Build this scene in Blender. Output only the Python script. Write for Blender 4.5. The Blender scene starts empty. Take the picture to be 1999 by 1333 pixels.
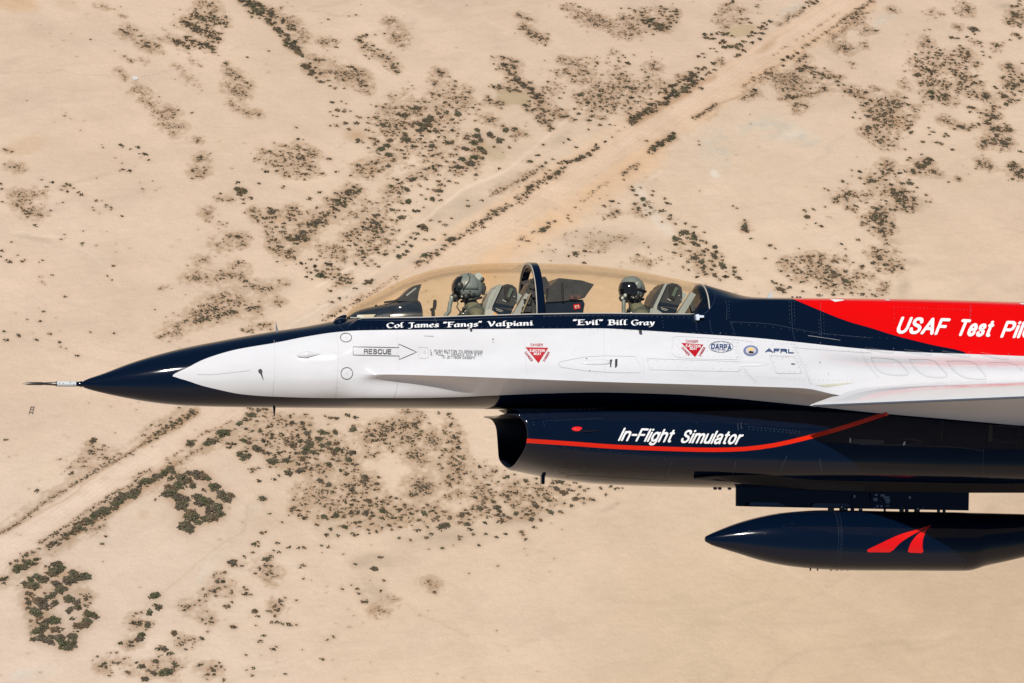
import bpy, bmesh, math, random
from mathutils import Vector, Matrix
from mathutils.bvhtree import BVHTree
from mathutils import noise as mnoise
R = math.radians
scene = bpy.context.scene
COL = scene.collection
random.seed(7)

# ---------------------------------------------------------------- camera, sky, sun
FPX, CX, CY = 5425.0, 999.5, 666.5          # focal length and centre of the photograph in its pixels
DIST = 27.1                                  # metres from camera to the jet
YAW, ELE, BANK = R(13), R(-3), R(-43)
ALT = 460.0
M = Matrix.Translation((0, 0, ALT)) @ Matrix.Rotation(BANK, 4, 'X')   # jet frame (x aft, y starboard, z up) to world
CU = Vector((-math.sin(YAW)*math.cos(ELE), -math.cos(YAW)*math.cos(ELE), math.sin(ELE)))
CPOS = CU*DIST
FW = -CU
RT = FW.cross(Vector((0, 0, 1))).normalized()
UP = RT.cross(FW).normalized()
ROLL = R(-0.25)
RT, UP = (RT*math.cos(ROLL)+UP*math.sin(ROLL)), (UP*math.cos(ROLL)-RT*math.sin(ROLL))
cm = Matrix(((RT.x, UP.x, -FW.x, CPOS.x), (RT.y, UP.y, -FW.y, CPOS.y), (RT.z, UP.z, -FW.z, CPOS.z), (0, 0, 0, 1)))
cd = bpy.data.cameras.new('camera'); cam = bpy.data.objects.new('camera', cd); COL.objects.link(cam)
cam.matrix_world = M @ cm
cd.sensor_width = 36.0; cd.lens = 36.0*FPX/1999.0
cd.clip_start = 0.5; cd.clip_end = 60000
cd.dof.use_dof = True; cd.dof.focus_distance = DIST-0.3; cd.dof.aperture_fstop = 22
scene.camera = cam
SUN_L = Vector((-0.27, -0.80, 0.54)).normalized()
SUN_W = (M.to_3x3() @ SUN_L).normalized()
w = bpy.data.worlds.new('World'); scene.world = w; w.use_nodes = True
nt = w.node_tree
sky = nt.nodes.new('ShaderNodeTexSky'); sky.sky_type = 'NISHITA'; sky.sun_disc = False
sky.sun_elevation = math.asin(SUN_W.z); sky.sun_rotation = math.atan2(SUN_W.x, SUN_W.y)
sky.altitude = 700; sky.dust_density = 0.6
nt.links.new(sky.outputs[0], nt.nodes['Background'].inputs[0]); nt.nodes['Background'].inputs[1].default_value = 0.055
sd = bpy.data.lights.new('sun', 'SUN'); sd.energy = 4.4; sd.angle = R(0.53); sd.color = (1, 0.955, 0.89)
so = bpy.data.objects.new('sun', sd); COL.objects.link(so); so.rotation_euler = SUN_W.to_track_quat('Z', 'Y').to_euler()
so.location = (0, 0, ALT+50)
vs = scene.view_settings; vs.view_transform = 'Standard'; vs.look = 'None'; vs.exposure = 0.38; vs.gamma = 1.0

# ---------------------------------------------------------------- helpers
def ray(px, py): return (FW + RT*((px-CX)/FPX) + UP*((CY-py)/FPX)).normalized()
def P(px, py, a=0.0):
    d = ray(px, py); t = (-a-CPOS.y)/d.y
    return CPOS + d*t
def pchip(xs, ys, x):
    n = len(xs)
    if n == 1: return ys[0]
    h = [xs[i+1]-xs[i] for i in range(n-1)]; dl = [(ys[i+1]-ys[i])/h[i] for i in range(n-1)]
    def m(i):
        if i == 0: return dl[0]
        if i == n-1: return dl[-1]
        if dl[i-1]*dl[i] <= 0: return 0.0
        w1 = 2*h[i]+h[i-1]; w2 = h[i]+2*h[i-1]
        return (w1+w2)/(w1/dl[i-1]+w2/dl[i])
    if x <= xs[0]: return ys[0]
    if x >= xs[-1]: return ys[-1]
    i = 0
    while x > xs[i+1]: i += 1
    t = (x-xs[i])/h[i]
    return ((2*t**3-3*t**2+1)*ys[i]+(t**3-2*t*t+t)*h[i]*m(i)+(-2*t**3+3*t*t)*ys[i+1]+(t**3-t*t)*h[i]*m(i+1))
def link(name, me, m=None, parent=None, smooth=None):
    o = bpy.data.objects.new(name, me); COL.objects.link(o)
    if m is not None:
        for mm in (m if isinstance(m, (list, tuple)) else [m]): me.materials.append(mm)
    if parent: o.parent = parent
    if smooth is not None:
        for p in me.polygons: p.use_smooth = True
        me.set_sharp_from_angle(angle=R(smooth))
    return o
def mesh(name, v, f):
    me = bpy.data.meshes.new(name); me.from_pydata([tuple(p) for p in v], [], f); me.update(); return me
def obj(name, v, f, m, parent=None, smooth=None, fix=True):
    me = mesh(name, v, f)
    if fix:
        bm = bmesh.new(); bm.from_mesh(me); bmesh.ops.recalc_face_normals(bm, faces=bm.faces); bm.to_mesh(me); bm.free()
    return link(name, me, m, parent, smooth)
def bobj(name, bm, m, parent=None, smooth=None, bevel=0):
    if bevel:
        es = [e for e in bm.edges if len(e.link_faces) == 2 and e.calc_face_angle(0) > 0.5]
        bmesh.ops.bevel(bm, geom=es, offset=bevel, segments=2, affect='EDGES', clamp_overlap=True)
    bmesh.ops.recalc_face_normals(bm, faces=bm.faces)
    me = bpy.data.meshes.new(name); bm.to_mesh(me); bm.free()
    return link(name, me, m, parent, smooth)
def thing(name, label, cat, mat, group=None):
    o = bpy.data.objects.new(name, None); COL.objects.link(o); o.empty_display_size = 0.3
    o.matrix_world = mat; o['label'] = label; o['category'] = cat
    if group: o['group'] = group
    return o
def prism(bm, pts, a0, a1, ref=None):
    """outline given in photo pixels, put at the lateral distance ref, extruded across the jet from y=-a0 to y=-a1"""
    r = a0 if ref is None else ref
    q = [P(x, y, r) for x, y in pts]
    A = [bm.verts.new((p.x, -a0, p.z)) for p in q]; B = [bm.verts.new((p.x, -a1, p.z)) for p in q]
    n = len(q)
    bm.faces.new(A); bm.faces.new(B[::-1])
    for i in range(n): bm.faces.new((A[i], B[i], B[(i+1) % n], A[(i+1) % n]))
def box(bm, c, s, rot=None):
    mt = Matrix.Translation(c) @ (rot.to_4x4() if rot else Matrix()) @ Matrix.Diagonal((*s, 1))
    bmesh.ops.create_cube(bm, size=1, matrix=mt)
def ell(bm, c, s, rot=None, u=20, v=14):
    mt = Matrix.Translation(c) @ (rot.to_4x4() if rot else Matrix()) @ Matrix.Diagonal((*s, 1))
    return bmesh.ops.create_uvsphere(bm, u_segments=u, v_segments=v, radius=1, matrix=mt)['verts']
def tube(bm, pts, rad, n=10, cap=True):
    pts = [Vector(p) for p in pts]; rings = []
    if not isinstance(rad, (list, tuple)): rad = [rad]*len(pts)
    ref = Vector((0.13, 0.97, 0.2))
    for i, p in enumerate(pts):
        t = (pts[min(i+1, len(pts)-1)]-pts[max(i-1, 0)]).normalized()
        a = t.cross(ref).normalized(); b = t.cross(a)
        rings.append([bm.verts.new(p+(a*math.cos(k*2*math.pi/n)+b*math.sin(k*2*math.pi/n))*rad[i]) for k in range(n)])
    for i in range(len(rings)-1):
        for k in range(n): bm.faces.new((rings[i][k], rings[i][(k+1) % n], rings[i+1][(k+1) % n], rings[i+1][k]))
    if cap: bm.faces.new(rings[0][::-1]); bm.faces.new(rings[-1])
def N(nt, t, **k):
    n = nt.nodes.new(t)
    for a, b in k.items(): setattr(n, a, b)
    return n
def mat(name, col, rough=0.5, metal=0.0, coat=0.0, var=0.12, scale=6.0, bump=0.0, bscale=200, spec=0.5):
    m = bpy.data.materials.new(name); m.use_nodes = True; t = m.node_tree; b = t.nodes['Principled BSDF']
    tc = N(t, 'ShaderNodeTexCoord'); nz = N(t, 'ShaderNodeTexNoise'); nz.inputs['Scale'].default_value = scale; nz.inputs['Detail'].default_value = 6
    t.links.new(tc.outputs['Object'], nz.inputs['Vector'])
    mx = N(t, 'ShaderNodeMix', data_type='RGBA'); c = Vector(col[:3])
    mx.inputs[6].default_value = (*(c*(1-var)), 1); mx.inputs[7].default_value = (*(c*(1+var)), 1)
    t.links.new(nz.outputs[0], mx.inputs[0]); t.links.new(mx.outputs[2], b.inputs['Base Color'])
    mr = N(t, 'ShaderNodeMapRange'); mr.inputs[3].default_value = rough*0.75; mr.inputs[4].default_value = min(1, rough*1.3)
    t.links.new(nz.outputs[0], mr.inputs[0]); t.links.new(mr.outputs[0], b.inputs['Roughness'])
    b.inputs['Metallic'].default_value = metal; b.inputs['Coat Weight'].default_value = coat; b.inputs['Coat Roughness'].default_value = 0.04
    b.inputs['Specular IOR Level'].default_value = spec
    if bump:
        n2 = N(t, 'ShaderNodeTexNoise'); n2.inputs['Scale'].default_value = bscale; bp = N(t, 'ShaderNodeBump'); bp.inputs['Strength'].default_value = bump; bp.inputs['Distance'].default_value = 0.01
        t.links.new(tc.outputs['Object'], n2.inputs['Vector']); t.links.new(n2.outputs[0], bp.inputs['Height']); t.links.new(bp.outputs[0], b.inputs['Normal'])
    return m

NAVY = (0.0010, 0.0042, 0.0135); WHITE = (0.505, 0.505, 0.515); RED = (0.52, 0.0012, 0.0004)
def paint(name, base, overlays, wave=0.06):
    """glossy jet paint. overlays: list of (colour, [conditions]); a condition is (attribute, 'gt'|'lt'|'band', value)"""
    m = bpy.data.materials.new(name); m.use_nodes = True; t = m.node_tree; b = t.nodes['Principled BSDF']
    def rgb(c):
        n = N(t, 'ShaderNodeRGB'); n.outputs[0].default_value = (*c, 1); return n.outputs[0]
    cur = rgb(base)
    for col, conds in overlays:
        f = None
        for at, op, val in conds:
            a = N(t, 'ShaderNodeAttribute', attribute_name=at); s = a.outputs['Fac']
            if op == 'band':
                q = N(t, 'ShaderNodeMath', operation='ABSOLUTE'); t.links.new(s, q.inputs[0]); s = q.outputs[0]
            q = N(t, 'ShaderNodeMath', operation='GREATER_THAN' if op == 'gt' else 'LESS_THAN'); q.inputs[1].default_value = val
            t.links.new(s, q.inputs[0]); s = q.outputs[0]
            if f is None: f = s
            else:
                q = N(t, 'ShaderNodeMath', operation='MULTIPLY'); t.links.new(f, q.inputs[0]); t.links.new(s, q.inputs[1]); f = q.outputs[0]
        mx = N(t, 'ShaderNodeMix', data_type='RGBA'); t.links.new(f, mx.inputs[0]); t.links.new(cur, mx.inputs[6]); t.links.new(rgb(col), mx.inputs[7]); cur = mx.outputs[2]
    tc = N(t, 'ShaderNodeTexCoord')
    mp = N(t, 'ShaderNodeMapping'); mp.inputs['Scale'].default_value = (0.6, 1, 1.6); t.links.new(tc.outputs['Object'], mp.inputs[0])
    nz = N(t, 'ShaderNodeTexNoise'); nz.inputs['Scale'].default_value = 3.5; nz.inputs['Detail'].default_value = 8; nz.inputs['Roughness'].default_value = 0.65
    t.links.new(mp.outputs[0], nz.inputs[0])
    mr = N(t, 'ShaderNodeMapRange'); mr.inputs[1].default_value = 0.3; mr.inputs[2].default_value = 0.75; mr.inputs[3].default_value = 1.0; mr.inputs[4].default_value = 0.91
    t.links.new(nz.outputs[0], mr.inputs[0])
    hs = N(t, 'ShaderNodeHueSaturation'); t.links.new(mr.outputs[0], hs.inputs['Value']); t.links.new(cur, hs.inputs['Color'])
    t.links.new(hs.outputs[0], b.inputs['Base Color'])
    r2 = N(t, 'ShaderNodeMapRange'); r2.inputs[3].default_value = 0.05; r2.inputs[4].default_value = 0.11; t.links.new(nz.outputs[0], r2.inputs[0]); t.links.new(r2.outputs[0], b.inputs['Roughness'])
    n2 = N(t, 'ShaderNodeTexNoise'); n2.inputs['Scale'].default_value = 2.2; n2.inputs['Detail'].default_value = 3; t.links.new(tc.outputs['Object'], n2.inputs[0])
    bp = N(t, 'ShaderNodeBump'); bp.inputs['Strength'].default_value = wave; bp.inputs['Distance'].default_value = 0.05
    t.links.new(n2.outputs[0], bp.inputs['Height']); t.links.new(bp.outputs[0], b.inputs['Normal'])
    b.inputs['Specular IOR Level'].default_value = 0.27
    return m
m_body = paint('jet_paint', NAVY, [(WHITE, [('d_up', 'lt', 0), ('d_lo', 'gt', 0)]), (RED, [('d_red', 'gt', 0), ('d_up', 'gt', 0)])])
m_intake = paint('intake_paint', NAVY, [((0.50, 0.014, 0.002), [('d_st', 'band', 0.0205)])])
m_navy = paint('navy_paint', NAVY, [])
m_whitep = paint('white_paint', WHITE, [])
m_black = mat('black_paint', (0.012, 0.012, 0.014), 0.5)
m_dark = mat('charcoal', (0.022, 0.024, 0.03), 0.45, var=0.3, scale=15)
m_duct = mat('duct_paint', (0.003, 0.005, 0.012), 0.4, spec=.3)
m_grey = mat('seat_grey', (0.27, 0.31, 0.33), 0.45, var=0.12)
m_lgrey = mat('light_grey', (0.38, 0.40, 0.40), 0.5)
m_metal = mat('bare_metal', (0.5, 0.5, 0.5), 0.3, metal=1.0)
m_seam = mat('seam_line', (0.34, 0.34, 0.35), 0.6)
m_seamd = mat('seam_line_navy', (0.022, 0.034, 0.06), 0.4)
m_wtext = mat('white_lettering', (0.60, 0.60, 0.60), 0.35, var=0.03)
m_btext = mat('black_lettering', (0.02, 0.02, 0.025), 0.4, var=0.03)
m_ntext = mat('navy_lettering', (0.012, 0.04, 0.12), 0.3, var=0.03)
m_rtext = mat('red_lettering', (0.33, 0.003, 0.008), 0.3, var=0.03)
m_redm = mat('red_marking', (0.50, 0.002, 0.001), 0.25, var=0.03)
m_gasket = mat('gasket_rubber', (0.36, 0.34, 0.30), 0.6)

# ---------------------------------------------------------------- jet root
jet = thing('jet_aircraft', 'navy, white and red two-seat jet aircraft flying over the desert', 'aircraft', M.copy())

# ---- fuselage loft: each longeron is a line of (px, py, lateral a) points on the near side
def table(rows):
    out = []
    for px, py, a in rows:
        p = P(px, py, a); out.append((p.x, a, p.z))
    out.sort(); return out
def ev(tb, X):
    xs = [r[0] for r in tb]
    return pchip(xs, [r[1] for r in tb], X), pchip(xs, [r[2] for r in tb], X)
TOP = [(157, 748), (163, 743.5), (175, 738), (196, 731), (252, 709.5), (308, 692), (364, 678), (420, 667), (476, 656.5), (532, 647), (592, 638), (650, 627)]
BOT = [(157, 751), (163, 756), (175, 760.5), (196, 766), (252, 778), (308, 787), (364, 792), (420, 794), (476, 795), (560, 796), (664, 797)]
top_t = table([(x, y, 0) for x, y in TOP]); bot_t = table([(x, y, 0) for x, y in BOT])
mid_t = table([(157, 749.5, 0), (252, 744, 0), (335, 738, 0), (532, 731, 0), (650, 731, 0)])
ANG = [90, 74, 58, 40, 22, 9, 0, -14, -38, -66, -90]     # L0 L1 L1b L2 L3 L4 L5 L6 L7 L8 L9
LON = [[] for _ in ANG]
for px in (157, 159, 163, 169, 178, 190, 205, 225, 252, 280, 308, 336, 364, 392, 420, 448, 476, 504, 532, 560, 592, 620, 645):
    X = P(px, 700, 0).x
    zt = ev(top_t, X)[1]; zb = ev(bot_t, X)[1]; zm = ev(mid_t, X)[1]
    w = 0.49*(zt-zb)*(1.0 if px < 560 else 1.0+0.12*(px-560)/85)
    for i, an in enumerate(ANG):
        c, s = math.cos(R(an)), math.sin(R(an))
        LON[i].append((X, w*c, zm + s*((zt-zm) if s > 0 else (zm-zb))))
aft = {
 0: [(672, 623, 0), (700, 621, 0), (742, 621, 0), (752, 700, 0), (1000, 700, 0), (1342, 700, 0), (1356, 562, 0), (1365, 554, 0), (1394, 561, 0), (1423, 569.5, 0), (1456, 579, 0), (1500, 582, 0), (1700, 583.5, 0), (1999, 591, 0), (2300, 610, 0), (2950, 660, 0)],
 1: [(700, 621, .16), (755, 621, .18), (767, 700, .2), (1010, 700, .24), (1350, 700, .22), (1368, 568, .17), (1400, 574, .19), (1430, 578, .20), (1470, 581, .22), (1520, 582, .25), (1700, 584, .26), (2010, 592, .27), (2300, 612, .3), (2950, 675, .3)],
 2: [(705, 621, .24), (760, 620, .30), (800, 620, .355), (900, 617, .39), (1050, 613, .40), (1200, 612, .385), (1350, 613, .355), (1372, 586, .28), (1405, 588, .29), (1435, 588, .30), (1480, 586, .32), (1530, 587, .34), (1700, 590, .35), (2020, 600, .36), (2300, 625, .45), (2960, 705, .5)],
 3: [(705, 622, .30), (760, 621, .35), (800, 621, .39), (900, 618, .425), (1050, 614, .435), (1200, 612.5, .42), (1350, 613.5, .385), (1385, 606, .37), (1420, 602, .37), (1460, 604, .375), (1530, 606, .385), (1700, 610, .395), (2020, 622, .41), (2300, 650, .55), (2960, 735, .6)],
 4: [(715, 665, .44), (800, 660, .47), (900, 660, .495), (1050, 660, .51), (1200, 660, .51), (1350, 660, .50), (1420, 660, .49), (1530, 664, .475), (1700, 682, .49), (2020, 692, .52), (2300, 700, .62), (2970, 765, .62)],
 5: [(715, 708, .475), (800, 708, .51), (900, 707, .545), (1050, 708, .60), (1200, 710, .66), (1350, 714, .72), (1530, 719, .80), (1700, 723, .93), (2020, 727, 1.0), (2300, 735, .85), (2970, 785, .62)],
 6: [(699, 730.6, .475), (715, 730.8, .497), (735, 731, .53), (765, 731, .56), (820, 732.3, .605), (880, 734, .66), (1000, 738.5, .77), (1168, 745, .90), (1320, 749.5, .99), (1480, 754.5, 1.09), (1571, 758, 1.15), (1650, 772, 1.16), (2020, 775, 1.1), (2300, 775, .9), (2970, 800, .62)],
 7: [(705, 745, .462), (730, 743, .462), (760, 743, .468), (820, 746, .49), (880, 753, .50), (960, 770, .50), (1064, 768, .51), (1168, 766, .53), (1298, 769, .56), (1480, 779, .60), (1700, 805, .62), (2000, 831, .65), (2300, 840, .6), (2970, 830, .6)],
 8: [(705, 774, .40), (800, 774, .41), (880, 775, .41), (976, 780, .42), (1064, 782, .40), (1300, 790, .42), (1480, 805, .46), (1700, 840, .52), (2000, 870, .55), (2300, 880, .5), (2960, 870, .5)],
 9: [(695, 791, .22), (800, 791, .22), (900, 792, .23), (976, 793, .23), (1100, 797, .22), (1480, 830, .25), (1700, 870, .28), (2000, 910, .3), (2300, 915, .3), (2960, 900, .3)],
 10: [(690, 797, 0), (784, 797.5, 0), (904, 798, 0), (976, 799, 0), (1100, 800, 0), (1480, 850, 0), (1700, 890, 0), (2000, 930, 0), (2300, 930, 0), (2950, 912, 0)],
}
for i in range(11):
    LON[i] += table(aft[i]); LON[i].sort()
xs_st = []
x = P(157, 700, 0).x
def xp(px): return P(px, 700, 0).x
pxs = [157, 157.6, 158.6, 160, 163, 167, 172, 178]
v = 186
while v < 2960:
    pxs.append(v); v += 10 if v < 1990 else 30
pxs += [672, 1352, 1357, 1361, 745, 748, 751]
pxs = sorted(set(pxs))
SUB = 5
def catmull(chain, pa, pb):
    pts = [pa]+chain+[pb]; out = []
    for i in range(1, len(pts)-2):
        p0, p1, p2, p3 = pts[i-1], pts[i], pts[i+1], pts[i+2]
        d0 = max((p1-p0).length, 1e-5)**.5; d1 = max((p2-p1).length, 1e-5)**.5; d2 = max((p3-p2).length, 1e-5)**.5
        m1 = (p1-p0)/d0-(p2-p0)/(d0+d1)+(p2-p1)/d1; m2 = (p2-p1)/d1-(p3-p1)/(d1+d2)+(p3-p2)/d2
        m1 *= d1; m2 *= d1
        for k in range(SUB):
            t = k/SUB
            out.append((2*t**3-3*t*t+1)*p1+(t**3-2*t*t+t)*m1+(-2*t**3+3*t*t)*p2+(t**3-t*t)*m2)
    out.append(chain[-1]); return out
def section(X):
    A = [Vector(ev(l, X)) for l in LON]
    sh5 = min(1, max(0, (X-xp(672))/0.35)); op = 1.0 if xp(660) < X < xp(1352) else 0.0
    def refl(a, b): return a*2-b
    p0m = Vector((-A[1].x, A[1].y)); pbm = Vector((-A[9].x, A[9].y))
    nx3 = A[4].lerp(refl(A[3], A[2]), op); pv3 = A[2].lerp(refl(A[3], A[4]), op)
    if op:
        c1 = []
        for i in range(3):
            for k in range(SUB): c1.append(A[i].lerp(A[i+1], k/SUB))
        c1.append(A[3])
    else: c1 = catmull(A[0:4], p0m, nx3)
    c2 = catmull(A[3:7], pv3, A[7].lerp(refl(A[6], A[5]), sh5))
    c3 = catmull(A[6:11], A[5].lerp(refl(A[6], A[7]), sh5), pbm)
    return c1 + c2[1:] + c3[1:]
rings = []
for px in pxs:
    X = xp(px); s = section(X)
    near = [Vector((X, -p.x, p.y)) for p in s]; far = [Vector((X, p.x, p.y)) for p in s[1:-1]][::-1]
    rings.append(near+far)
V = [p for r in rings for p in r]; n = len(rings[0]); F = []
for i in range(len(rings)-1):
    for k in range(n):
        a, b = i*n+k, i*n+(k+1) % n
        F.append((a, a+n, b+n, b))
F.append(tuple(range(n))[::-1]); F.append(tuple((len(rings)-1)*n+k for k in range(n)))
fus = obj('fuselage', V, F, m_body, jet, smooth=38)
SEG = len(rings[0]); KC = 3*SUB+3*SUB
def sharpline(o, ks, x0, n):
    idx = set()
    for k in ks:
        for i in range(len(o.data.vertices)//n):
            if o.data.vertices[i*n+k].co.x > x0: idx.add(i*n+k)
    for e in o.data.edges:
        a, b = e.vertices
        if a in idx and b in idx: e.use_edge_sharp = True
sharpline(fus, (KC, SEG-KC), xp(676), SEG)
bvh_f = BVHTree.FromPolygons([v.co.copy() for v in fus.data.vertices], [tuple(p.vertices) for p in fus.data.polygons])

# ---- intake loft
ILON = [
 [(963, 812, 0), (1100, 800, 0), (1500, 790, 0), (2050, 800, 0), (2900, 830, 0)],
 [(988, 807, .52), (1100, 803, .52), (1300, 800, .52), (1500, 795, .52), (2050, 805, .5), (2900, 835, .3)],
 [(1012, 811, .61), (1100, 811, .61), (1300, 811, .62), (1480, 815, .63), (1700, 822, .66), (2050, 840, .68), (2900, 840, .5)],
 [(1026, 826, .66), (1110, 829, .66), (1300, 834, .67), (1480, 842, .68), (1700, 850, .72), (2050, 864, .75), (2900, 850, .6)],
 [(1030, 850, .67), (1110, 857, .68), (1300, 864, .69), (1480, 870, .70), (1700, 880, .74), (2050, 890, .76), (2900, 870, .62)],
 [(1026, 874, .61), (1110, 888, .63), (1300, 898, .65), (1480, 903, .67), (1700, 913, .69), (2050, 922, .7), (2900, 900, .55)],
 [(1014, 896, .45), (1100, 915, .47), (1300, 926, .5), (1480, 931, .52), (1700, 937, .52), (2050, 943, .52), (2900, 920, .4)],
 [(1004, 911, .23), (1090, 930, .25), (1200, 942, .27), (1300, 945, .28), (1480, 949, .28), (1700, 953, .28), (2050, 956, .28), (2900, 930, .2)],
 [(994, 917.5, 0), (1088, 936, 0), (1172, 945.5, 0), (1284, 950, 0), (1438, 953, 0), (1700, 956, 0), (2050, 959, 0), (2900, 932, 0)]]
IT = [table(r) for r in ILON]
def iring(t, inset=0.0, zsh=0.0):
    A = []
    for tb in IT:
        X = tb[0][0] + t*(tb[-1][0]-tb[0][0])
        a, z = ev(tb, X); A.append(Vector((X, a, z)))
    cz = (A[0].z+A[-1].z)/2
    SUBO = SUB
    s = catmull3(A)
    out = []
    for p in s:
        if inset:
            f = Vector((0, p.y, p.z-cz)); L = f.length; f = f*max(0.0, (L-inset)/L) if L > 1e-6 else f
            p = Vector((p.x, f.y, f.z+cz))
        out.append(p)
    near = [Vector((p.x, -p.y, p.z)) for p in out]; far = [Vector((p.x, p.y, p.z)) for p in out[1:-1]][::-1]
    return near+far
def catmull3(A):
    pts = [Vector((A[1].x, -A[1].y, A[1].z))]+A+[Vector((A[-2].x, -A[-2].y, A[-2].z))]; out = []
    for i in range(1, len(pts)-2):
        p0, p1, p2, p3 = pts[i-1:i+3]
        for k in range(6):
            t = k/6
            out.append(0.5*((2*p1)+(p2-p0)*t+(2*p0-5*p1+4*p2-p3)*t*t+(3*p1-p0-3*p2+p3)*t**3))
    out.append(A[-1]); return out
ts = [0, .004, .01, .02, .03]+[0.045+0.015*i for i in range(64)]
ts = [t for t in ts if t <= 1.0]
irs = [iring(0.0, 0.022)] + [iring(0.0005, 0.008)] + [iring(max(t, 0.002)) for t in ts]
V = [p for r in irs for p in r]; n = len(irs[0]); F = []
for i in range(len(irs)-1):
    for k in range(n):
        a, b = i*n+k, i*n+(k+1) % n; F.append((a, a+n, b+n, b))
intake = obj('air_intake', V, F, m_intake, jet, smooth=50)
bvh_i = BVHTree.FromPolygons([v.co.copy() for v in intake.data.vertices], [tuple(p.vertices) for p in intake.data.polygons])
dr = [iring(0.0, 0.022)]+[iring(t, 0.03+0.5*t) for t in (0.01, .03, .06, .1, .15, .2, .28)]
V = [p for r in dr for p in r]; F = []
for i in range(len(dr)-1):
    for k in range(n):
        a, b = i*n+k, i*n+(k+1) % n; F.append((a, b, b+n, a+n))
F.append(tuple((len(dr)-1)*n+k for k in range(n)))
duct = obj('intake_duct', V, F, m_duct, intake, smooth=60, fix=False)
# diverter wedge between the forebody and the intake roof
bm = bmesh.new(); prism(bm, [(985, 799), (1240, 800), (1240, 812), (1010, 812)], 0.3, -0.3, ref=0)
bobj('diverter', bm, m_navy, intake, 40, bevel=0.01)

def cast(bvh, px, py):
    h = bvh.ray_cast(CPOS, ray(px, py))
    return h[0], h[1]
def cast2(px, py, b):
    h, nn = cast(b, px, py)
    if h is None:
        h = P(px, py, 0.4); nn = Vector((0, -1, 0))
    if nn.dot(ray(px, py)) > 0: nn = -nn
    return h, nn

# ---- paint borders read off the surface
def border(rows, bvh):
    out = []
    for px, py in rows:
        h, _ = cast(bvh, px, py)
        if h is not None: out.append((h.x, h.z))
    out.sort(); return [o[0] for o in out], [o[1] for o in out]
UPB = [(336.5, 732), (345, 727), (364, 718.5), (392, 704), (420, 693.5), (462, 682), (495, 676), (532, 670), (560, 664.5), (592, 658), (664, 647.5), (702, 645), (800, 643.5), (1000, 642), (1100, 641.5), (1176, 641), (1220, 643), (1350, 651), (1480, 660), (1550, 667), (1620, 674.5), (1700, 682), (1790, 687.5), (1894, 691), (1995, 695)]
LOB = [(336.5, 733.5), (345, 737), (364, 742.5), (392, 752), (420, 759), (476, 770), (532, 774), (660, 777), (784, 777), (880, 775.5), (960, 772)]
LOB2 = [(1064, 768), (1168, 766), (1298, 769), (1400, 775), (1550, 789), (1700, 805), (1850, 818), (1995, 831)]
RDB = [(1550, 585), (1601, 606), (1655, 627), (1700, 640), (1748, 655), (1820, 673), (1880, 686), (1890, 690)]
bu = border(UPB, bvh_f); bl = border(LOB+LOB2, bvh_f); br = border(RDB, bvh_f)
def attr(me, name, fn):
    at = me.attributes.new(name, 'FLOAT', 'POINT')
    at.data.foreach_set('value', [fn(v.co) for v in me.vertices])
xtip = bu[0][0]
attr(fus.data, 'd_up', lambda c: (c.z-pchip(bu[0], bu[1], c.x)) if c.x >= xtip else 1.0*(xtip-c.x)+abs(c.z-bu[1][0]))
attr(fus.data, 'd_lo', lambda c: c.z-pchip(bl[0], bl[1], c.x))
def redf(c):
    if c.x > br[0][-1]: return c.z-br[1][-1]+0.1
    if c.x < br[0][0]: return -(br[0][0]-c.x)+min(0, c.z-br[1][0])
    return c.z-pchip(br[0], br[1], c.x)
attr(fus.data, 'd_red', redf)
STR = [(1032, 860.5), (1116, 866), (1200, 872), (1284, 875.5), (1396, 878), (1440, 877), (1480, 873.5), (1505, 870), (1571, 855.5), (1617, 843), (1670, 827), (1729, 808), (1760, 799)]
bs_all = []
for px, py in STR:
    h, _ = cast(bvh_i, px, py); h2, _ = cast(bvh_f, px, py)
    bs_all.append((px, h, h2))
hs_ = [h for _, h, _ in bs_all if h is not None]
bs = ([h.x for h in hs_], [h.z for h in hs_])
def slope(X): return (pchip(*bs, X+.05)-pchip(*bs, X-.05))/.1
xe = bs[0][-1]; se = slope(xe-.06)
attr(intake.data, 'd_st', lambda c: ((c.z-(pchip(*bs, c.x) if c.x < xe else bs[1][-1]+(c.x-xe)*se))/math.sqrt(1+slope(min(c.x, xe-.06))**2)))

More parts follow.
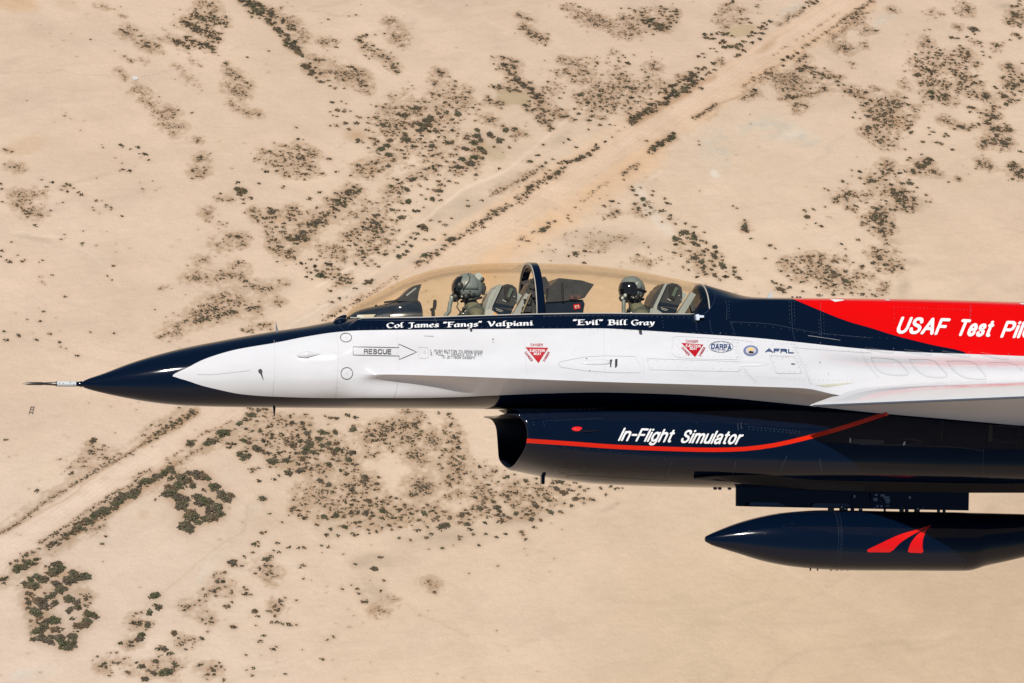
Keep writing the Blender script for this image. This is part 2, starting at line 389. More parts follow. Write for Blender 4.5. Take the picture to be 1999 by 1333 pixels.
# ---------------------------------------------------------------- decals laid on the skin
def decal(name, polys, bvhs, m, parent, off=0.004, step=9.0, thick=0):
    """polys: list of (list of photo-pixel vertices, faces); every vertex is laid on the skin"""
    bm = bmesh.new()
    for i, (vs_, fs_) in enumerate(polys):
        bv = [bm.verts.new((x, y, i)) for x, y in vs_]
        for f in fs_:
            try: bm.faces.new([bv[k] for k in f])
            except ValueError: pass
    bmesh.ops.triangulate(bm, faces=[f for f in bm.faces if len(f.verts) > 4])
    xs_ = [v.co.x for v in bm.verts]; ys_ = [v.co.y for v in bm.verts]
    for ax, lo, hi in ((0, min(xs_), max(xs_)), (1, min(ys_), max(ys_))):
        if hi-lo > 400 and len(bm.verts) > 3000: continue
        q_ = lo+step
        while q_ < hi:
            co = (q_, 0, 0) if ax == 0 else (0, q_, 0); no = (1, 0, 0) if ax == 0 else (0, 1, 0)
            fs2 = [f for f in bm.faces if min(v.co[ax] for v in f.verts) < q_ < max(v.co[ax] for v in f.verts)]
            if fs2:
                gm_ = list({e for f in fs2 for e in f.edges})+fs2+list({v for f in fs2 for v in f.verts})
                bmesh.ops.bisect_plane(bm, geom=gm_, dist=1e-5, plane_co=co, plane_no=no)
            q_ += step
    for v in bm.verts:
        px, py, i = v.co
        best = None
        for b in bvhs:
            h, nn = cast(b, px, py)
            if h is not None and (best is None or (h-CPOS).length < (best[0]-CPOS).length): best = (h, nn)
        if best is None: best = (P(px, py, 0.4), Vector((0, -1, 0)))
        h, nn = best
        if nn.dot(ray(px, py)) > 0: nn = -nn
        v.co = h + nn*(off+i*0.00006)
    for f in bm.faces:
        if f.normal.dot(ray(1000, 700)) > 0: pass
    bm.normal_update()
    for f in bm.faces:
        if f.normal.dot(CU) < 0: f.normal_flip()
    me = bpy.data.meshes.new(name); bm.to_mesh(me); bm.free()
    return link(name, me, m, parent)
def textpoly(s, x0, y0, x1, y1, cap, shear=0.0, bold=0.0, wide=None, flip=False):
    """text laid from baseline start (x0,y0) to baseline end (x1,y1), cap height in pixels"""
    cu = bpy.data.curves.new('t', 'FONT'); cu.body = s; cu.size = 1.0; cu.offset = bold; cu.resolution_u = 3
    o = bpy.data.objects.new('t', cu); COL.objects.link(o)
    me = bpy.data.meshes.new_from_object(o)
    vs_ = [(v.co.x, v.co.y) for v in me.vertices]; fs_ = [tuple(p.vertices) for p in me.polygons]
    bpy.data.objects.remove(o); bpy.data.curves.remove(cu); bpy.data.meshes.remove(me)
    xmin = min(v[0] for v in vs_); xmax = max(v[0] for v in vs_)
    capu = 0.70
    L = math.hypot(x1-x0, y1-y0); dx, dy = (x1-x0)/L, (y1-y0)/L
    sx = (L-(shear*cap if shear else 0))/(xmax-xmin); sy = cap/capu
    out = []
    for x, y in vs_:
        u = (x-xmin)*sx + shear*y*sy; v = y*sy
        out.append((x0+dx*u+dy*v, y0+dy*u-dx*v))
    return out, fs_
def strip(pts, wd=1.0, closed=False):
    """thin line as quads in photo pixels"""
    q = []; n = len(pts); L = []; Rr = []
    for i in range(n):
        a = pts[(i-1) % n] if (closed or i) else pts[0]; b = pts[(i+1) % n] if (closed or i < n-1) else pts[-1]
        dx, dy = b[0]-a[0], b[1]-a[1]; l = math.hypot(dx, dy) or 1
        nx, ny = -dy/l*wd/2, dx/l*wd/2
        L.append((pts[i][0]+nx, pts[i][1]+ny)); Rr.append((pts[i][0]-nx, pts[i][1]-ny))
    vs_ = L+Rr; fs_ = [(i, (i+1) % n, n+(i+1) % n, n+i) for i in range(n if closed else n-1)]
    return vs_, fs_
def dense(pts, st=8):
    out = []
    for a, b in zip(pts[:-1], pts[1:]):
        k = max(1, int(math.hypot(b[0]-a[0], b[1]-a[1])/st))
        out += [(a[0]+(b[0]-a[0])*i/k, a[1]+(b[1]-a[1])*i/k) for i in range(k)]
    return out+[pts[-1]]
def smoothl(pts, k=6):
    out = []
    P4 = [pts[0]]+list(pts)+[pts[-1]]
    for i in range(1, len(P4)-2):
        for j in range(k):
            t = j/k; r = []
            for c in (0, 1):
                p0, p1, p2, p3 = (P4[i+d][c] for d in (-1, 0, 1, 2))
                r.append(0.5*(2*p1+(p2-p0)*t+(2*p0-5*p1+4*p2-p3)*t*t+(3*p1-p0-3*p2+p3)*t**3))
            out.append(tuple(r))
    return out+[pts[-1]]
def oval(cx, cy, rx, ry, n=40): return [(cx+rx*math.cos(i*2*math.pi/n), cy+ry*math.sin(i*2*math.pi/n)) for i in range(n)]
def fill(pts): return list(pts), [tuple(range(len(pts)))]
def dots(pts, r=0.62): return [fill(oval(x, y, r, r, 6)) for x, y in pts]
FB, IB = [bvh_f], [bvh_i]

# broad-nib lettering for the crew names. glyph: strokes on a grid, x-height 5, caps 7.4, descender -2.4
NIB = {
 'C': (6.2, [[(5.3, 6.2), (4.2, 7.2), (2.4, 7.0), (0.8, 5.4), (0.6, 3.2), (1.6, 1.0), (3.4, 0.4), (5.4, 1.3)]]),
 'o': (4.6, [[(2.3, 4.7), (0.9, 3.8), (0.6, 2.2), (1.2, 0.7), (2.2, 0.4), (3.4, 1.2), (3.8, 2.8), (3.3, 4.2), (2.3, 4.7)]]),
 'l': (2.9, [[(2.5, 7.4), (1.3, 6.9), (1.1, 5.0), (1.1, 1.4), (1.6, 0.5), (2.5, 0.9)]]),
 'J': (5.2, [[(0.6, 6.9), (4.6, 6.9)], [(3.0, 6.9), (3.0, 1.6), (2.2, -0.4), (0.4, -0.9)]]),
 'a': (4.7, [[(3.4, 4.3), (2.2, 4.7), (0.9, 3.6), (0.6, 1.8), (1.2, 0.5), (2.2, 0.8), (3.3, 2.2)], [(3.5, 4.7), (3.3, 1.4), (3.7, 0.5), (4.5, 0.9)]]),
 'm': (7.4, [[(0.3, 4.0), (1.1, 4.6), (1.1, 0.4)], [(1.2, 3.4), (2.4, 4.6), (3.5, 4.0), (3.5, 0.4)], [(3.6, 3.4), (4.8, 4.6), (5.9, 4.0), (5.9, 0.9), (6.9, 0.8)]]),
 'n': (5.0, [[(0.3, 4.0), (1.1, 4.6), (1.1, 0.4)], [(1.2, 3.4), (2.4, 4.6), (3.5, 4.0), (3.5, 0.9), (4.5, 0.8)]]),
 'e': (4.3, [[(0.9, 2.3), (3.2, 3.2), (3.0, 4.4), (2.1, 4.7), (0.9, 3.6), (0.7, 1.8), (1.4, 0.5), (2.6, 0.4), (3.8, 1.3)]]),
 's': (3.9, [[(3.3, 4.2), (2.2, 4.7), (1.0, 3.9), (1.5, 2.9), (2.8, 2.1), (2.9, 0.9), (1.7, 0.3), (0.4, 0.9)]]),
 'F': (5.4, [[(1.6, 6.9), (1.6, 0.5)], [(0.5, 7.0), (5.2, 7.0)], [(1.7, 3.9), (4.2, 3.9)], [(0.5, 0.4), (2.9, 0.4)]]),
 'E': (5.6, [[(1.6, 6.9), (1.6, 0.5)], [(0.5, 7.0), (5.2, 7.0)], [(1.7, 3.9), (4.0, 3.9)], [(0.5, 0.4), (5.2, 0.5)]]),
 'g': (4.7, [[(3.4, 4.3), (2.2, 4.7), (0.9, 3.6), (0.7, 2.0), (1.4, 0.9), (2.4, 1.2), (3.3, 2.4)], [(3.5, 4.7), (3.4, 0.4), (2.6, -1.6), (0.8, -1.7)]]),
 'V': (6.4, [[(0.4, 7.0), (1.4, 6.6), (3.0, 0.5)], [(3.1, 0.5), (5.2, 5.2), (5.0, 7.1)]]),
 'p': (4.9, [[(0.4, 4.2), (1.3, 4.7), (1.3, -2.0)], [(0.4, -2.0), (2.2, -2.0)], [(1.4, 3.9), (2.8, 4.7), (4.0, 3.4), (3.6, 1.3), (2.4, 0.4), (1.4, 1.0)]]),
 'i': (2.5, [[(0.4, 4.0), (1.2, 4.6), (1.2, 1.2), (1.6, 0.5), (2.3, 0.8)], [(1.0, 6.5), (1.5, 6.1)]]),
 'v': (4.6, [[(0.4, 4.4), (1.2, 4.6), (2.0, 0.5)], [(2.1, 0.5), (3.7, 3.0), (3.5, 4.8)]]),
 'B': (5.9, [[(1.6, 6.9), (1.6, 0.5)], [(0.5, 7.0), (3.6, 7.0), (4.6, 5.7), (3.8, 4.1), (1.7, 3.9)], [(3.2, 4.0), (5.0, 3.0), (4.9, 1.2), (3.5, 0.4), (0.5, 0.4)]]),
 'G': (6.4, [[(5.3, 6.3), (4.1, 7.2), (2.3, 7.0), (0.8, 5.2), (0.7, 3.0), (1.7, 0.9), (3.5, 0.3), (5.2, 1.3), (5.2, 3.2)], [(3.8, 3.3), (6.1, 3.3)]]),
 'r': (3.7, [[(0.3, 4.0), (1.1, 4.6), (1.1, 0.4)], [(1.2, 3.4), (2.4, 4.6), (3.3, 4.2)]]),
 'y': (4.7, [[(0.4, 4.4), (1.2, 4.6), (2.2, 0.7)], [(3.8, 4.7), (3.4, 2.2), (2.0, -1.2), (0.4, -2.0)]]),
 '"': (2.9, [[(0.9, 7.4), (0.8, 5.7)], [(2.0, 7.4), (1.9, 5.7)]])}
def nibword(word, x0, y0, x1, y1, cap):
    adv = sum(NIB[c][0] for c in word); L = math.hypot(x1-x0, y1-y0); dx, dy = (x1-x0)/L, (y1-y0)/L
    sx = L/adv; sy = cap/7.4; out = []; cx = 0
    na, nw = R(32), 0.74
    nx, ny = math.cos(na)*nw, math.sin(na)*nw*0.9
    for c in word:
        for st in NIB[c][1]:
            s2 = smoothl(st, 3) if len(st) > 2 else st
            def T(x, y): return (x0+dx*(cx+x)*sx+dy*y*sy, y0+dy*(cx+x)*sx-dx*y*sy)
            for (ax, ay), (bx, by) in zip(s2[:-1], s2[1:]):
                # hull of a rectangular nib swept along the segment
                hw = 0.2
                pts = [(X+i*nx-j*ny*hw, Y+i*ny+j*nx*hw) for X, Y in ((ax, ay), (bx, by)) for i in (-1, 1) for j in (-1, 1)]
                h = hull(pts); out.append(fill([T(x, y) for x, y in h]))
        cx += NIB[c][0]
    return out
def hull(p):
    p = sorted(set((round(a, 5), round(b, 5)) for a, b in p))
    def half(q):
        h = []
        for r in q:
            while len(h) > 1 and (h[-1][0]-h[-2][0])*(r[1]-h[-2][1])-(h[-1][1]-h[-2][1])*(r[0]-h[-2][0]) <= 0: h.pop()
            h.append(r)
        return h
    a = half(p); b = half(p[::-1]); return a[:-1]+b[:-1]
# plain grotesque lettering drawn with a round pen; caps 7 high, x-height 5.1. A leading 0 marks a smooth curve
O_ = lambda w, h: [0, (w/2, 0), (w*.12, h*.16), (0, h*.5), (w*.12, h*.84), (w/2, h), (w*.88, h*.84), (w, h*.5), (w*.88, h*.16), (w/2, 0)]
GRO = {
 'A': (4.8, [[(0, 0), (2.4, 7), (4.8, 0)], [(.9, 2.3), (3.9, 2.3)]]), 'B': (4.2, [[(0, 0), (0, 7), (2.7, 7), (3.7, 6.4), (3.7, 4.4), (2.7, 3.8), (0, 3.8)], [(2.7, 3.8), (4.2, 3), (4.2, .9), (3, 0), (0, 0)]]),
 'C': (4.6, [[0, (4.6, 5.2), (3.9, 6.6), (2.3, 7), (.6, 6.1), (0, 3.5), (.6, .9), (2.3, 0), (3.9, .4), (4.6, 2)]]), 'D': (4.4, [[(0, 0), (0, 7), (2.4, 7), (3.8, 6.2), (4.4, 4.6), (4.4, 2.4), (3.8, .8), (2.4, 0), (0, 0)]]),
 'E': (3.8, [[(3.8, 7), (0, 7), (0, 0), (3.8, 0)], [(0, 3.7), (3.4, 3.7)]]), 'F': (3.6, [[(3.6, 7), (0, 7), (0, 0)], [(0, 3.6), (3.1, 3.6)]]),
 'G': (4.7, [[0, (4.5, 5.4), (3.8, 6.6), (2.3, 7), (.6, 6.1), (0, 3.5), (.6, .9), (2.3, 0), (3.8, .5), (4.6, 1.8)], [(4.7, 0), (4.7, 3.3), (2.7, 3.3)]]), 'H': (4.2, [[(0, 0), (0, 7)], [(4.2, 0), (4.2, 7)], [(0, 3.7), (4.2, 3.7)]]),
 'I': (0, [[(0, 0), (0, 7)]]), 'J': (3.1, [[(3.1, 7), (3.1, 1.6), (2.5, .3), (1.5, 0), (.4, .5), (0, 1.8)]]), 'L': (3.4, [[(0, 7), (0, 0), (3.4, 0)]]), 'N': (4.2, [[(0, 0), (0, 7), (4.2, 0), (4.2, 7)]]),
 'O': (4.9, [O_(4.9, 7)]), 'P': (4, [[(0, 0), (0, 7), (2.7, 7), (3.7, 6.4), (4, 5.3), (3.7, 4), (2.7, 3.3), (0, 3.3)]]), 'R': (4.2, [[(0, 0), (0, 7), (2.7, 7), (3.8, 6.4), (4, 5.3), (3.7, 4.2), (2.7, 3.6), (0, 3.6)], [(2.6, 3.6), (3.8, 2.8), (3.9, .6), (4.2, 0)]]),
 'S': (4.1, [[0, (3.8, 5.4), (3.3, 6.6), (2, 7), (.6, 6.5), (.3, 5.2), (1.1, 4.1), (2.7, 3.5), (3.8, 2.8), (4.1, 1.6), (3.4, .4), (2, 0), (.6, .5), (0, 1.9)]]),
 'T': (4.2, [[(0, 7), (4.2, 7)], [(2.1, 7), (2.1, 0)]]), 'U': (4.2, [[(0, 7), (0, 2.2), (.5, .7), (1.5, 0), (2.7, 0), (3.7, .7), (4.2, 2.2), (4.2, 7)]]), 'Y': (4.4, [[(0, 7), (2.2, 3.2), (4.4, 7)], [(2.2, 3.2), (2.2, 0)]]),
 '1': (1.4, [[(0, 5.4), (1.4, 7), (1.4, 0)]]), '2': (3.8, [[0, (.1, 5.2), (.6, 6.5), (1.9, 7), (3.3, 6.4), (3.6, 5.1), (2.8, 3.6), (.9, 2), (0, 0)], [(0, 0), (3.8, 0)]]), '6': (3.8, [[0, (3.5, 5.8), (2, 7), (.5, 5.8), (0, 3), (.5, .7), (2, 0), (3.5, .8), (3.8, 2.3), (3.2, 3.7), (2, 4.2), (.6, 3.6), (.1, 2.3)]]),
 '.': (0, [[(0, 0), (0, .1)]]), '"': (1.3, [[(0, 7), (0, 5.6)], [(1.3, 7), (1.3, 5.6)]]), '-': (2.4, [[(0, 3.4), (2.4, 3.4)]]),
 'a': (3.4, [[0, (.2, 3.9), (.6, 4.9), (1.8, 5.2), (3, 4.7), (3.2, 3.4), (3.2, 1), (3.5, 0)], [0, (3.2, 2.9), (1.5, 2.6), (.2, 2.1), (0, 1), (.7, 0), (1.9, .1), (3.1, 1.3)]]),
 'c': (3.3, [[0, (3.3, 3.8), (2.7, 4.9), (1.6, 5.2), (.4, 4.4), (0, 2.6), (.4, .8), (1.6, 0), (2.7, .3), (3.3, 1.5)]]), 'e': (3.5, [[0, (0, 2.7), (1.2, 2.75), (3.5, 2.8), (3.1, 4.5), (1.8, 5.2), (.5, 4.4), (0, 2.6), (.4, .8), (1.7, 0), (2.9, .3), (3.4, 1.3)]]),
 'g': (3.4, [[0, (3.3, 4), (1.7, 5.2), (.4, 4.3), (0, 2.7), (.4, 1), (1.6, .2), (3.3, 1.4)], [(3.4, 5.1), (3.4, -.6), (2.9, -1.7), (1.7, -2.1), (.5, -1.7), (.2, -1)]]), 'h': (3.3, [[(0, 0), (0, 7)], [(0, 3.6), (.7, 4.9), (2, 5.2), (3, 4.7), (3.3, 3.6), (3.3, 0)]]),
 'i': (0, [[(0, 0), (0, 5.1)], [(0, 6.9), (0, 7)]]), 'l': (0, [[(0, 0), (0, 7)]]), 'm': (5.8, [[(0, 0), (0, 5.1)], [(0, 3.6), (.6, 4.9), (1.8, 5.2), (2.7, 4.6), (2.9, 3.6), (2.9, 0)], [(2.9, 3.6), (3.5, 4.9), (4.6, 5.2), (5.6, 4.6), (5.8, 3.6), (5.8, 0)]]),
 'n': (3.3, [[(0, 0), (0, 5.1)], [(0, 3.6), (.7, 4.9), (2, 5.2), (3, 4.7), (3.3, 3.6), (3.3, 0)]]), 'o': (3.6, [O_(3.6, 5.2)]), 'r': (1.9, [[(0, 0), (0, 5.1)], [(0, 3.2), (.6, 4.7), (1.9, 5.1)]]),
 's': (3.1, [[0, (2.9, 4), (2.4, 5), (1.5, 5.2), (.4, 4.8), (.2, 3.8), (.9, 3), (2.2, 2.5), (3.1, 1.7), (2.8, .5), (1.6, 0), (.4, .3), (0, 1.3)]]), 't': (1.9, [[(.9, 6.7), (.9, 1), (1.2, .2), (1.9, .1)], [(0, 5.1), (1.9, 5.1)]]), 'u': (3.3, [[(3.3, 5.1), (3.3, 0)], [(3.3, 1.5), (2.6, .3), (1.3, 0), (.3, .5), (0, 1.6), (0, 5.1)]])}
def gro(s, x0, y0, x1, y1, cap, sw, shear=0.0, gap=1.0, space=2.6):
    """sw is the pen width in pixels; returns convex pieces"""
    L = math.hypot(x1-x0, y1-y0); dx, dy = (x1-x0)/L, (y1-y0)/L
    k = (cap-sw)/7.0
    nch = sum(1 for c in s if c != ' ')
    tot = sum(space if c == ' ' else GRO[c][0] for c in s)+gap*(len(s)-1)
    fixed = sw*nch+shear*cap
    kx = (L-fixed)/tot; out = []; cx = 0.0; r = sw/2
    oct_ = [(r*1.04*math.cos(R(22.5+45*i)), r*1.04*math.sin(R(22.5+45*i))) for i in range(8)]
    def T(u, v): u += shear*v; return (x0+dx*u+dy*v, y0+dy*u-dx*v)
    for c in s:
        if c == ' ': cx += (space+gap)*kx; continue
        for st in GRO[c][1]:
            q = smoothl(st[1:], 3) if st[0] == 0 else st
            q = [(cx+r+x*kx, r+y*k) for x, y in q]
            for a, b in zip(q[:-1], q[1:]): out.append(fill([T(x, y) for x, y in hull([(p[0]+o[0], p[1]+o[1]) for p in (a, b) for o in oct_])]))
        cx += GRO[c][0]*kx+sw+gap*kx
    return out
W = []
for wd, x0, y0, x1, y1 in [('Col', 755, 641, 788, 640.3), ('James', 797, 640.2, 857, 639.4), ('"Fangs"', 865, 639.2, 941, 638), ('Valpiani', 951, 637.8, 1040, 636.4)]:
    decal('name_lettering', nibword(wd, x0, y0, x1, y1, 10.4), FB, m_wtext, fus)
W = []
for wd, x0, y0, x1, y1 in [('"Evil"', 1118, 634.6, 1177, 635), ('Bill', 1186, 635, 1224, 635.2), ('Gray', 1232, 635.3, 1278, 635.6)]:
    decal('name_lettering', nibword(wd, x0, y0, x1, y1, 10.8), FB, m_wtext, fus)
decal('rescue_arrow', [strip(dense([(689.3, 676.8), (778.6, 678.5), (778.2, 671.3), (813.5, 687.1), (779.4, 701.8), (779.1, 694.8), (689.5, 692.9), (689.3, 676.8)]), 1.25)], FB, m_btext, fus)
decal('rescue_lettering', gro('RESCUE', 710.2, 690.7, 763.6, 691.2, 9.6, 1.55, gap=.7), FB, m_btext, fus)
for tx, q_ in (('1.  PUSH BUTTON TO OPEN DOOR', (839.5, 687.5, 941.5, 689.6)), ('2.  PULL "T" HANDLE OUT 6 FT.', (840, 693.4, 941.5, 695.4)), ('TO JETTISON CANOPY', (861, 699.4, 926.5, 701.6))):
    decal('instruction_text', gro(tx, *q_, 5.4, .62, gap=1.0), FB, m_btext, fus)
for q_ in ((827, 656.2, 846, 657), (961, 662, 965, 662), (961, 668, 965, 668)):
    decal('small_stencil', gro('oooooooo' if q_[2]-q_[0] > 9 else 'oo', *q_, 2.0, .5), FB, m_seam, fus)
decal('access_circle', [strip(oval(675.5, 659, 11, 8.6)+[(686.5, 659)], 1.15)], FB, m_btext, fus); decal('access_circle', [strip(oval(677, 728.7, 11.4, 11.4)+[(688.4, 728.7)], 1.15)], FB, m_btext, fus)
decal('rivets', dots([(675.5, 659), (677, 728.7)], 1.1), FB, m_seam, fus)
def danger(A, B, C, tops, left, right, ej, st):
    cxm = (A[0]+B[0]+C[0])/3; cym = (A[1]+B[1]+C[1])/3
    g = lambda t: [fill([A, B, C])]
    decal('warning_triangle', g(0), FB, m_rtext, fus, off=0.003)
    for q_ in (tops, left, right): decal('warning_text', gro('DANGER', *q_, 5.0, .7), FB, m_rtext, fus)
    decal('warning_text', gro('EJECTION', *ej, 5.2, .9, gap=.7), FB, m_wtext, fus, off=0.0055)
    decal('warning_text', gro('SEAT', *st, 5.0, .9, gap=.7), FB, m_wtext, fus, off=0.0055)
danger((1025.6, 677.8), (1070.3, 678.8), (1051, 709), (1035.4, 675.3, 1059.4, 675.9), (1023.5, 688.5, 1036.5, 706.5), (1063.5, 706.5, 1073.5, 688.5), (1034, 687, 1063, 687.6), (1041.5, 693.4, 1056, 693.7))
danger((1330, 669.4), (1373, 672.8), (1356.7, 697.3), (1338.8, 668.4, 1362.2, 669.6), (1329.5, 679.5, 1343.5, 695.5), (1367.5, 696.5, 1377.5, 680), (1338.5, 677.6, 1367, 679.8), (1346, 683.4, 1360, 684.4))
gl = [strip(dense(oval(1407.5, 677.2, 23.5, 10.8)+[(1431, 677.2)], 3), 0.7)]
for k in (0.35, 0.75): gl.append(strip(oval(1407.5, 677.2, 23.5*k, 10.8)+[(1407.5+23.5*k, 677.2)], 0.4))
gl.append(strip(smoothl([(1388, 671.5), (1407, 673), (1427, 672)]), 0.4)); gl.append(strip(smoothl([(1388, 683.5), (1407, 683.5), (1426, 684.5)]), 0.4))
decal('globe_emblem', gl, FB, m_ntext, fus, off=0.003)
decal('emblem_text', gro('DARPA', 1387.5, 681.4, 1427.5, 684, 10.6, 1.9, gap=.5), FB, m_ntext, fus, off=0.0055)
m_seal1 = mat('seal_blue', (0.12, 0.15, 0.26), 0.4); m_seal2 = mat('seal_tan', (0.42, 0.38, 0.38), 0.5); m_gold = mat('seal_gold', (0.6, 0.42, 0.1), 0.4)
sl = decal('round_seal', [fill(oval(1465.5, 684.8, 14.6, 10.6))], FB, m_seal1, fus, off=0.003)
decal('seal_centre', [fill(oval(1465.5, 684.8, 10, 7.2))], FB, m_seal2, fus, off=0.005)
decal('seal_eagle', [fill([(1459, 680), (1463, 681), (1465.5, 679.5), (1468, 681), (1472, 680.3), (1469, 684), (1465.5, 685.5), (1462, 684)])], FB, m_gold, fus, off=0.0065)
decal('seal_shield', [fill([(1461, 688), (1463, 685.8), (1465, 687), (1466, 685.6), (1468, 687), (1470, 686), (1471.3, 688.5), (1470.5, 690.8), (1462, 690.6)])], FB, m_btext, fus, off=0.0068)
decal('emblem_text', gro('AFRL', 1493.5, 688.4, 1549.5, 690.6, 8.6, 2.3, gap=.5), FB, m_ntext, fus)
for wd, q_ in (('USAF', (1746.5, 651, 1855, 655.2)), ('Test', (1864.5, 655.6, 1943, 659)), ('Pilot', (1951.5, 659.4, 2040, 662)), ('School', (2052, 663, 2180, 667))):
    decal('school_lettering', gro(wd, *q_, 33.5, 6.0, shear=.36, gap=.5, space=2), FB, m_wtext, fus, step=12)
for q_ in ([(1620, 584.6), (1630, 589.5), (1646, 587.2), (1647, 585.4)], [(1726, 585.3), (1731, 587), (1738, 587), (1735, 585.4)], [(1990, 592.5), (1994, 594.5), (2004, 594.5), (2004, 592.5)]): decal('spine_marking', [fill(q_)], FB, m_wtext, fus)
for wd, q_ in (('In-Flight', (1205.5, 860.6, 1320, 864.4)), ('Simulator', (1326, 864.6, 1454, 868.6))):
    decal('simulator_lettering', gro(wd, *q_, 26, 4.0, shear=.45, gap=.5), IB, m_wtext, intake, step=12)
# continue the red stripe over the fuselage flank where the intake fairs in
decal('red_stripe', [strip(smoothl([(1617, 843.6), (1640, 836.7), (1670, 827.6), (1700, 818), (1732, 807.2)]), 8.2)], [bvh_i, bvh_f], mat('orange_red', (0.50, 0.014, 0.002), .15, var=.02), intake, off=0.006)

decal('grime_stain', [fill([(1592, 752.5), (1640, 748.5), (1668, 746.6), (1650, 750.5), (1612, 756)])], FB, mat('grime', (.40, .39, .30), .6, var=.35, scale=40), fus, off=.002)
# panel seams and fasteners
SE = [[(535, 664), (536.5, 700), (535.5, 735), (532, 773)], [(655.7, 648), (660, 675), (660.5, 700), (658, 748), (655, 777)], [(774.6, 645), (777.5, 700), (778, 724)], [(777, 739), (774.6, 758), (769, 777)],
      [(1024, 663), (1026, 700), (1029, 734)], [(1028, 742), (1020, 770)], [(1178, 645), (1180, 700), (1181, 742)], [(1189, 748), (1176, 766)],
      [(1315, 668), (1322, 657), (1440, 664), (1470, 668)], [(1315, 668), (1321, 697), (1440, 702)], [(1436, 657), (1440, 690), (1452, 720), (1479, 748)],
      [(1262, 700), (1440, 706), (1446, 722), (1440, 726), (1268, 722), (1262, 700)], [(1548, 668), (1556, 690), (1572, 722), (1585, 752)],
      [(1502, 694), (1552, 697), (1566, 730), (1515, 729), (1502, 694)], [(1550, 679), (1660, 687), (1700, 689)], [(1680, 682), (1690, 705), (1715, 738)],
      [(1577, 655), (1640, 664)], [(1090, 712), (1094, 706), (1140, 697), (1180, 694.5), (1240, 696), (1249, 712), (1250, 728), (1200, 728), (1140, 724), (1095, 717), (1090, 712)],
      [(1254, 697), (1257, 728)], [(385, 731), (420, 730.5), (488, 723)]]
SE2 = [[(1700, 698), (1745, 702), (1762, 715), (1772, 732), (1735, 732), (1712, 722), (1700, 698)], [(1775, 702), (1818, 703), (1836, 718), (1848, 736), (1812, 736), (1788, 722), (1775, 702)],
       [(1848, 705), (1895, 706), (1912, 720), (1924, 740), (1885, 738), (1862, 724), (1848, 705)], [(1925, 708), (1975, 709), (1995, 724)], [(1690, 683), (1740, 690), (1743, 684)], [(1766, 687), (1815, 694), (1818, 689)], [(1840, 690), (1890, 698), (1892, 692)], [(1915, 693), (1965, 703), (1968, 696)]]
decal('panel_seam', [strip(dense(smoothl(s, 4) if len(s) < 5 else s, 6), 0.45) for s in SE]+[strip(smoothl(s, 4), 0.38) for s in SE2], FB, m_seam, fus, off=0.0025)
SN = [[(1416, 586), (1419, 600), (1418, 625)], [(1544, 584), (1545, 600), (1547, 645), (1552, 664)], [(1602, 590), (1602, 625), (1604, 660)], [(1894, 595), (1893, 640)],
      [(1427, 628), (1500, 632), (1548, 641), (1600, 650), (1700, 660)], [(1425, 627), (1436, 655)], [(848, 621), (852, 630), (853, 642)], [(1394, 562), (1396, 580), (1388, 600), (1375, 613)],
      [(1357, 618), (1330, 616), (1200, 615), (1060, 617)], [(700, 625), (850, 625), (950, 621), (1040, 618)], [(660, 632), (666, 640), (672, 646)]]
decal('panel_seam', [strip(dense(smoothl(s, 4), 6), 0.5) for s in SN], FB, m_seamd, fus, off=0.0025)
def along(s, st, j=0.0): return [(x+random.uniform(-j, j), y+random.uniform(-j, j)) for x, y in dense(s, st)]
D = []
D += along([(540, 668), (541.5, 700), (540, 735), (537, 773)], 20)+along([(652, 660), (656, 690), (654, 757)], 26)+along([(663, 660), (665, 690), (661, 757)], 26)
D += along([(774, 690), (775, 720)], 14)+along([(1022, 744), (1014, 768)], 9)
D += along([(1320, 672), (1326, 662), (1440, 669)], 11)+along([(1322, 676), (1327, 693), (1438, 698)], 11)+along([(1265, 704), (1436, 709), (1442, 720), (1272, 718)], 17)
D += along([(1433, 662), (1436, 690), (1448, 722), (1474, 749)], 7)+along([(1440, 662), (1444, 690), (1456, 722)], 7)
D += along([(1480, 665), (1700, 690)], 7)+along([(1545, 672), (1553, 695), (1569, 725), (1580, 748)], 6)+along([(1553, 672), (1561, 695), (1577, 725)], 6)+along([(1506, 697), (1550, 700), (1562, 727), (1518, 727), (1506, 697)], 9)
D += along([(1478, 737), (1570, 742), (1700, 744)], 9)
for s in SE2[:3]: D += along(smoothl([(x*0.97+sum(p[0] for p in s)/len(s)*0.03, y*0.9+sum(p[1] for p in s)/len(s)*0.1) for x, y in s], 4), 4.2)
for s in SE2[4:]: D += along([(x, y-1.5) for x, y in s], 4.2)
for _ in range(26): D.append((random.uniform(1450, 1700), random.uniform(672, 735)))
for _ in range(20): D.append((random.uniform(1100, 1440), random.uniform(650, 735)))
decal('rivets', dots(D, 0.62), FB, m_seam, fus, off=0.003)
D = along([(1062, 618), (1200, 617), (1355, 621)], 10)+along([(700, 641), (1000, 638)], 12)+along([(1060, 639), (1430, 652)], 13)+along([(1423, 590), (1423, 620)], 6)+along([(1540, 590), (1541, 630)], 7)
D += along([(1550, 590), (1551, 632)], 7)+along([(1598, 625), (1599, 660)], 7)+along([(1607, 608), (1609, 660)], 7)+along([(1430, 631), (1540, 644), (1600, 653), (1760, 662)], 14)
D += along([(1745, 600), (1895, 606)], 7)+along([(1745, 605), (1745, 630)], 8)+along([(1895, 600), (1893, 640)], 7)+along([(1292, 621), (1294, 640)], 6)+along([(1358, 630), (1360, 645)], 5)+along([(1385, 628), (1388, 648)], 4)
decal('rivets', dots(D, 0.55), FB, mat('rivet_navy', (0.075, 0.10, 0.14), 0.35), fus, off=0.003)
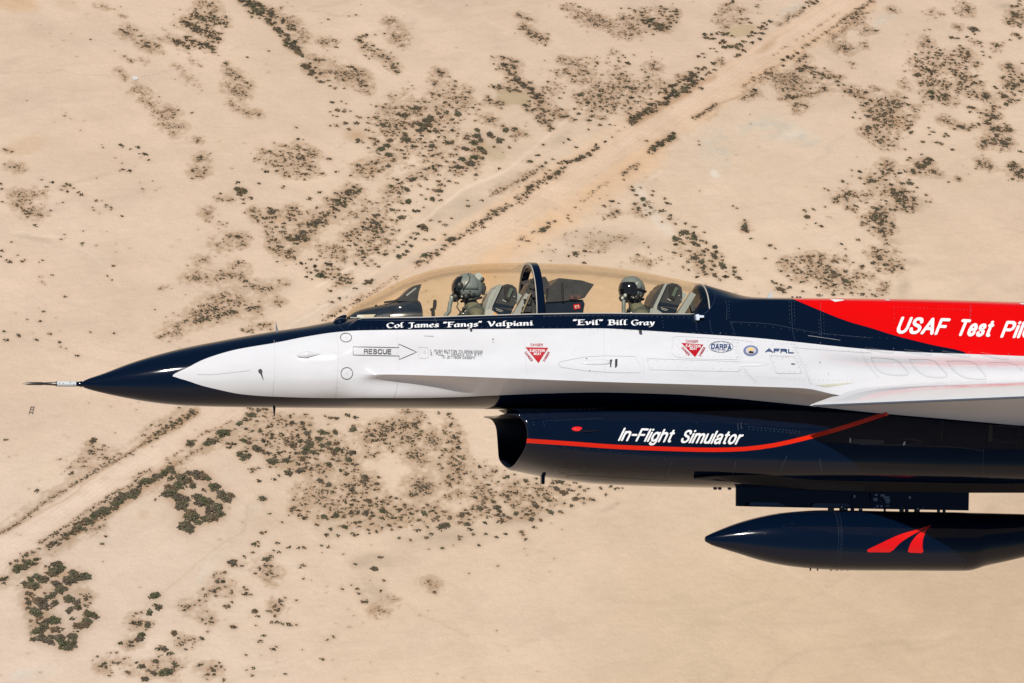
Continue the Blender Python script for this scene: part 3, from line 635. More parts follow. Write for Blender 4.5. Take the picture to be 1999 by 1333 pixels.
decal('rivets', dots(along([(1462, 833), (1560, 842)], 6)+along([(1462, 838), (1560, 846)], 8)+along([(1068, 822), (1175, 817)], 7)+[(1041, 825), (1042, 829), (1061, 824), (1062, 830), (1360, 825), (1455, 828), (1447, 826), (1448, 835)]
      + along([(1080, 868), (1300, 896)], 22, 2), 0.55), IB, mat('rivet_blue', (0.07, 0.095, 0.14), 0.35), intake, off=0.003)
decal('panel_seam', [strip(dense(smoothl(s, 4), 6), 0.7) for s in [[(1446, 826), (1447, 838)], [(1440, 826), (1441, 840)], [(1110, 934), (1122, 928), (1290, 938), (1298, 934), (1312, 900)], [(1436, 900), (1428, 940)], [(1536, 890), (1520, 925)],
      [(1600, 895), (1605, 925)], [(1660, 866), (1850, 872), (1920, 880)], [(1920, 872), (1918, 930)], [(1840, 812), (1838, 862)], [(1650, 862), (1690, 868), (1760, 868), (1800, 862), (1760, 856)]]]
      + [strip(oval(1103, 919, 12, 5.5)+[(1115, 919)], 0.6), strip(oval(1141, 917, 12, 5.5)+[(1153, 917)], 0.6)], IB, mat('seam_intake', (0.03, 0.035, 0.045), 0.4), intake, off=0.0028)

# small fittings on the skin
def nearpt(px, py, b=bvh_f): return cast2(px, py, b)
def blob(name, px, py, lx, lz, depth, m, parent, b=bvh_f, taper=0.0):
    h, nn = nearpt(px, py, b); t = Vector((1, 0, 0)); t = (t-nn*t.dot(nn)).normalized(); s = nn.cross(t)
    bm = bmesh.new(); vs_ = ell(bm, (0, 0, 0), (1, 1, 1), u=24, v=14)
    for v in vs_:
        x, y, z = v.co; k = 1-taper*max(0, x)**1.0
        v.co = h + t*(x*lx*(1+taper*0.5*(x > 0))) + s*(y*lz*k) + nn*(z*depth*k)
    return bobj(name, bm, m, parent, 60)
blob('sensor_blister', 600, 692.5, 0.10, 0.037, 0.035, m_whitep, fus, taper=0.9)
bm = bmesh.new(); h, nn = nearpt(508, 724); tube(bm, [h, h+nn*0.02], [0.02, 0.017]); d = (nn*0.5+Vector((0.25, 0, -0.75))).normalized(); tube(bm, [h+nn*0.015, h+nn*0.02+d*0.06], [0.011, 0.003])
bobj('angle_probe', bm, m_dark, fus, 40)
def blade(name, pts, a, th, m, parent, bev=0.003):
    bm = bmesh.new(); prism(bm, pts, a+th/2, a-th/2, ref=a); return bobj(name, bm, m, parent, 40, bevel=bev)
blade('blade_antenna', [(538.5, 650), (538, 627), (544, 649)], 0.0, 0.012, m_metal, fus)
blade('blade_antenna', [(532.5, 793), (534.5, 790), (538, 793), (537.3, 800), (536, 813), (534.2, 813), (533.2, 800)], 0.0, 0.02, m_navy, fus)
blade('blade_antenna', [(1496, 583), (1502, 571), (1508, 571), (1504, 584)], 0.1, 0.02, m_lgrey, fus)
blade('blade_antenna', [(1056, 927), (1063, 927), (1062, 945), (1056, 945)], 0.1, 0.05, m_navy, intake)
blade('blade_antenna', [(1368, 936), (1378, 936), (1378, 945), (1368, 945)], 0.2, 0.04, m_dark, intake)
for x in (1396, 1405, 1424):
    bm = bmesh.new(); ell(bm, P(x, 952.5, 0.05), (0.022, 0.02, 0.02), u=12, v=8); bobj('drain_stud', bm, m_dark, intake, 60)
for x in (1455, 1460, 1547, 1556, 1562):
    bm = bmesh.new(); tube(bm, [P(x, 584, .02), P(x, 578.5, .02)], 0.012); bobj('spine_stud', bm, m_dark, fus, 50)
blob('camera_fairing', 664, 627, 0.07, 0.05, 0.03, m_navy, fus)
bm = bmesh.new(); vs_ = ell(bm, (0, 0, 0), (1, 1, 1), u=24, v=14)
c = P(664, 622, 0.05)
for v in vs_:
    x, y, z = v.co; v.co = c + Vector((x*0.062-z*0.0+max(0, z)*0.02, y*0.055, z*0.036+x*0.018))
bobj('camera_fairing', bm, m_navy, fus, 60)
blade('canopy_latch', [(1357, 614), (1362, 613.4), (1364, 615.3), (1373, 616), (1372.5, 620), (1364.5, 620), (1363.5, 625), (1358.5, 625)], 0.43, 0.05, mat('latch_grey', (0.5, 0.55, 0.62), 0.4), fus)
blade('step_catch', [(917.5, 641), (921, 641), (921, 646), (917.5, 646)], 0.475, 0.03, m_black, fus)
blade('step_catch', [(1248, 644), (1252.5, 644), (1252.5, 648.5), (1248, 648.5)], 0.51, 0.03, m_black, fus)
decal('vent_slot', [fill([(1190.5, 702), (1195.5, 702), (1194.5, 705), (1193.5, 711), (1193, 717), (1191, 717)]), fill([(1200.5, 701.5), (1205.5, 700.5), (1205, 714), (1202.5, 718), (1200.5, 718)]), fill([(1544.5, 709.6), (1551.8, 710), (1551.8, 712.2), (1544.5, 711.8)])]
      + dots([(1145, 700), (1151, 724), (1601, 708), (962, 663)], 1.2), FB, m_dark, fus, off=0.003)
blob('scoop_bulge', 1165, 708, 0.16, 0.035, 0.028, m_whitep, fus, taper=-0.3)
blob('side_bulge', 1470, 712, 0.16, 0.03, 0.02, m_whitep, fus)
decal('door_plate', [strip(dense([(817.5, 677.5), (833, 678.5), (836, 681), (836, 697), (833, 699.5), (819, 698.5), (817, 696), (817.5, 677.5)]), 0.5), strip(oval(829, 688, 2.2, 2.2, 16)+[(831.2, 688)], 0.4)], FB, m_seam, fus)
m_rlamp = bpy.data.materials.new('red_lens'); m_rlamp.use_nodes = True; b = m_rlamp.node_tree.nodes['Principled BSDF']; b.inputs['Base Color'].default_value = (0.9, 0.01, 0.01, 1); b.inputs['Roughness'].default_value = 0.08; b.inputs['Coat Weight'].default_value = 1
nl = blob('navigation_light', 1127, 837.5, 0.055, 0.024, 0.026, m_rlamp, intake, b=bvh_i)
h, nn = nearpt(1145, 839, bvh_i)
blob('light_fairing', 1148, 839.5, 0.12, 0.024, 0.026, m_navy, intake, b=bvh_i, taper=0.6)

decal('bay_recess', [fill([(1930, 829), (1937, 831), (1936, 862), (1928, 864)])], IB+FB, m_black, intake, off=.006)
decal('bay_panel', [strip(dense([(1937, 832), (1986, 836), (1984, 866), (1936, 863), (1937, 832)]), .9)], IB+FB, m_dark, intake, off=.006)
for q_ in ([(1658, 855.5), (1660.5, 855.5), (1660.5, 864), (1658, 864)], [(1762, 866), (1765, 862), (1767, 863), (1765.5, 869), (1762, 870)]): decal('bay_handle', [fill(q_)], IB, m_lgrey, intake, off=.012)
decal('bay_slot', [fill([(1664, 857), (1725, 859.5), (1725, 866), (1700, 867.5), (1664, 865)])], IB, m_dark, intake, off=.005)
decal('rivets', dots(along([(1072, 797.5), (1100, 796.5), (1130, 795.5), (1180, 794)], 3.4, .8), .75), FB, m_wtext, fus, off=.01)  # sun glints on the screws above the intake, painted as white dots
# nose probe
bm = bmesh.new(); A = P(160, 749.6, 0); dirp = (P(44, 748.5, 0)-A).normalized(); L = (P(44, 748.5, 0)-A).length
pr = [(0, .031), (.05, .023), (.1, .022), (.101, .0265), (.42, .0255), (.46, .017), (.66, .0125), (.665, .0155), (.9, .0145), (1.0, .003)]
tube(bm, [A+dirp*L*t for t, _ in pr[:3]], [r for _, r in pr[:3]], n=18)
probe = bobj('nose_probe', bm, m_navy, jet, 50)
bm = bmesh.new(); tube(bm, [A+dirp*L*t for t, _ in pr[3:5]], [r for _, r in pr[3:5]], n=18); bobj('probe_collar', bm, m_lgrey, probe, 50)
bm = bmesh.new(); tube(bm, [A+dirp*L*t for t, _ in pr[4:]], [r for _, r in pr[4:]], n=18); bobj('probe_tip', bm, mat('probe_metal', (0.09, 0.08, 0.07), 0.35, metal=0.8), probe, 50)
for t in (.14, .2, .32, .38):
    bm = bmesh.new(); ell(bm, A+dirp*L*t+Vector((0, -.024, .012*math.sin(t*40))), (.005, .005, .005), u=8, v=6)
    bobj('probe_port', bm, m_dark, probe, 50)

# ---- wings
def airfoil(n=16):
    u = []
    for i in range(n+1):
        x = (1-math.cos(math.pi*i/n))/2; t = (x**0.78)*(1-x)*0.33+(0.002 if 0 < i < n else 0)
        u.append((x, t))
    return u
def wing(side, name):
    r0 = P(1580, 779.5, 1.12); rings = []
    st = [0.0, 0.06, 0.2, 0.5, 1, 1.6, 2.4, 3.3, 3.9]
    foil = airfoil(22)
    for s in st:
        a = 1.12+s; le = r0.x+0.84*s; ch = 4.3-0.84*s-s*0.0; z = r0.z+0.035+0.0*s
        k = 0.78 if s > 0 else 0.72
        up, lo = [], []
        for x, t in foil:
            dr = 0.0
            fl = 0.11
            if x < fl: dr = -(fl-x)*ch*0.20
            camber = 0.012*ch*math.sin(math.pi*min(1, x))
            up.append(Vector((le+x*ch, -a*side, z+dr+camber+t*ch*0.30*k))); lo.append(Vector((le+x*ch, -a*side, z+dr+camber-t*ch*0.16*k)))
        rings.append(up+lo[1:-1][::-1])
    V = [p for r in rings for p in r]; n = len(rings[0]); F = []
    for i in range(len(rings)-1):
        for k in range(n):
            a, b = i*n+k, i*n+(k+1) % n; F.append((a, b, b+n, a+n))
    F.append(tuple(range(n))); F.append(tuple((len(rings)-1)*n+k for k in range(n)))
    o = obj(name, V, F, m_whitep, jet, smooth=30)
    # dark wear strip along the leading edge
    bm = bmesh.new(); pts = []
    for s in [0.03+0.3*i for i in range(13)]:
        a = 1.12+s; le = r0.x+0.84*s; ch = 4.3-0.84*s; z = r0.z+0.035-0.11*ch*0.20
        pts.append(Vector((le+0.006, -a*side, z-0.004)))
    tube(bm, pts, 0.011, n=8); bobj('leading_edge_strip', bm, mat('edge_grey', (0.06, 0.07, 0.09), 0.35), o, 60)
    # root fillet joining the wing to the body
    return o
wing_n = wing(1, 'wing'); wing_f = wing(-1, 'wing')
# tail, outside the picture but part of the jet
blade('tail_fin', [(2350, 610), (2900, 130), (3080, 130), (3000, 650)], 0.0, 0.12, m_navy, jet, 0.02)
def stab(side):
    rt = P(2600, 775, 0.6); V = []
    pts = [(0, .55), (1.3, 2.7), (2.0, 2.7), (1.9, .55)]
    for dz in (0.03, -0.03):
        for x, a in pts: V.append((rt.x+x, -a*side, rt.z+dz))
    F = [(0, 1, 2, 3), (7, 6, 5, 4)]+[(i, i+4, (i+1) % 4+4, (i+1) % 4) for i in range(4)]
    obj('tailplane', V, F, m_whitep, jet)
stab(1); stab(-1)

# ---- pylon and fuel tank
bm = bmesh.new(); prism(bm, [(1440.5, 945), (1440.5, 988), (1475, 989), (1623, 992), (1891, 996.5), (1892, 948), (1475, 945)], 0.07, -0.07, ref=0.07)
pyl = bobj('pylon', bm, m_navy, jet, 40, bevel=0.004)
xf_ = min(v.co.x for v in pyl.data.vertices)
for v in pyl.data.vertices:
    if v.co.x < xf_+.03: v.co.y *= .12
for i_, q_ in enumerate(([(1462, 983), (1466, 980.5), (1520, 981), (1532, 985), (1530, 988.5), (1462, 986.5)], [(1584, 988), (1590, 982), (1655, 983), (1660, 988.5), (1586, 991)], [(1700, 962), (1742, 963), (1742, 991), (1700, 990)], [(1840, 965), (1880, 966), (1880, 992), (1840, 991)])):
    bm = bmesh.new(); prism(bm, q_, 0.0728, 0.068); bobj('pylon_panel', bm, m_navy if i_ > 1 else mat('panel_blue', (.012, .026, .055), .3), pyl, bevel=.0012)
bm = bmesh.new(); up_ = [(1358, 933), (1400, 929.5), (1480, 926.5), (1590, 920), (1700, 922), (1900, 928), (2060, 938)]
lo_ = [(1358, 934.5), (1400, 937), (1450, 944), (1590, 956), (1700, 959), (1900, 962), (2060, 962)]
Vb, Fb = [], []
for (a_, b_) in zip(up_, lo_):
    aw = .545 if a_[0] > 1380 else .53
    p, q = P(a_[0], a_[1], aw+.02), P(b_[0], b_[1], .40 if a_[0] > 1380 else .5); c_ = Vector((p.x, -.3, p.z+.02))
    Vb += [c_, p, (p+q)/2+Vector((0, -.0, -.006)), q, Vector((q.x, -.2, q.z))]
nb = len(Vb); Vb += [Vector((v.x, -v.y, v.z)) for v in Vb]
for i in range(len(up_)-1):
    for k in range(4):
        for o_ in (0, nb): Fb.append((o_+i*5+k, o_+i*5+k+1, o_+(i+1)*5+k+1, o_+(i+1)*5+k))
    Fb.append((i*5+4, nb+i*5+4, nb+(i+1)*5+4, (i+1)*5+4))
obj('belly_dark_wedge', Vb, Fb, mat('shade_black', (.004, .005, .008), .55, spec=.12), pyl, smooth=30)  # wedge whose near-black colour stands in for the unlit curve of the belly
bm = bmesh.new(); a = 0.26
q = [P(1498, 937, .15), P(1574, 929, .26), P(1588, 929, .26), P(1566, 957, .12), P(1510, 945, .12)]
VV = [bm.verts.new(p) for p in q]+[bm.verts.new(p+Vector((0, .06, 0))) for p in q]
bm.faces.new(VV[:5]); bm.faces.new(VV[5:][::-1])
for i in range(5): bm.faces.new((VV[i], VV[(i+1) % 5], VV[(i+1) % 5+5], VV[i+5]))
bobj('scoop_fin', bm, m_navy, pyl, 30, bevel=0.006)
bm = bmesh.new(); q = [P(1574, 929.5, .272), P(1587.5, 929, .272), P(1574.5, 945, .21)]
VV = [bm.verts.new(p+Vector((0, -.005, 0))) for p in q]+[bm.verts.new(p+Vector((0, .01, 0))) for p in q]
bm.faces.new(VV[:3]); bm.faces.new(VV[3:][::-1])
for i in range(3): bm.faces.new((VV[i], VV[(i+1) % 3], VV[(i+1) % 3+3], VV[i+3]))
bobj('fin_edge', bm, m_gasket, pyl, 30)
for x, y, r in [(1622, 993, 8), (1645, 993, 5), (1652, 993.5, 4), (1664, 994, 5), (1680, 994.5, 5), (1727, 995, 3), (1760, 996, 6), (1770, 996, 5), (1790, 997, 5), (1832, 998, 4), (1843, 998, 4)]:
    bm = bmesh.new(); p = P(x, y, 0.05); tube(bm, [p+Vector((0, 0, .03)), p+Vector((0, 0, -.04))], r/200*0.8, n=8)
    bobj('sway_brace', bm, m_black, pyl, 50)
for x, y in ((1643, 989.5), (1650, 993), (1791, 993), (1680, 993)):
    bm = bmesh.new(); ell(bm, P(x, y, 0.09), (.012, .012, .012), u=8, v=6); bobj('brace_bolt', bm, m_metal, pyl, 50)
m_stenc = mat('stencil_grey', (0.13, 0.16, 0.22), 0.5)
def pylq(x0, y0, x1, y1): return [(x0, y0), (x1, y0), (x1, y1), (x0, y1)]
bm = bmesh.new()
for q in [(1708, 964, 1713, 968), (1719, 965, 1727, 969), (1725, 969, 1736, 973), (1705, 972, 1713, 978), (1728, 974, 1738, 978), (1729, 979, 1737, 982), (1730, 986, 1736, 988.5), (1705, 990, 1708, 993), (1800, 991, 1803, 994)]:
    prism(bm, pylq(*q), 0.0755, 0.072)
for x, y in ((1713, 988), (1721, 988), (1776, 971), (1668, 969)): prism(bm, oval(x, y, 2.6, 2.9, 14), 0.0755, 0.072)
bobj('stencil_marks', bm, m_stenc, pyl)

TC = P(1378, 1054, 0); tank_m = M @ Matrix.Translation(TC)
tank = thing('fuel_tank', 'long navy drop tank with red swoosh mark hanging below the jet', 'fuel tank', tank_m)
tp = [(1375.5, 1052.5, 1053), (1377, 1047.5, 1057), (1382, 1044.5, 1060), (1389, 1041, 1064), (1410, 1032, 1071), (1439, 1021, 1080), (1488, 1007.5, 1095), (1520, 1001.5, 1102), (1554, 998, 1107), (1604, 995.5, 1111.5), (1660, 996, 1113.5), (1760, 998, 1114), (1881, 1000, 1114.5), (1895, 1000.5, 1113), (1917, 1001, 1106), (1960, 1002, 1096.5), (1999, 1003, 1087.5), (2100, 1008, 1068), (2200, 1022, 1058), (2260, 1036, 1050)]
tX = [P(x, 1050, 0).x for x, _, _ in tp]; tT = [P(x, a, 0).z for x, a, _ in tp]; tB = [P(x, b, 0).z for x, _, b in tp]
rings = []; xs = []
i = 0
while i < len(tX)-1:
    k = max(2, int((tX[i+1]-tX[i])/0.06))
    xs += [tX[i]+(tX[i+1]-tX[i])*j/k for j in range(k)]; i += 1
xs.append(tX[-1]); NR = 48
for X in xs:
    t, bb = pchip(tX, tT, X), pchip(tX, tB, X); r = (t-bb)/2; zc = (t+bb)/2
    rw = r if X < tX[13] else min(r*1.0, r) 
    rings.append([Vector((X, -rw*math.cos(2*math.pi*k/NR), zc+r*math.sin(2*math.pi*k/NR)))-TC for k in range(NR)])
V = [p for r in rings for p in r]; F = []
for i in range(len(rings)-1):
    for k in range(NR):
        a, b = i*NR+k, i*NR+(k+1) % NR; F.append((a, b, b+NR, a+NR))
F.append(tuple(range(NR))); F.append(tuple((len(rings)-1)*NR+k for k in range(NR)))
tshell = obj('tank_shell', V, F, m_navy, tank, smooth=40)
bvh_t = BVHTree.FromPolygons([v.co+TC for v in tshell.data.vertices], [tuple(p.vertices) for p in tshell.data.polygons])
def tdecal(name, polys, m, off=0.003):
    o = decal(name, polys, [bvh_t], m, tank, off=off)
    for v in o.data.vertices: v.co -= TC
    return o
def z8(pts): return [(1340+x/3.033, 780+y/3.033) for x, y in pts]
sw1 = smoothl(z8([(1452, 742), (1380, 765), (1260, 800), (1150, 850), (1075, 885)]), 5)+z8([(1068, 895), (1077, 903), (1200, 904)])+smoothl(z8([(1225, 890), (1270, 845), (1350, 795), (1430, 757)]), 5)
sw2 = smoothl(z8([(1450, 744), (1432, 758), (1375, 792), (1330, 845), (1310, 898)]), 5)+z8([(1320, 905), (1392, 908), (1402, 900)])+smoothl(z8([(1397, 870), (1402, 820), (1422, 775)]), 5)
tdecal('red_mark', [fill(sw1)], m_redm); tdecal('red_mark', [fill(sw2)], m_redm)
tsd = mat('seam_tank', (0.012, 0.017, 0.028), 0.35)
tdecal('tank_seam', [strip(dense(smoothl(s, 5), 5), 0.6) for s in ([(1628, 997), (1634, 1015), (1637, 1054), (1632, 1090), (1624, 1112)], [(1634, 997), (1641, 1015), (1644, 1054), (1639, 1090), (1630, 1112)], [(1881, 1112), (1895, 1095), (1900, 1075)], [(1520, 1003), (1640, 998)])], tsd)
tdecal('rivets', dots(along([(1631, 1000), (1640, 1030), (1641, 1070), (1630, 1108)], 6)+along([(1885, 1108), (1897, 1080)], 6)+[(1493, 1042), (1530, 1026), (1546, 1022), (1462, 1037)], 0.7), mat('rivet_tank', (0.025, 0.035, 0.05), 0.3))
bm = bmesh.new()
for x in (1582, 1596, 1622, 1634, 1643, 1655, 1755, 1806, 1814, 1880): 
    bm = bmesh.new(); p = P(x, 1112.5, 0)-TC; tube(bm, [p+Vector((0, 0, .02)), p+Vector((0, 0, -.007))], 0.008, n=8); bobj('drain_stud', bm, m_dark, tank, 50)
for x in (1644, 1790):
    bm = bmesh.new(); tube(bm, [P(x, 1002, 0)-TC, P(x, 990, 0)-TC], .03, n=10); bobj('hanger_lug', bm, m_black, tank, 50)

def merge(target, names):
    ch = [o for o in target.children if o.name.split('.')[0] in names]
    if not ch: return
    with bpy.context.temp_override(active_object=target, object=target, selected_objects=[target]+ch, selected_editable_objects=[target]+ch):
        bpy.ops.object.join()
SURF = {'panel_seam', 'rivets', 'vent_slot', 'small_stencil', 'door_plate'}
merge(fus, SURF); merge(intake, SURF)
tshell_ch = [o for o in tank.children if o.name.split('.')[0] in SURF|{'tank_seam'}]
with bpy.context.temp_override(active_object=tshell, object=tshell, selected_objects=[tshell]+tshell_ch, selected_editable_objects=[tshell]+tshell_ch):
    bpy.ops.object.join()

# ---------------------------------------------------------------- canopy
m_glass = bpy.data.materials.new('canopy_glass'); m_glass.use_nodes = True; t = m_glass.node_tree
for nn_ in list(t.nodes): t.nodes.remove(nn_)
out = N(t, 'ShaderNodeOutputMaterial'); tr = N(t, 'ShaderNodeBsdfTransparent'); g = N(t, 'ShaderNodeBsdfGlossy'); g.inputs['Roughness'].default_value = 0.02
g.inputs['Color'].default_value = (1, .93, .8, 1)
lw = N(t, 'ShaderNodeLayerWeight'); lw.inputs[0].default_value = 0.35
cr = N(t, 'ShaderNodeValToRGB'); cr.color_ramp.elements[0].color = (0.97, 0.915, 0.81, 1); cr.color_ramp.elements[1].color = (0.90, 0.85, 0.77, 1); cr.color_ramp.elements[0].position = 0.3; cr.color_ramp.elements[1].position = 0.98
t.links.new(lw.outputs['Facing'], cr.inputs[0]); t.links.new(cr.outputs[0], tr.inputs[0])
fr = N(t, 'ShaderNodeFresnel'); fr.inputs[0].default_value = 1.3
ms = N(t, 'ShaderNodeMixShader'); fm = N(t, 'ShaderNodeMath', operation='MINIMUM'); fm.inputs[1].default_value = 0.32; t.links.new(fr.outputs[0], fm.inputs[0]); t.links.new(fm.outputs[0], ms.inputs[0]); t.links.new(tr.outputs[0], ms.inputs[1]); t.links.new(g.outputs[0], ms.inputs[2]); t.links.new(ms.outputs[0], out.inputs[0])
CT = [(676, 616.5), (681, 608), (703, 591.5), (745, 568), (787, 546), (829, 531), (860, 523.5), (892, 518.5), (955, 514.5), (1031, 513.5), (1072, 515), (1144, 518), (1216, 526), (1288, 538.5), (1365, 554.5)]
ct = table([(x, y, 0) for x, y in CT])
CS = [(676, 620, .03), (682, 620.5, .10), (700, 620.8, .19), (740, 620.5, .29), (800, 620, .365), (900, 617.5, .405), (1045, 613.5, .415), (1200, 612, .40), (1352, 613.5, .365), (1378, 613.5, .36)]
cst = table(CS)
def csec(X, n=22, off=0.0):
    zt = ev(ct, X)[1]+off; a, zs = ev(cst, X); a += off; pts = []
    for i in range(n+1):
        th = math.pi*i/(2*n); c, s = math.cos(th), math.sin(th)
        # bubble: slightly fuller than an ellipse near the sill
        pts.append(Vector((X, -a*(c**0.86 if c > 0 else 0), zs+(zt-zs)*s**1.0)))
    return pts
def canrings(X0, X1, st, off=0.0, lean=0.0):
    k = max(1, int((X1-X0)/st)); rg = []
    for i in range(k+1):
        X = X0+(X1-X0)*i/k; s = csec(X, off=off)
        full = s+[Vector((p.x, -p.y, p.z)) for p in s[:-1]][::-1]
        rg.append(full)
    return rg
def sheet(rg):
    V = [p for r in rg for p in r]; n = len(rg[0]); F = []
    for i in range(len(rg)-1):
        for k in range(n-1): a = i*n+k; F.append((a, a+n, a+n+1, a+1))
    return V, F
x0, x1 = P(676, 616, 0).x, P(1363, 554, 0).x
rg = []
X = x0
while X < x1:
    s = csec(X); rg.append(s+[Vector((p.x, -p.y, p.z)) for p in s[:-1]][::-1]); X += 0.02 if X < x0+0.3 else 0.06
s = csec(x1); rg.append(s+[Vector((p.x, -p.y, p.z)) for p in s[:-1]][::-1])
V, F = sheet(rg)
can = obj('canopy_glass', V, F, m_glass, jet, smooth=80)
def band(name, X0, X1, off0, off1, m, parent, skew=0.0):
    """closed hoop following the canopy section between two stations"""
    A = canrings(X0, X1, 0.02, off=off1); B = canrings(X0, X1, 0.02, off=off0)
    V1, F1 = sheet(A); V2, F2 = sheet(B); n0 = len(V1); n = len(A[0]); F = F1+[tuple(k+n0 for k in f[::-1]) for f in F2]
    last = (len(A)-1)*n
    for k in range(n-1):
        F.append((k, k+1, n0+k+1, n0+k)); F.append((last+k+1, last+k, n0+last+k, n0+last+k+1))
    V = V1+V2
    V = [Vector((p.x+skew*(p.z-0.75), p.y, p.z)) for p in V]
    return obj(name, V, F, m, parent, smooth=40)
xb = P(1036, 514, 0).x
bow = band('canopy_bow', xb-0.035, xb+0.035, -0.045, 0.006, m_navy, can)
band('bow_gasket', xb-0.042, xb-0.036, -0.015, 0.003, m_gasket, can)
xa = P(1363, 556, 0).x
band('aft_gasket', xa+0.001, xa+0.010, -0.014, 0.002, m_gasket, can)
# sill gasket
bm = bmesh.new()
xsr = [x0+0.02+(x1-x0-0.02)*i/50 for i in range(51)]
for sg in (-1, 1):
    pts = []
    for X in xsr:
        a, z = ev(cst, X); pts.append((X, sg*(a+0.004), z+0.002))
    tube(bm, pts, 0.006, n=8)
bobj('sill_gasket', bm, m_gasket, can, 60)

# ---- cockpit fittings
m_cpw = mat('cockpit_panel', (0.035, 0.038, 0.045), 0.4, var=0.3, scale=20)
m_hood = mat('hood_panel', (0.012, 0.019, 0.034), 0.2, var=0.3, scale=12)
m_cream = mat('cream_panel', (0.52, 0.50, 0.42), 0.5)
# instrument hood in front of the pilot: rounded, highest in the middle
HT = [(680, 618), (690, 611), (703, 604.5), (732, 597), (770, 589.5), (800, 585.5), (816, 584.5)]
ht = table([(x, y, 0.08) for x, y in HT]); rg = []
for i in range(25):
    X = ht[0][0]+(ht[-1][0]-ht[0][0])*i/24; z = ev(ht, X)[1]; a, zs = ev(cst, X); a = max(0.03, a-0.055); zs -= 0.02
    s = [Vector((X, -a*math.cos(math.pi*k/24)**1 if True else 0, zs+max(0.002, z-zs)*math.sin(math.pi*k/24)**0.8)) for k in range(25)]
    rg.append(s)
V, F = sheet(rg); n0 = len(V); last = rg[-1]
V += [Vector((p.x-0.02, p.y*0.9, p.z-0.012)) for p in last]; n = len(last); b0 = (len(rg)-1)*n
for k in range(n-1): F.append((b0+k, n0+k, n0+k+1, b0+k+1))
F.append(tuple(n0+k for k in range(n)))
hood = obj('instrument_hood', V, F, m_hood, jet, smooth=50)
bm = bmesh.new(); prism(bm, [(773, 589), (773, 584.5), (783, 578), (795.5, 565.6), (806, 558.5), (818.6, 555.5), (817.5, 561), (814, 572), (811.5, 588)], 0.10, -0.10, ref=0.0)
bobj('head_up_display', bm, m_cpw, hood, 30, bevel=0.008)
bm = bmesh.new(); prism(bm, [(792, 576), (811, 561.5), (813, 563), (794, 578)], 0.104, 0.100, ref=0.1); bobj('display_edge', bm, m_grey, hood, 30)
bm = bmesh.new(); prism(bm, [(750, 588.5), (774, 585), (774, 589.5), (751, 592)], 0.05, -0.0, ref=0.03); tube(bm, [P(732, 597, .05), P(736, 597, .05)], .012)
bobj('hood_camera', bm, m_black, hood, 30)
bm = bmesh.new(); prism(bm, [(697, 620), (697.5, 614.5), (744, 613), (745, 620)], 0.215, 0.19, ref=0.21); bobj('side_panel', bm, m_cream, hood, 30, bevel=0.003)
bm = bmesh.new(); prism(bm, [(747, 619), (746, 613), (761, 613), (761, 616), (756, 618.5)], 0.29, 0.26, ref=0.28); bobj('latch_box', bm, m_metal, hood, 30, bevel=0.003)
bm = bmesh.new()
prism(bm, [(815, 602), (816, 604), (815, 640), (790, 640), (770, 612)], 0.22, -0.22, ref=0.1); bobj('instrument_panel', bm, m_cpw, hood, 30, bevel=0.01)
# canopy handle with its lever
bm = bmesh.new(); prism(bm, [(846, 588), (847, 585), (850, 585), (852, 588), (851.5, 598), (850, 602), (851, 604), (848, 605), (848.5, 620), (843, 620), (842, 607), (839.5, 605), (840.5, 602), (845, 600)], 0.30, 0.27, ref=0.28)
bobj('canopy_handle', bm, m_black, jet, 30, bevel=0.004)
# rear instrument hood
bm = bmesh.new(); prism(bm, [(1069.6, 562), (1090, 543), (1134.5, 547.6), (1158.5, 555.3), (1139.5, 582), (1128, 583), (1100, 588), (1066, 590)], 0.23, -0.23, ref=0.2)
rh = bobj('instrument_hood', bm, m_cpw, jet, 30, bevel=0.012)
bm = bmesh.new(); prism(bm, [(1066, 589), (1100, 587.5), (1137, 584.5), (1141, 593), (1133, 640), (1058, 640), (1060, 606)], 0.21, -0.21, ref=0.2); bobj('instrument_panel', bm, m_hood, rh, 30, bevel=0.01)
bm = bmesh.new(); prism(bm, [(1112, 577), (1134, 576), (1133, 583), (1112, 584)], 0.25, 0.225, ref=0.24); bobj('switch_box', bm, mat('switch_brown', (0.08, 0.045, 0.045), 0.5), rh, 30, bevel=0.003)
bm = bmesh.new(); prism(bm, [(1119, 594.5), (1131.5, 593), (1133.3, 602), (1120.5, 604.2)], 0.216, 0.211, ref=0.214); wt = bobj('warning_tag', bm, m_redm, rh)
bm = bmesh.new(); prism(bm, [(1121.5, 596.2), (1129.8, 595.2), (1131, 600.8), (1122.7, 602)], 0.2185, 0.216, ref=0.216); bobj('tag_plate', bm, m_lgrey, rh)
bm = bmesh.new(); prism(bm, [(1123.2, 597.5), (1127, 596.7), (1129.6, 600.3), (1124, 600.8), (1126, 599)], 0.2196, 0.2186, ref=0.216); bobj('tag_mark', bm, m_redm, rh)
bm = bmesh.new(); tube(bm, [P(1097, 551, .24), P(1099, 588, .24)], .01); prism(bm, [(1120, 578.5), (1126, 579.5), (1126, 581), (1120, 580.5)], .256, .252); bobj('hood_strut', bm, m_black, rh, 40)
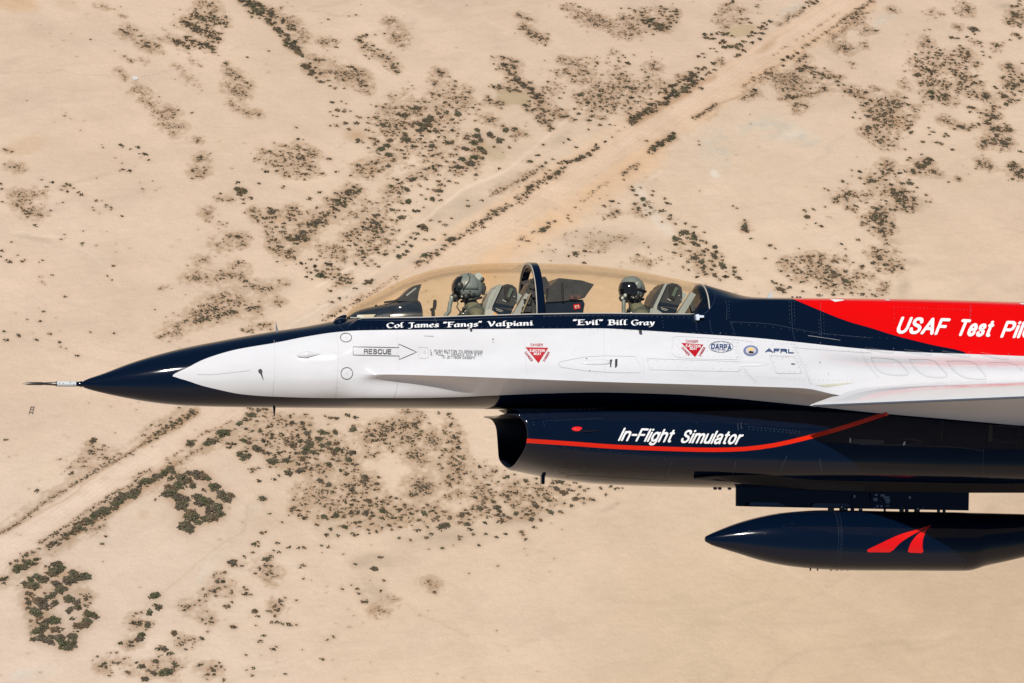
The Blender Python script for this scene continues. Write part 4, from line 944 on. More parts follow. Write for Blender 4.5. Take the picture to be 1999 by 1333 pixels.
# equipment behind the front seat
bm = bmesh.new(); random.seed(3)
prism(bm, [(1026, 566), (1033, 553), (1034, 545), (1040, 543), (1046, 550), (1060, 540), (1064, 541), (1071, 554), (1071, 560), (1064, 566), (1062, 630), (1014, 630), (1016, 605)], 0.13, -0.13, ref=0.1)
for _ in range(26):
    p = P(random.uniform(1022, 1064), random.uniform(550, 612), 0.15); box(bm, p, (random.uniform(.02, .07), .06, random.uniform(.02, .06)), Matrix.Rotation(random.uniform(-.6, .6), 3, 'Y'))
bobj('equipment_rack', bm, m_cpw, jet, 30)
bm = bmesh.new()
for a, b in (((1058, 566), (1066, 590)), ((1020, 610), (1036, 572)), ((1064, 575), (1062, 610))): tube(bm, [P(*a, .19), P(*b, .19)], .008)
bobj('cable', bm, mat('cable_tan', (0.2, 0.17, 0.12), 0.6), jet, 40)
# cockpit side consoles, mostly below the sill
bm = bmesh.new()
for sg in (-1, 1):
    for X0, X1 in ((P(830, 640).x, P(1030, 640).x), (P(1150, 640).x, P(1330, 640).x)):
        box(bm, ((X0+X1)/2, sg*.31, P(1000, 650).z), (X1-X0, .1, .12))
bobj('side_console', bm, m_dark, jet, 30)

m_orange = mat('orange_handle', (0.75, 0.3, 0.02), 0.4)
m_strap = mat('green_strap', (0.07, 0.10, 0.085), 0.8)
def seat(dx, dy, dark_side):
    """ejection seat; outlines in photo pixels of the front seat, moved by dx, dy pixels"""
    def q(l): return [(x+dx, y+dy) for x, y in l]
    bm = bmesh.new(); prism(bm, q([(979, 558), (990, 554), (1000, 556), (1008, 562), (1010, 572), (1008, 590), (1000, 606), (975, 650), (950, 650), (962, 600)]), 0.15, -0.15, ref=0.15)
    s = bobj('ejection_seat', bm, m_cpw, jet, 30, bevel=0.012)
    bm = bmesh.new(); prism(bm, q([(948, 600), (955, 578), (959, 573), (963, 566), (968, 563), (969, 560), (977, 554.5), (979, 557), (955, 613), (946, 640), (940, 640)]), 0.13, -0.16, ref=0.13)
    bobj('headrest_side', bm, m_cpw if dark_side else m_grey, s, 30, bevel=0.006)
    bm = bmesh.new(); prism(bm, q([(976.5, 554.5), (980, 556.5), (961, 598), (957, 625), (950, 625), (954, 600)]), 0.178, 0.15, ref=0.17); bobj('side_rail', bm, m_grey, s, 30, bevel=0.004)
    bm = bmesh.new(); prism(bm, q([(1000, 614), (1027, 572), (1036, 577), (1014, 614), (1000, 640), (988, 640)]), 0.16, 0.11, ref=0.15); prism(bm, q([(1010, 571), (1019, 576), (1008, 594), (1010, 585)]), 0.15, 0.12, ref=0.15)
    prism(bm, q([(1000, 614), (1027, 572), (1036, 577), (1014, 614)]), -0.11, -0.16, ref=-0.1)
    bobj('guide_rail', bm, m_grey, s, 30, bevel=0.004)
    bm = bmesh.new(); prism(bm, q([(983, 560), (996, 558), (1000, 566), (993, 588), (985, 583), (984, 572)]), 0.165, 0.15, ref=0.15); bobj('headrest_recess', bm, m_black, s, 30, bevel=0.004)
    bm = bmesh.new(); prism(bm, q([(996, 562), (1002, 564), (994, 582), (989, 579)]), 0.175, 0.165, ref=0.17); bobj('strap', bm, m_strap, s, 30, bevel=0.003)
    bm = bmesh.new(); prism(bm, q([(964, 600), (990, 604), (1000, 608), (990, 625), (958, 620)]), 0.156, 0.148, ref=0.15); prism(bm, q([(962, 598), (966, 591), (1004, 598), (1001, 601)]), 0.156, 0.148, ref=0.15)
    bobj('side_plate', bm, m_hood, s, 30, bevel=0.003)
    bm = bmesh.new()
    for l in ([(981, 584.5), (988, 588), (987.5, 589.5), (980.5, 586)], [(968, 601.5), (982, 606.5), (981.7, 607.4), (967.7, 602.4)], [(969, 604.5), (979, 608.2), (978.7, 609), (968.7, 605.3)], [(1003, 577.5), (1005, 578), (1004.5, 580), (1002.5, 579)], [(1006, 588), (1008, 586), (1008, 588)]):
        prism(bm, q(l), 0.1585, 0.156, ref=0.157)
    bobj('stencil_marks', bm, m_lgrey, s)
    bm = bmesh.new(); prism(bm, q([(948, 604), (958, 604), (975, 616), (975, 622), (945, 622)]), 0.185, 0.16, ref=0.18); bobj('seat_bracket', bm, m_lgrey if not dark_side else m_grey, s, 30, bevel=0.004)
    bm = bmesh.new(); prism(bm, q([(940, 640), (985, 640), (950, 700), (905, 700)]), 0.19, -0.19, ref=0); prism(bm, q([(900, 690), (960, 690), (960, 704), (900, 704)]), 0.2, -0.2, ref=0)
    bobj('seat_cushion', bm, m_strap, s, 30, bevel=0.02)
    if not dark_side:
        bm = bmesh.new(); prism(bm, q([(964, 611), (969, 611), (970, 620), (963.5, 620)]), 0.20, 0.185, ref=0.19); bobj('orange_handle', bm, m_orange, s, 30, bevel=0.003)
    return s
seat(0, 0, False)
seat(322, -2, True)

# ---------------------------------------------------------------- crew
m_helm = mat('helmet_grey', (0.14, 0.175, 0.19), 0.4, var=0.1, scale=9)
m_helm2 = mat('helmet_light', (0.36, 0.41, 0.43), 0.4)
m_visor = mat('dark_visor', (0.006, 0.006, 0.008), 0.06, var=0.05, coat=1.0)
m_suit = mat('flight_suit', (0.11, 0.115, 0.085), 0.85, var=0.35, scale=25, bump=0.4, bscale=60)
m_skin = mat('skin', (0.45, 0.23, 0.15), 0.55)
m_rubber = mat('mask_rubber', (0.02, 0.022, 0.025), 0.5, var=0.3, scale=30)
m_hose = mat('hose_grey', (0.13, 0.17, 0.18), 0.5)
m_vest = mat('vest_webbing', (0.045, 0.06, 0.055), 0.8, var=0.3, scale=30)
def skin_body(name, joints, edges, m, parent):
    me = bpy.data.meshes.new(name); me.from_pydata([tuple(j[0]) for j in joints], edges, []); o = link(name, me, m, parent)
    md = o.modifiers.new('skin', 'SKIN'); md.use_smooth_shade = True
    for i, j in enumerate(joints):
        sv = me.skin_vertices[0].data[i]; sv.radius = j[1]; sv.use_root = (i == 0)
    sb = o.modifiers.new('sub', 'SUBSURF'); sb.levels = 2; sb.render_levels = 2
    return o
def crew(label, hx, hy, turn, scale, front):
    H = P(hx, hy, 0.0); base = Vector((H.x+0.08, 0, H.z-0.78))
    root = thing('person', label, 'person', M @ Matrix.Translation(base), 'crew seated in the cockpit')
    h = H-base
    V3 = Vector
    J = [(h+V3((.11, 0, -.72)), (.17, .13)), (h+V3((.10, 0, -.50)), (.17, .12)), (h+V3((.075, 0, -.32)), (.185, .115)), (h+V3((.05, 0, -.225)), (.13, .09)),
         (h+V3((.03, 0, -.15)), (.06, .06)), (h+V3((.005, 0, -.06)), (.075, .08)), (h+V3((0, 0, .03)), (.075, .09)), (h+V3((0, 0, .08)), (.05, .05))]
    E = [(i, i+1) for i in range(7)]
    for sg in (-1, 1):
        b0 = len(J)
        J += [(h+V3((.06, sg*.175, -.265)), (.065, .065)), (h+V3((.02, sg*.235, -.42)), (.052, .052)), (h+V3((-.06, sg*.25, -.54)), (.045, .045)), (h+V3((-.30, sg*.20, -.50)), (.032, .032)),
              (h+V3((-.36, sg*.19, -.49)), (.03, .022))]
        E += [(3, b0), (b0, b0+1), (b0+1, b0+2), (b0+2, b0+3), (b0+3, b0+4)]
        # fingers closed round the controls
        for k in range(4):
            f0 = len(J); r = .0095-.0006*abs(k-1)
            J += [(h+V3((-.405, sg*(.165+.02*k), -.475+.002*k)), (r, r)), (h+V3((-.43, sg*(.165+.019*k), -.50)), (r*.9, r*.9)), (h+V3((-.412, sg*(.167+.018*k), -.525)), (r*.8, r*.8))]
            E += [(b0+4, f0), (f0, f0+1), (f0+1, f0+2)]
        f0 = len(J); J += [(h+V3((-.375, sg*.15, -.47)), (.011, .011)), (h+V3((-.41, sg*.148, -.485)), (.009, .009))]; E += [(b0+4, f0), (f0, f0+1)]
        l0 = len(J)
        J += [(h+V3((.04, sg*.11, -.74)), (.09, .085)), (h+V3((-.36, sg*.15, -.66)), (.07, .07)), (h+V3((-.56, sg*.15, -.80)), (.052, .052)), (h+V3((-.66, sg*.15, -.88)), (.042, .042)), (h+V3((-.78, sg*.15, -.87)), (.035, .04))]
        E += [(0, l0), (l0, l0+1), (l0+1, l0+2), (l0+2, l0+3), (l0+3, l0+4)]
    skin_body('body', J, E, m_suit, root)
    Rm = Matrix.Rotation(turn, 3, 'Z')
    def T(x, y, z): return h+Rm @ (V3((x, y, z))*scale)
    # helmet shell, head faces -x; opened at the face by a visor shell standing proud
    bm = bmesh.new(); vs_ = ell(bm, (0, 0, 0), (1, 1, 1), u=40, v=28)
    for v in vs_:
        x, y, z = v.co
        X = x*(.148 if x < 0 else .152); Y = y*.125; Z = z*(.145 if z > 0 else .135)
        if z < -.45 and x < 0: X *= 1-0.35*(-z-.45)
        if z < -.6: Z = -.135*.6+(Z+.135*.6)*.55
        v.co = T(X, Y, Z)
    hel = bobj('helmet', bm, m_helm, root, 60)
    # face under the visor
    bm = bmesh.new(); vs_ = ell(bm, (0, 0, 0), (1, 1, 1), u=20, v=14)
    for v in vs_:
        x, y, z = v.co; v.co = T(-.02+x*.05, y*.06, -.07+z*.07)
    bobj('face', bm, m_skin, hel, 60)
    # visor: part of a slightly larger shell
    rng = (-50, 50) if front else (-72, 72)
    rg = []
    z0, z1 = (-38, 50) if front else (-30, 32)
    for i in range(17):
        el = R(z0+(z1-z0)*i/16); row = []
        for j in range(25):
            az = R(rng[0]+(rng[1]-rng[0])*j/24)
            wob = 1.0
            x = -math.cos(az)*math.cos(el); y = math.sin(az)*math.cos(el); z = math.sin(el)
            row.append(T(x*.163, y*.134, z*.152-.004))
        rg.append(row)
    V, F = sheet(rg); o = obj('visor', V, F, m_visor, hel, smooth=70, fix=False)
    sm = o.modifiers.new('thick', 'SOLIDIFY'); sm.thickness = 0.008
    if not front:
        # brow cover above the visor
        rg = []
        for i in range(9):
            el = R(28+(62-28)*i/8); row = []
            for j in range(25):
                az = R(-80+160*j/24); row.append(T(-math.cos(az)*math.cos(el)*.158, math.sin(az)*math.cos(el)*.134, math.sin(el)*.157-.004))
            rg.append(row)
        V, F = sheet(rg); o = obj('visor_cover', V, F, m_helm, hel, smooth=70, fix=False); sm = o.modifiers.new('thick', 'SOLIDIFY'); sm.thickness = 0.01
    # oxygen mask
    bm = bmesh.new(); vs_ = ell(bm, (0, 0, 0), (1, 1, 1), u=20, v=14)
    for v in vs_:
        x, y, z = v.co; k = 1-.25*max(0, -x); v.co = T(-.125+x*.058, y*.052*k, -.088+z*.052*k+x*.012)
    for sg in (-1, 1):
        ell(bm, T(-.085, sg*.085, -.088), (.022, .016, .02), u=10, v=8); ell(bm, T(-.045, sg*.105, -.082), (.018, .014, .022), u=10, v=8)
        tube(bm, [T(-.12, sg*.04, -.08), T(-.06, sg*.10, -.075), T(-.01, sg*.118, -.06)], .009, n=8)
    mk = bobj('oxygen_mask', bm, m_rubber, hel, 60)
    bm = bmesh.new(); ell(bm, T(-.168, -.02, -.10), (.016, .02, .02), u=12, v=8); ell(bm, T(-.15, .03 if front else -.045, -.07), (.018, .015, .02), u=12, v=8); ell(bm, T(-.088, -.104, -.094), (.009, .007, .008), u=8, v=6)
    bobj('mask_valve', bm, m_helm2, mk, 60)
    bm = bmesh.new()
    if front: pts = [T(-.165, -.02, -.115), T(-.185, -.03, -.15), T(-.195, -.035, -.20), T(-.20, -.04, -.235), T(-.235, -.05, -.27), T(-.25, -.05, -.34)]
    else: pts = [T(-.155, -.03, -.12), T(-.165, -.035, -.17), T(-.165, -.035, -.22), T(-.17, -.04, -.30), T(-.15, -.05, -.36)]
    dense3 = []
    for a, b in zip(pts[:-1], pts[1:]):
        for k in range(6): dense3.append(a.lerp(b, k/6))
    tube(bm, dense3, [(.0215 if k % 2 else .0185) for k in range(len(dense3))], n=12); bobj('oxygen_hose', bm, m_hose, mk, 70)
    bm = bmesh.new(); tube(bm, [T(-.13, -.06, -.12), T(-.12, -.08, -.16), T(-.135, -.085, -.19), T(-.10, -.08, -.24), T(-.11, -.08, -.32)], .006, n=8); bobj('mask_cord', bm, m_black, mk, 60)
    # side details
    bm = bmesh.new()
    if front:
        ell(bm, T(-.105, -.105, .015), (.032, .014, .034), u=16, v=10)
        bobj('visor_knob', bm, m_rubber, hel, 60)
        rg = []
        for i in range(11):
            el = R(-8+(86+8)*i/10); row = []
            for j in range(13):
                az = R(-118+(118-58)*j/12*(1-.35*i/10)); row.append(T(-math.cos(az)*math.cos(el)*.1555, math.sin(az)*math.cos(el)*.131, math.sin(el)*.150))
            rg.append(row)
        V, F = sheet(rg); o = obj('side_cover', V, F, m_helm, hel, smooth=70, fix=False); sm = o.modifiers.new('thick', 'SOLIDIFY'); sm.thickness = 0.006
        bm = bmesh.new(); tube(bm, [T(-.09, -.128, -.02), T(-.055, -.134, .02), T(-.02, -.124, .055), T(-.005, -.10, .10), T(-.015, -.06, .135)], .005, n=8); bobj('cover_edge', bm, m_rubber, hel, 60)
        bm = bmesh.new(); box(bm, T(.095, -.02, .105), (.07, .11, .075), Matrix.Rotation(R(38), 3, 'Y')); bobj('sensor_box', bm, m_helm2, hel, 40, bevel=0.012)
        bm = bmesh.new(); ell(bm, T(.135, -.02, .075), (.024, .05, .034), Matrix.Rotation(R(38), 3, 'Y')); tube(bm, [T(.145, -.03, .05), T(.158, -.03, 0), T(.150, -.03, -.07)], [.016, .022, .014]); bobj('helmet_cable', bm, m_rubber, hel, 60)
    else:
        for i in range(2): pass
        bm2 = bm; tube(bm2, [T(-.05, -.13, .0), T(.03, -.131, -.012), T(.10, -.105, -.02), T(.148, -.05, -.02)], .011, n=8); bobj('helmet_strap', bm2, m_rubber, hel, 60)
        bm = bmesh.new(); ell(bm, T(-.03, -.118, .04), (.04, .016, .045), u=16, v=10); bobj('side_cover', bm, m_helm2 if False else m_helm, hel, 60)
    bm = bmesh.new()
    for x, z, r in ((-.01, -.04, .008), (.012, -.075, .02), (.04, -.062, .007), (-.045, -.09, .022)):
        ell(bm, T(x, -.121+abs(x)*.2, z), (r, .008, r), u=12, v=8)
    bobj('helmet_fitting', bm, m_rubber, hel, 60)
    # lower edge roll, collar, vest straps
    bm = bmesh.new(); pts = []
    for k in range(21):
        an = R(-150+300*k/20); pts.append(T(.035+.10*math.cos(an), .088*math.sin(an), -.112+.02*math.cos(an)))
    tube(bm, pts, .013, n=8); bobj('edge_roll', bm, m_rubber, hel, 60)
    bm = bmesh.new(); pts = []
    for k in range(25):
        an = 2*math.pi*k/24; pts.append(h+V3((.045+.082*math.cos(an), .085*math.sin(an), -.185+.018*math.cos(an))))
    tube(bm, pts, .02, n=10, cap=False); bobj('collar', bm, m_vest, root, 60)
    bm = bmesh.new()
    for sg in (-1, 1):
        tube(bm, [h+V3((.13, sg*.09, -.22)), h+V3((.06, sg*.115, -.19)), h+V3((-.03, sg*.12, -.235)), h+V3((-.085, sg*.12, -.33)), h+V3((-.09, sg*.10, -.48))], [.022, .022, .024, .028, .025], n=8)
        ell(bm, h+V3((-.06, sg*.125, -.275)), (.03, .02, .025), u=10, v=8)
    bobj('survival_vest', bm, m_vest, root, 60)
    bm = bmesh.new(); ell(bm, h+V3((-.07, -.145, -.26)), (.016, .006, .009), u=10, v=6); ell(bm, h+V3((-.05, -.145, -.235)), (.012, .006, .008), u=10, v=6); bobj('buckle', bm, m_metal, root, 60)
    return root
crew('person in grey helmet and green flight suit in the front seat, facing forward', 913, 562, R(4), 1.0, True)
crew('person in round grey helmet with dark visor down, seated in the rear seat', 1234, 565.5, R(30), 0.93, False)

# ---------------------------------------------------------------- ground
import numpy as np
Rw = M.to_3x3(); CW = np.array(M @ CPOS); Rn = np.array(Rw @ RT); Un = np.array(Rw @ UP); Fn = np.array(Rw @ FW)
def gpt(px, py):
    d = Fn + Rn*((px-CX)/FPX) + Un*((CY-py)/FPX); t = -CW[2]/d[2]; p = CW + d*t; return p, t
def gproj(X, Y):
    v = np.stack([X-CW[0], Y-CW[1], np.full_like(X, -CW[2])], -1)
    dz = v @ Fn; dz = np.where(np.abs(dz) < 1, 1, dz)
    return CX+FPX*(v @ Rn)/dz, CY-FPX*(v @ Un)/dz, dz

# Shrub survey. Each block: window origin and scale, then
#  b = single shrubs (x, y, width), e = patches (x, y, rx, ry, turn, count, min, max), l = rows (points, half width, count, min, max)
SURVEY = [
((0, 0, 4.4425),
 [788,343,24, 1508,125,16, 1508,220,24, 1563,82,16, 993,440,14, 1545,955,26, 1662,980,26, 563,1005,24, 612,1030,14, 570,980,12, 896,1280,22, 880,1255,12, 1050,1260,36, 1065,1278,18, 1195,1278,44, 1130,1293,22],
 [(1230,350,230,60,30,75,8,30), (890,70,90,20,8,16,6,22), (1270,510,70,30,0,10,6,14), (1500,1160,50,20,0,10,6,14), (1400,300,60,60,0,14,6,14), (1715,1215,40,30,30,14,8,18), (1740,40,50,35,20,16,8,20), (1075,140,25,12,20,4,6,12)],
 [([1070,480,1150,540],8,12,10,26), ([1000,580,1110,690],20,16,6,18), ([1150,740,1240,830,1360,990],45,75,6,18), ([1400,990,1430,955,1490,955,1520,990,1490,1025,1420,1025,1400,990],16,70,8,18), ([1370,1070,1480,1100,1600,1090],22,55,6,18),
  ([1490,350,1640,410],22,40,12,32), ([1640,460,1670,530,1770,600],15,12,8,16), ([1500,560,1560,580,1660,680,1760,780],35,28,6,14), ([20,1290,110,1325],10,8,12,26), ([1560,180,1650,220,1760,280],35,75,14,36), ([1600,320,1700,380,1777,380],28,42,16,36), ([1670,110,1777,170],30,42,14,34)]),
((400, 0, 4.4425),
 [1005,640,44, 962,675,36, 1085,625,28, 990,530,30, 1010,712,50, 980,705,30, 1070,700,30, 1275,580,50, 1300,600,36, 1240,580,30, 1325,650,30, 1400,745,40, 1215,768,30, 1130,765,34, 1085,745,28, 1400,305,36, 1455,395,36, 1590,508,38, 1665,625,42, 1560,575,28, 1310,130,26, 1250,140,20, 1070,168,24, 1350,38,12, 1478,302,20, 1557,290,24, 1140,410,30, 1425,510,22, 180,548,34, 295,660,26, 360,715,26, 790,1105,28, 805,1205,36, 366,497,26, 555,443,20, 118,480,18,
  1102,885,40, 1185,878,26, 1225,900,18, 1150,955,50, 1205,970,34, 1215,950,24, 1263,965,26, 1086,970,24, 1110,1000,22, 1145,1010,22, 1215,1070,46, 1315,1070,44, 1142,1092,48, 1086,1090,24, 1250,1122,44, 1350,1020,34, 1320,1010,26, 1395,1125,30, 1420,1130,30, 1340,1220,46, 1370,1235,28, 1315,1235,26, 1545,1085,50, 1605,1080,24, 1535,1140,30, 1485,1020,26, 1487,920,20, 1545,930,24, 1600,1215,40, 1470,1205,26, 1500,1225,26, 1475,1245,24, 1585,1262,40, 1530,1290,52, 1415,1285,32, 1700,1305,34],
 [(50,50,60,45,20,35,8,24), (60,230,70,20,10,14,8,20), (1040,530,90,25,10,22,10,26), (1230,640,180,60,15,90,8,22), (1350,740,150,50,25,60,8,24), (1590,180,60,30,0,24,6,18), (1690,320,80,80,20,50,6,18), (1030,360,50,40,0,20,8,20), (1130,360,50,20,0,10,8,18), (270,730,120,70,50,70,8,20), (1620,1050,160,230,0,90,8,20)],
 [([0,150,80,170,190,215],35,60,14,34), ([0,280,80,310,140,340],32,50,16,38), ([0,370,50,400,95,450],25,25,18,40), ([310,10,400,50,470,40],30,24,30,60), ([400,60,520,120,570,190,640,270,690,340],28,42,28,56), ([470,50,600,130,700,200,760,270],22,42,20,44), ([690,340,760,400,820,430],35,28,24,50), ([790,400,840,480],20,8,26,52), ([640,80,720,170,830,260,900,340],55,75,8,20), ([860,550,900,600,940,640],28,16,30,55), ([1340,310,1350,370],15,10,24,44), ([1370,400,1480,460,1600,510,1650,600,1690,630],35,80,10,28), ([170,540,250,640,330,690,390,760],25,55,8,22), ([220,790,370,820],25,40,8,20), ([210,880,290,960,380,980,490,995],18,45,8,22)]),
((0, 300, 3.3325),
 [795,62,16, 800,102,24, 846,113,32, 780,112,16, 940,5,40, 968,42,24, 750,28,12, 0,195,26, 10,228,24, 340,187,28, 272,170,20, 303,217,26, 438,200,36, 416,212,24, 455,207,24, 480,225,18, 435,245,26, 400,236,18, 535,268,34, 510,252,24, 15,313,22, 408,318,18, 330,370,18, 628,306,24, 665,307,12, 693,335,22, 723,350,20, 722,364,16, 690,347,14, 601,350,14, 611,368,16, 792,406,24, 929,230,20, 232,467,28, 628,158,12, 542,503,14, 421,525,14, 398,556,18, 536,582,20, 534,596,16, 75,574,18, 14,631,32, 5,668,18, 62,702,32, 40,693,20, 146,702,26, 160,690,16, 115,662,18, 278,694,18, 255,706,12, 735,731,22, 697,794,16, 728,822,14, 340,790,18, 424,930,26, 284,1027,22, 178,1079,20, 260,1091,20, 27,1156,22, 122,1185,34, 325,1171,30, 44,1212,32, 235,1211,28, 386,1227,28, 393,1253,14, 430,1267,14, 502,1315,28, 587,1161,18, 743,1171,22, 1009,1014,14],
 [(180,260,120,20,-5,50,6,16), (200,350,90,45,35,45,6,18), (130,90,40,20,20,12,8,16), (50,80,30,10,10,6,8,18), (1290,130,50,40,0,30,6,20), (1305,20,40,20,0,14,8,22), (1290,740,60,60,0,16,6,14), (1150,1090,60,50,30,40,6,18), (1290,1060,80,50,-20,50,6,18), (1080,880,50,20,0,6,6,12)],
 [([80,320,160,370,215,400],12,30,8,22), ([1200,800,1300,820],20,30,6,16), ([1020,1200,1100,1170,1180,1160],15,35,6,18), ([250,800,300,860],6,6,5,8)]),
((380, 280, 3.5075),
 [592,155,28, 490,192,30, 560,188,24, 650,225,26, 752,210,34, 752,248,24, 920,107,34, 825,160,20, 745,105,24, 785,180,28, 440,275,26, 608,298,32, 855,335,34, 297,268,30, 290,312,46, 330,320,50, 310,340,56, 345,333,40, 378,374,36, 330,383,30, 336,411,22, 178,344,22, 233,390,24, 158,378,20, 513,445,34, 565,460,34, 530,470,50, 515,478,40, 478,512,30, 520,512,34, 555,505,26, 528,540,26, 557,573,28, 607,575,34, 605,605,34, 610,548,30, 485,570,20, 530,607,26, 553,660,36, 590,708,36, 640,745,36, 655,755,26, 680,785,32, 730,822,42, 795,795,26, 765,855,28, 790,885,30, 820,840,36, 835,870,36, 860,905,52, 880,885,36, 900,918,34, 768,915,24, 803,930,20, 660,660,44, 700,655,40, 740,655,34, 980,390,42, 1035,340,36, 1060,335,34, 850,540,40, 835,440,26, 1015,430,28, 970,450,30, 785,378,30, 900,375,30, 970,342,26, 1090,298,28, 862,773,26, 925,830,40, 900,820,30, 1045,930,34, 1055,955,34, 1190,950,44, 1165,963,30, 1215,935,28, 1100,995,30, 990,1062,36, 940,1087,28, 1122,1072,32, 1087,1098,18, 940,1180,36, 995,1150,22, 928,1010,36, 1160,780,28, 1245,725,26, 1305,760,34, 1105,825,26, 1165,820,24, 292,637,30, 165,1185,36, 265,1155,30, 435,1120,26],
 [(650,120,230,95,10,150,8,22), (190,370,60,30,0,14,6,16), (720,610,90,40,-20,60,10,26), (690,490,110,70,0,45,10,24), (1180,600,150,200,0,100,12,28), (940,770,100,60,10,60,8,20), (60,60,50,50,30,12,8,22), (110,500,120,80,35,30,6,16), (310,640,90,40,20,35,8,22), (200,690,80,40,10,16,6,14), (320,820,50,30,0,16,6,16), (60,800,60,30,0,12,6,14), (280,1075,70,30,20,45,8,18), (160,1050,60,20,-10,20,8,18), (130,1130,150,40,-8,80,8,20)],
 [([700,0,740,40,850,90],25,30,8,24), ([380,450,440,540],12,14,14,26), ([380,440,480,560,560,690,680,780],40,60,8,24), ([650,660,780,650],20,20,20,40), ([780,610,850,545,960,450,1050,360,1130,300],35,110,10,30), ([490,690,560,750,650,770],20,25,8,18), ([900,880,1000,920,1060,960],50,40,10,28), ([870,1210,950,1170,1180,1050,1300,970,1403,910],18,70,6,16), ([0,930,130,920,250,900,330,910],25,80,6,20), ([330,940,420,990,530,1000],20,60,8,20), ([560,945,650,970],15,14,6,14), ([0,1220,80,1200,180,1180,290,1150],22,80,8,24), ([350,1130,460,1120],25,30,8,24), ([550,1080,600,1100],20,14,8,18), ([300,1290,380,1280,520,1240],25,26,8,22)]),
((640, 150, 3.6025),
 [630,222,52, 655,268,30, 690,310,60, 720,290,56, 700,340,60, 650,335,50, 670,365,56, 640,380,44, 740,310,40, 760,385,44, 800,378,34, 715,385,40, 590,345,34, 545,365,34, 530,320,38, 545,270,44, 505,270,34, 610,250,28, 835,250,40, 800,285,38, 915,265,52, 870,300,30, 905,240,36, 765,210,26, 520,212,28, 560,205,20, 340,208,18, 388,212,22, 385,340,46, 345,342,28, 440,448,44, 415,485,50, 375,508,50, 425,550,50, 440,545,34, 355,540,24, 350,455,24, 323,436,24, 545,410,44, 550,443,56, 600,460,34, 600,490,40, 645,440,34, 515,515,28, 540,545,28, 545,572,32, 670,555,28, 730,488,48, 725,518,36, 780,425,26, 820,422,24, 840,465,44, 880,458,38, 755,450,22, 330,285,24, 420,630,40,
  1050,375,46, 1045,418,56, 970,435,36, 1030,465,60, 1075,445,44, 1140,408,56, 1160,425,40, 1205,450,52, 1225,440,36, 960,505,50, 980,510,36, 1075,510,60, 1100,530,46, 1030,568,52, 1085,570,34, 945,580,52, 1000,612,60, 910,633,50, 890,603,30, 860,638,24, 950,640,36, 905,547,22, 1250,375,48, 1310,368,36, 1230,345,22, 1290,418,26, 1170,492,26, 1040,690,28, 1205,645,24, 1420,595,34, 1275,495,30, 487,725,36, 440,768,36, 555,793,44, 520,775,24, 500,820,30, 690,720,30, 600,720,44, 580,730,34, 780,735,34, 855,735,38, 795,760,32, 785,803,46, 760,805,30, 650,768,24, 700,790,20, 905,747,26, 735,860,44, 690,860,24, 780,833,22, 795,868,28, 780,622,40, 690,650,36, 740,640,28, 760,660,26, 595,625,24, 660,833,24, 676,918,20, 460,935,40, 500,940,28, 565,878,46, 525,890,30, 610,945,36, 640,945,30, 520,990,48, 485,1010,28, 330,975,36, 355,970,30, 430,900,24, 340,1030,48, 310,1030,36, 240,1055,36, 275,1075,30, 375,1020,28, 455,1105,30, 500,1080,26, 670,1060,60, 690,1070,40, 640,1055,34, 600,1100,28, 630,1105,30, 580,1130,34, 615,1140,28, 550,1160,26, 400,1140,28, 325,1110,28, 205,1135,26, 205,1095,22, 285,1165,22, 335,1215,30, 355,1235,26, 405,1250,38, 495,1200,30, 530,1180,24, 585,1187,38, 555,1225,40, 535,1250,36, 500,1265,44, 260,1270,26, 195,1315,30, 290,1220,24, 680,1255,46, 720,1240,26, 740,1145,30, 685,1145,34, 725,1012,24, 785,1020,24, 825,1040,34, 820,1112,26, 875,1140,52, 845,1150,30, 870,995,24, 985,908,36, 1085,870,26, 980,870,18, 70,870,36, 60,822,26, 15,578,26, 60,670,26, 110,910,28, 75,940,26, 180,775,26],
 [(640,330,330,170,-12,210,10,28), (700,650,260,170,-20,90,10,28), (430,900,160,130,0,55,8,22), (300,1130,180,110,0,55,8,22), (300,660,90,45,0,80,8,24), (370,600,80,30,-10,30,8,20), (60,1250,70,50,-10,60,8,20), (920,150,100,80,0,70,8,22), (830,40,90,60,40,40,8,22), (1130,300,90,40,0,24,8,20), (1330,400,60,60,0,14,8,18), (640,110,200,60,0,20,8,16)],
 [([960,420,1050,500,1060,600,960,650,900,700],45,50,10,26), ([0,890,60,860,130,830,240,780],30,40,10,26), ([600,1320,740,1260,830,1190,870,1140,960,1110,1060,1040,1090,1010,1200,940,1330,880,1440,780],22,150,10,28), ([1140,840,1270,770,1370,720,1440,680],15,30,8,20), ([1120,130,1160,180,1240,185],20,24,12,28), ([1130,60,1250,80,1350,110],20,30,14,34)]),
((960, 0, 4.4425),
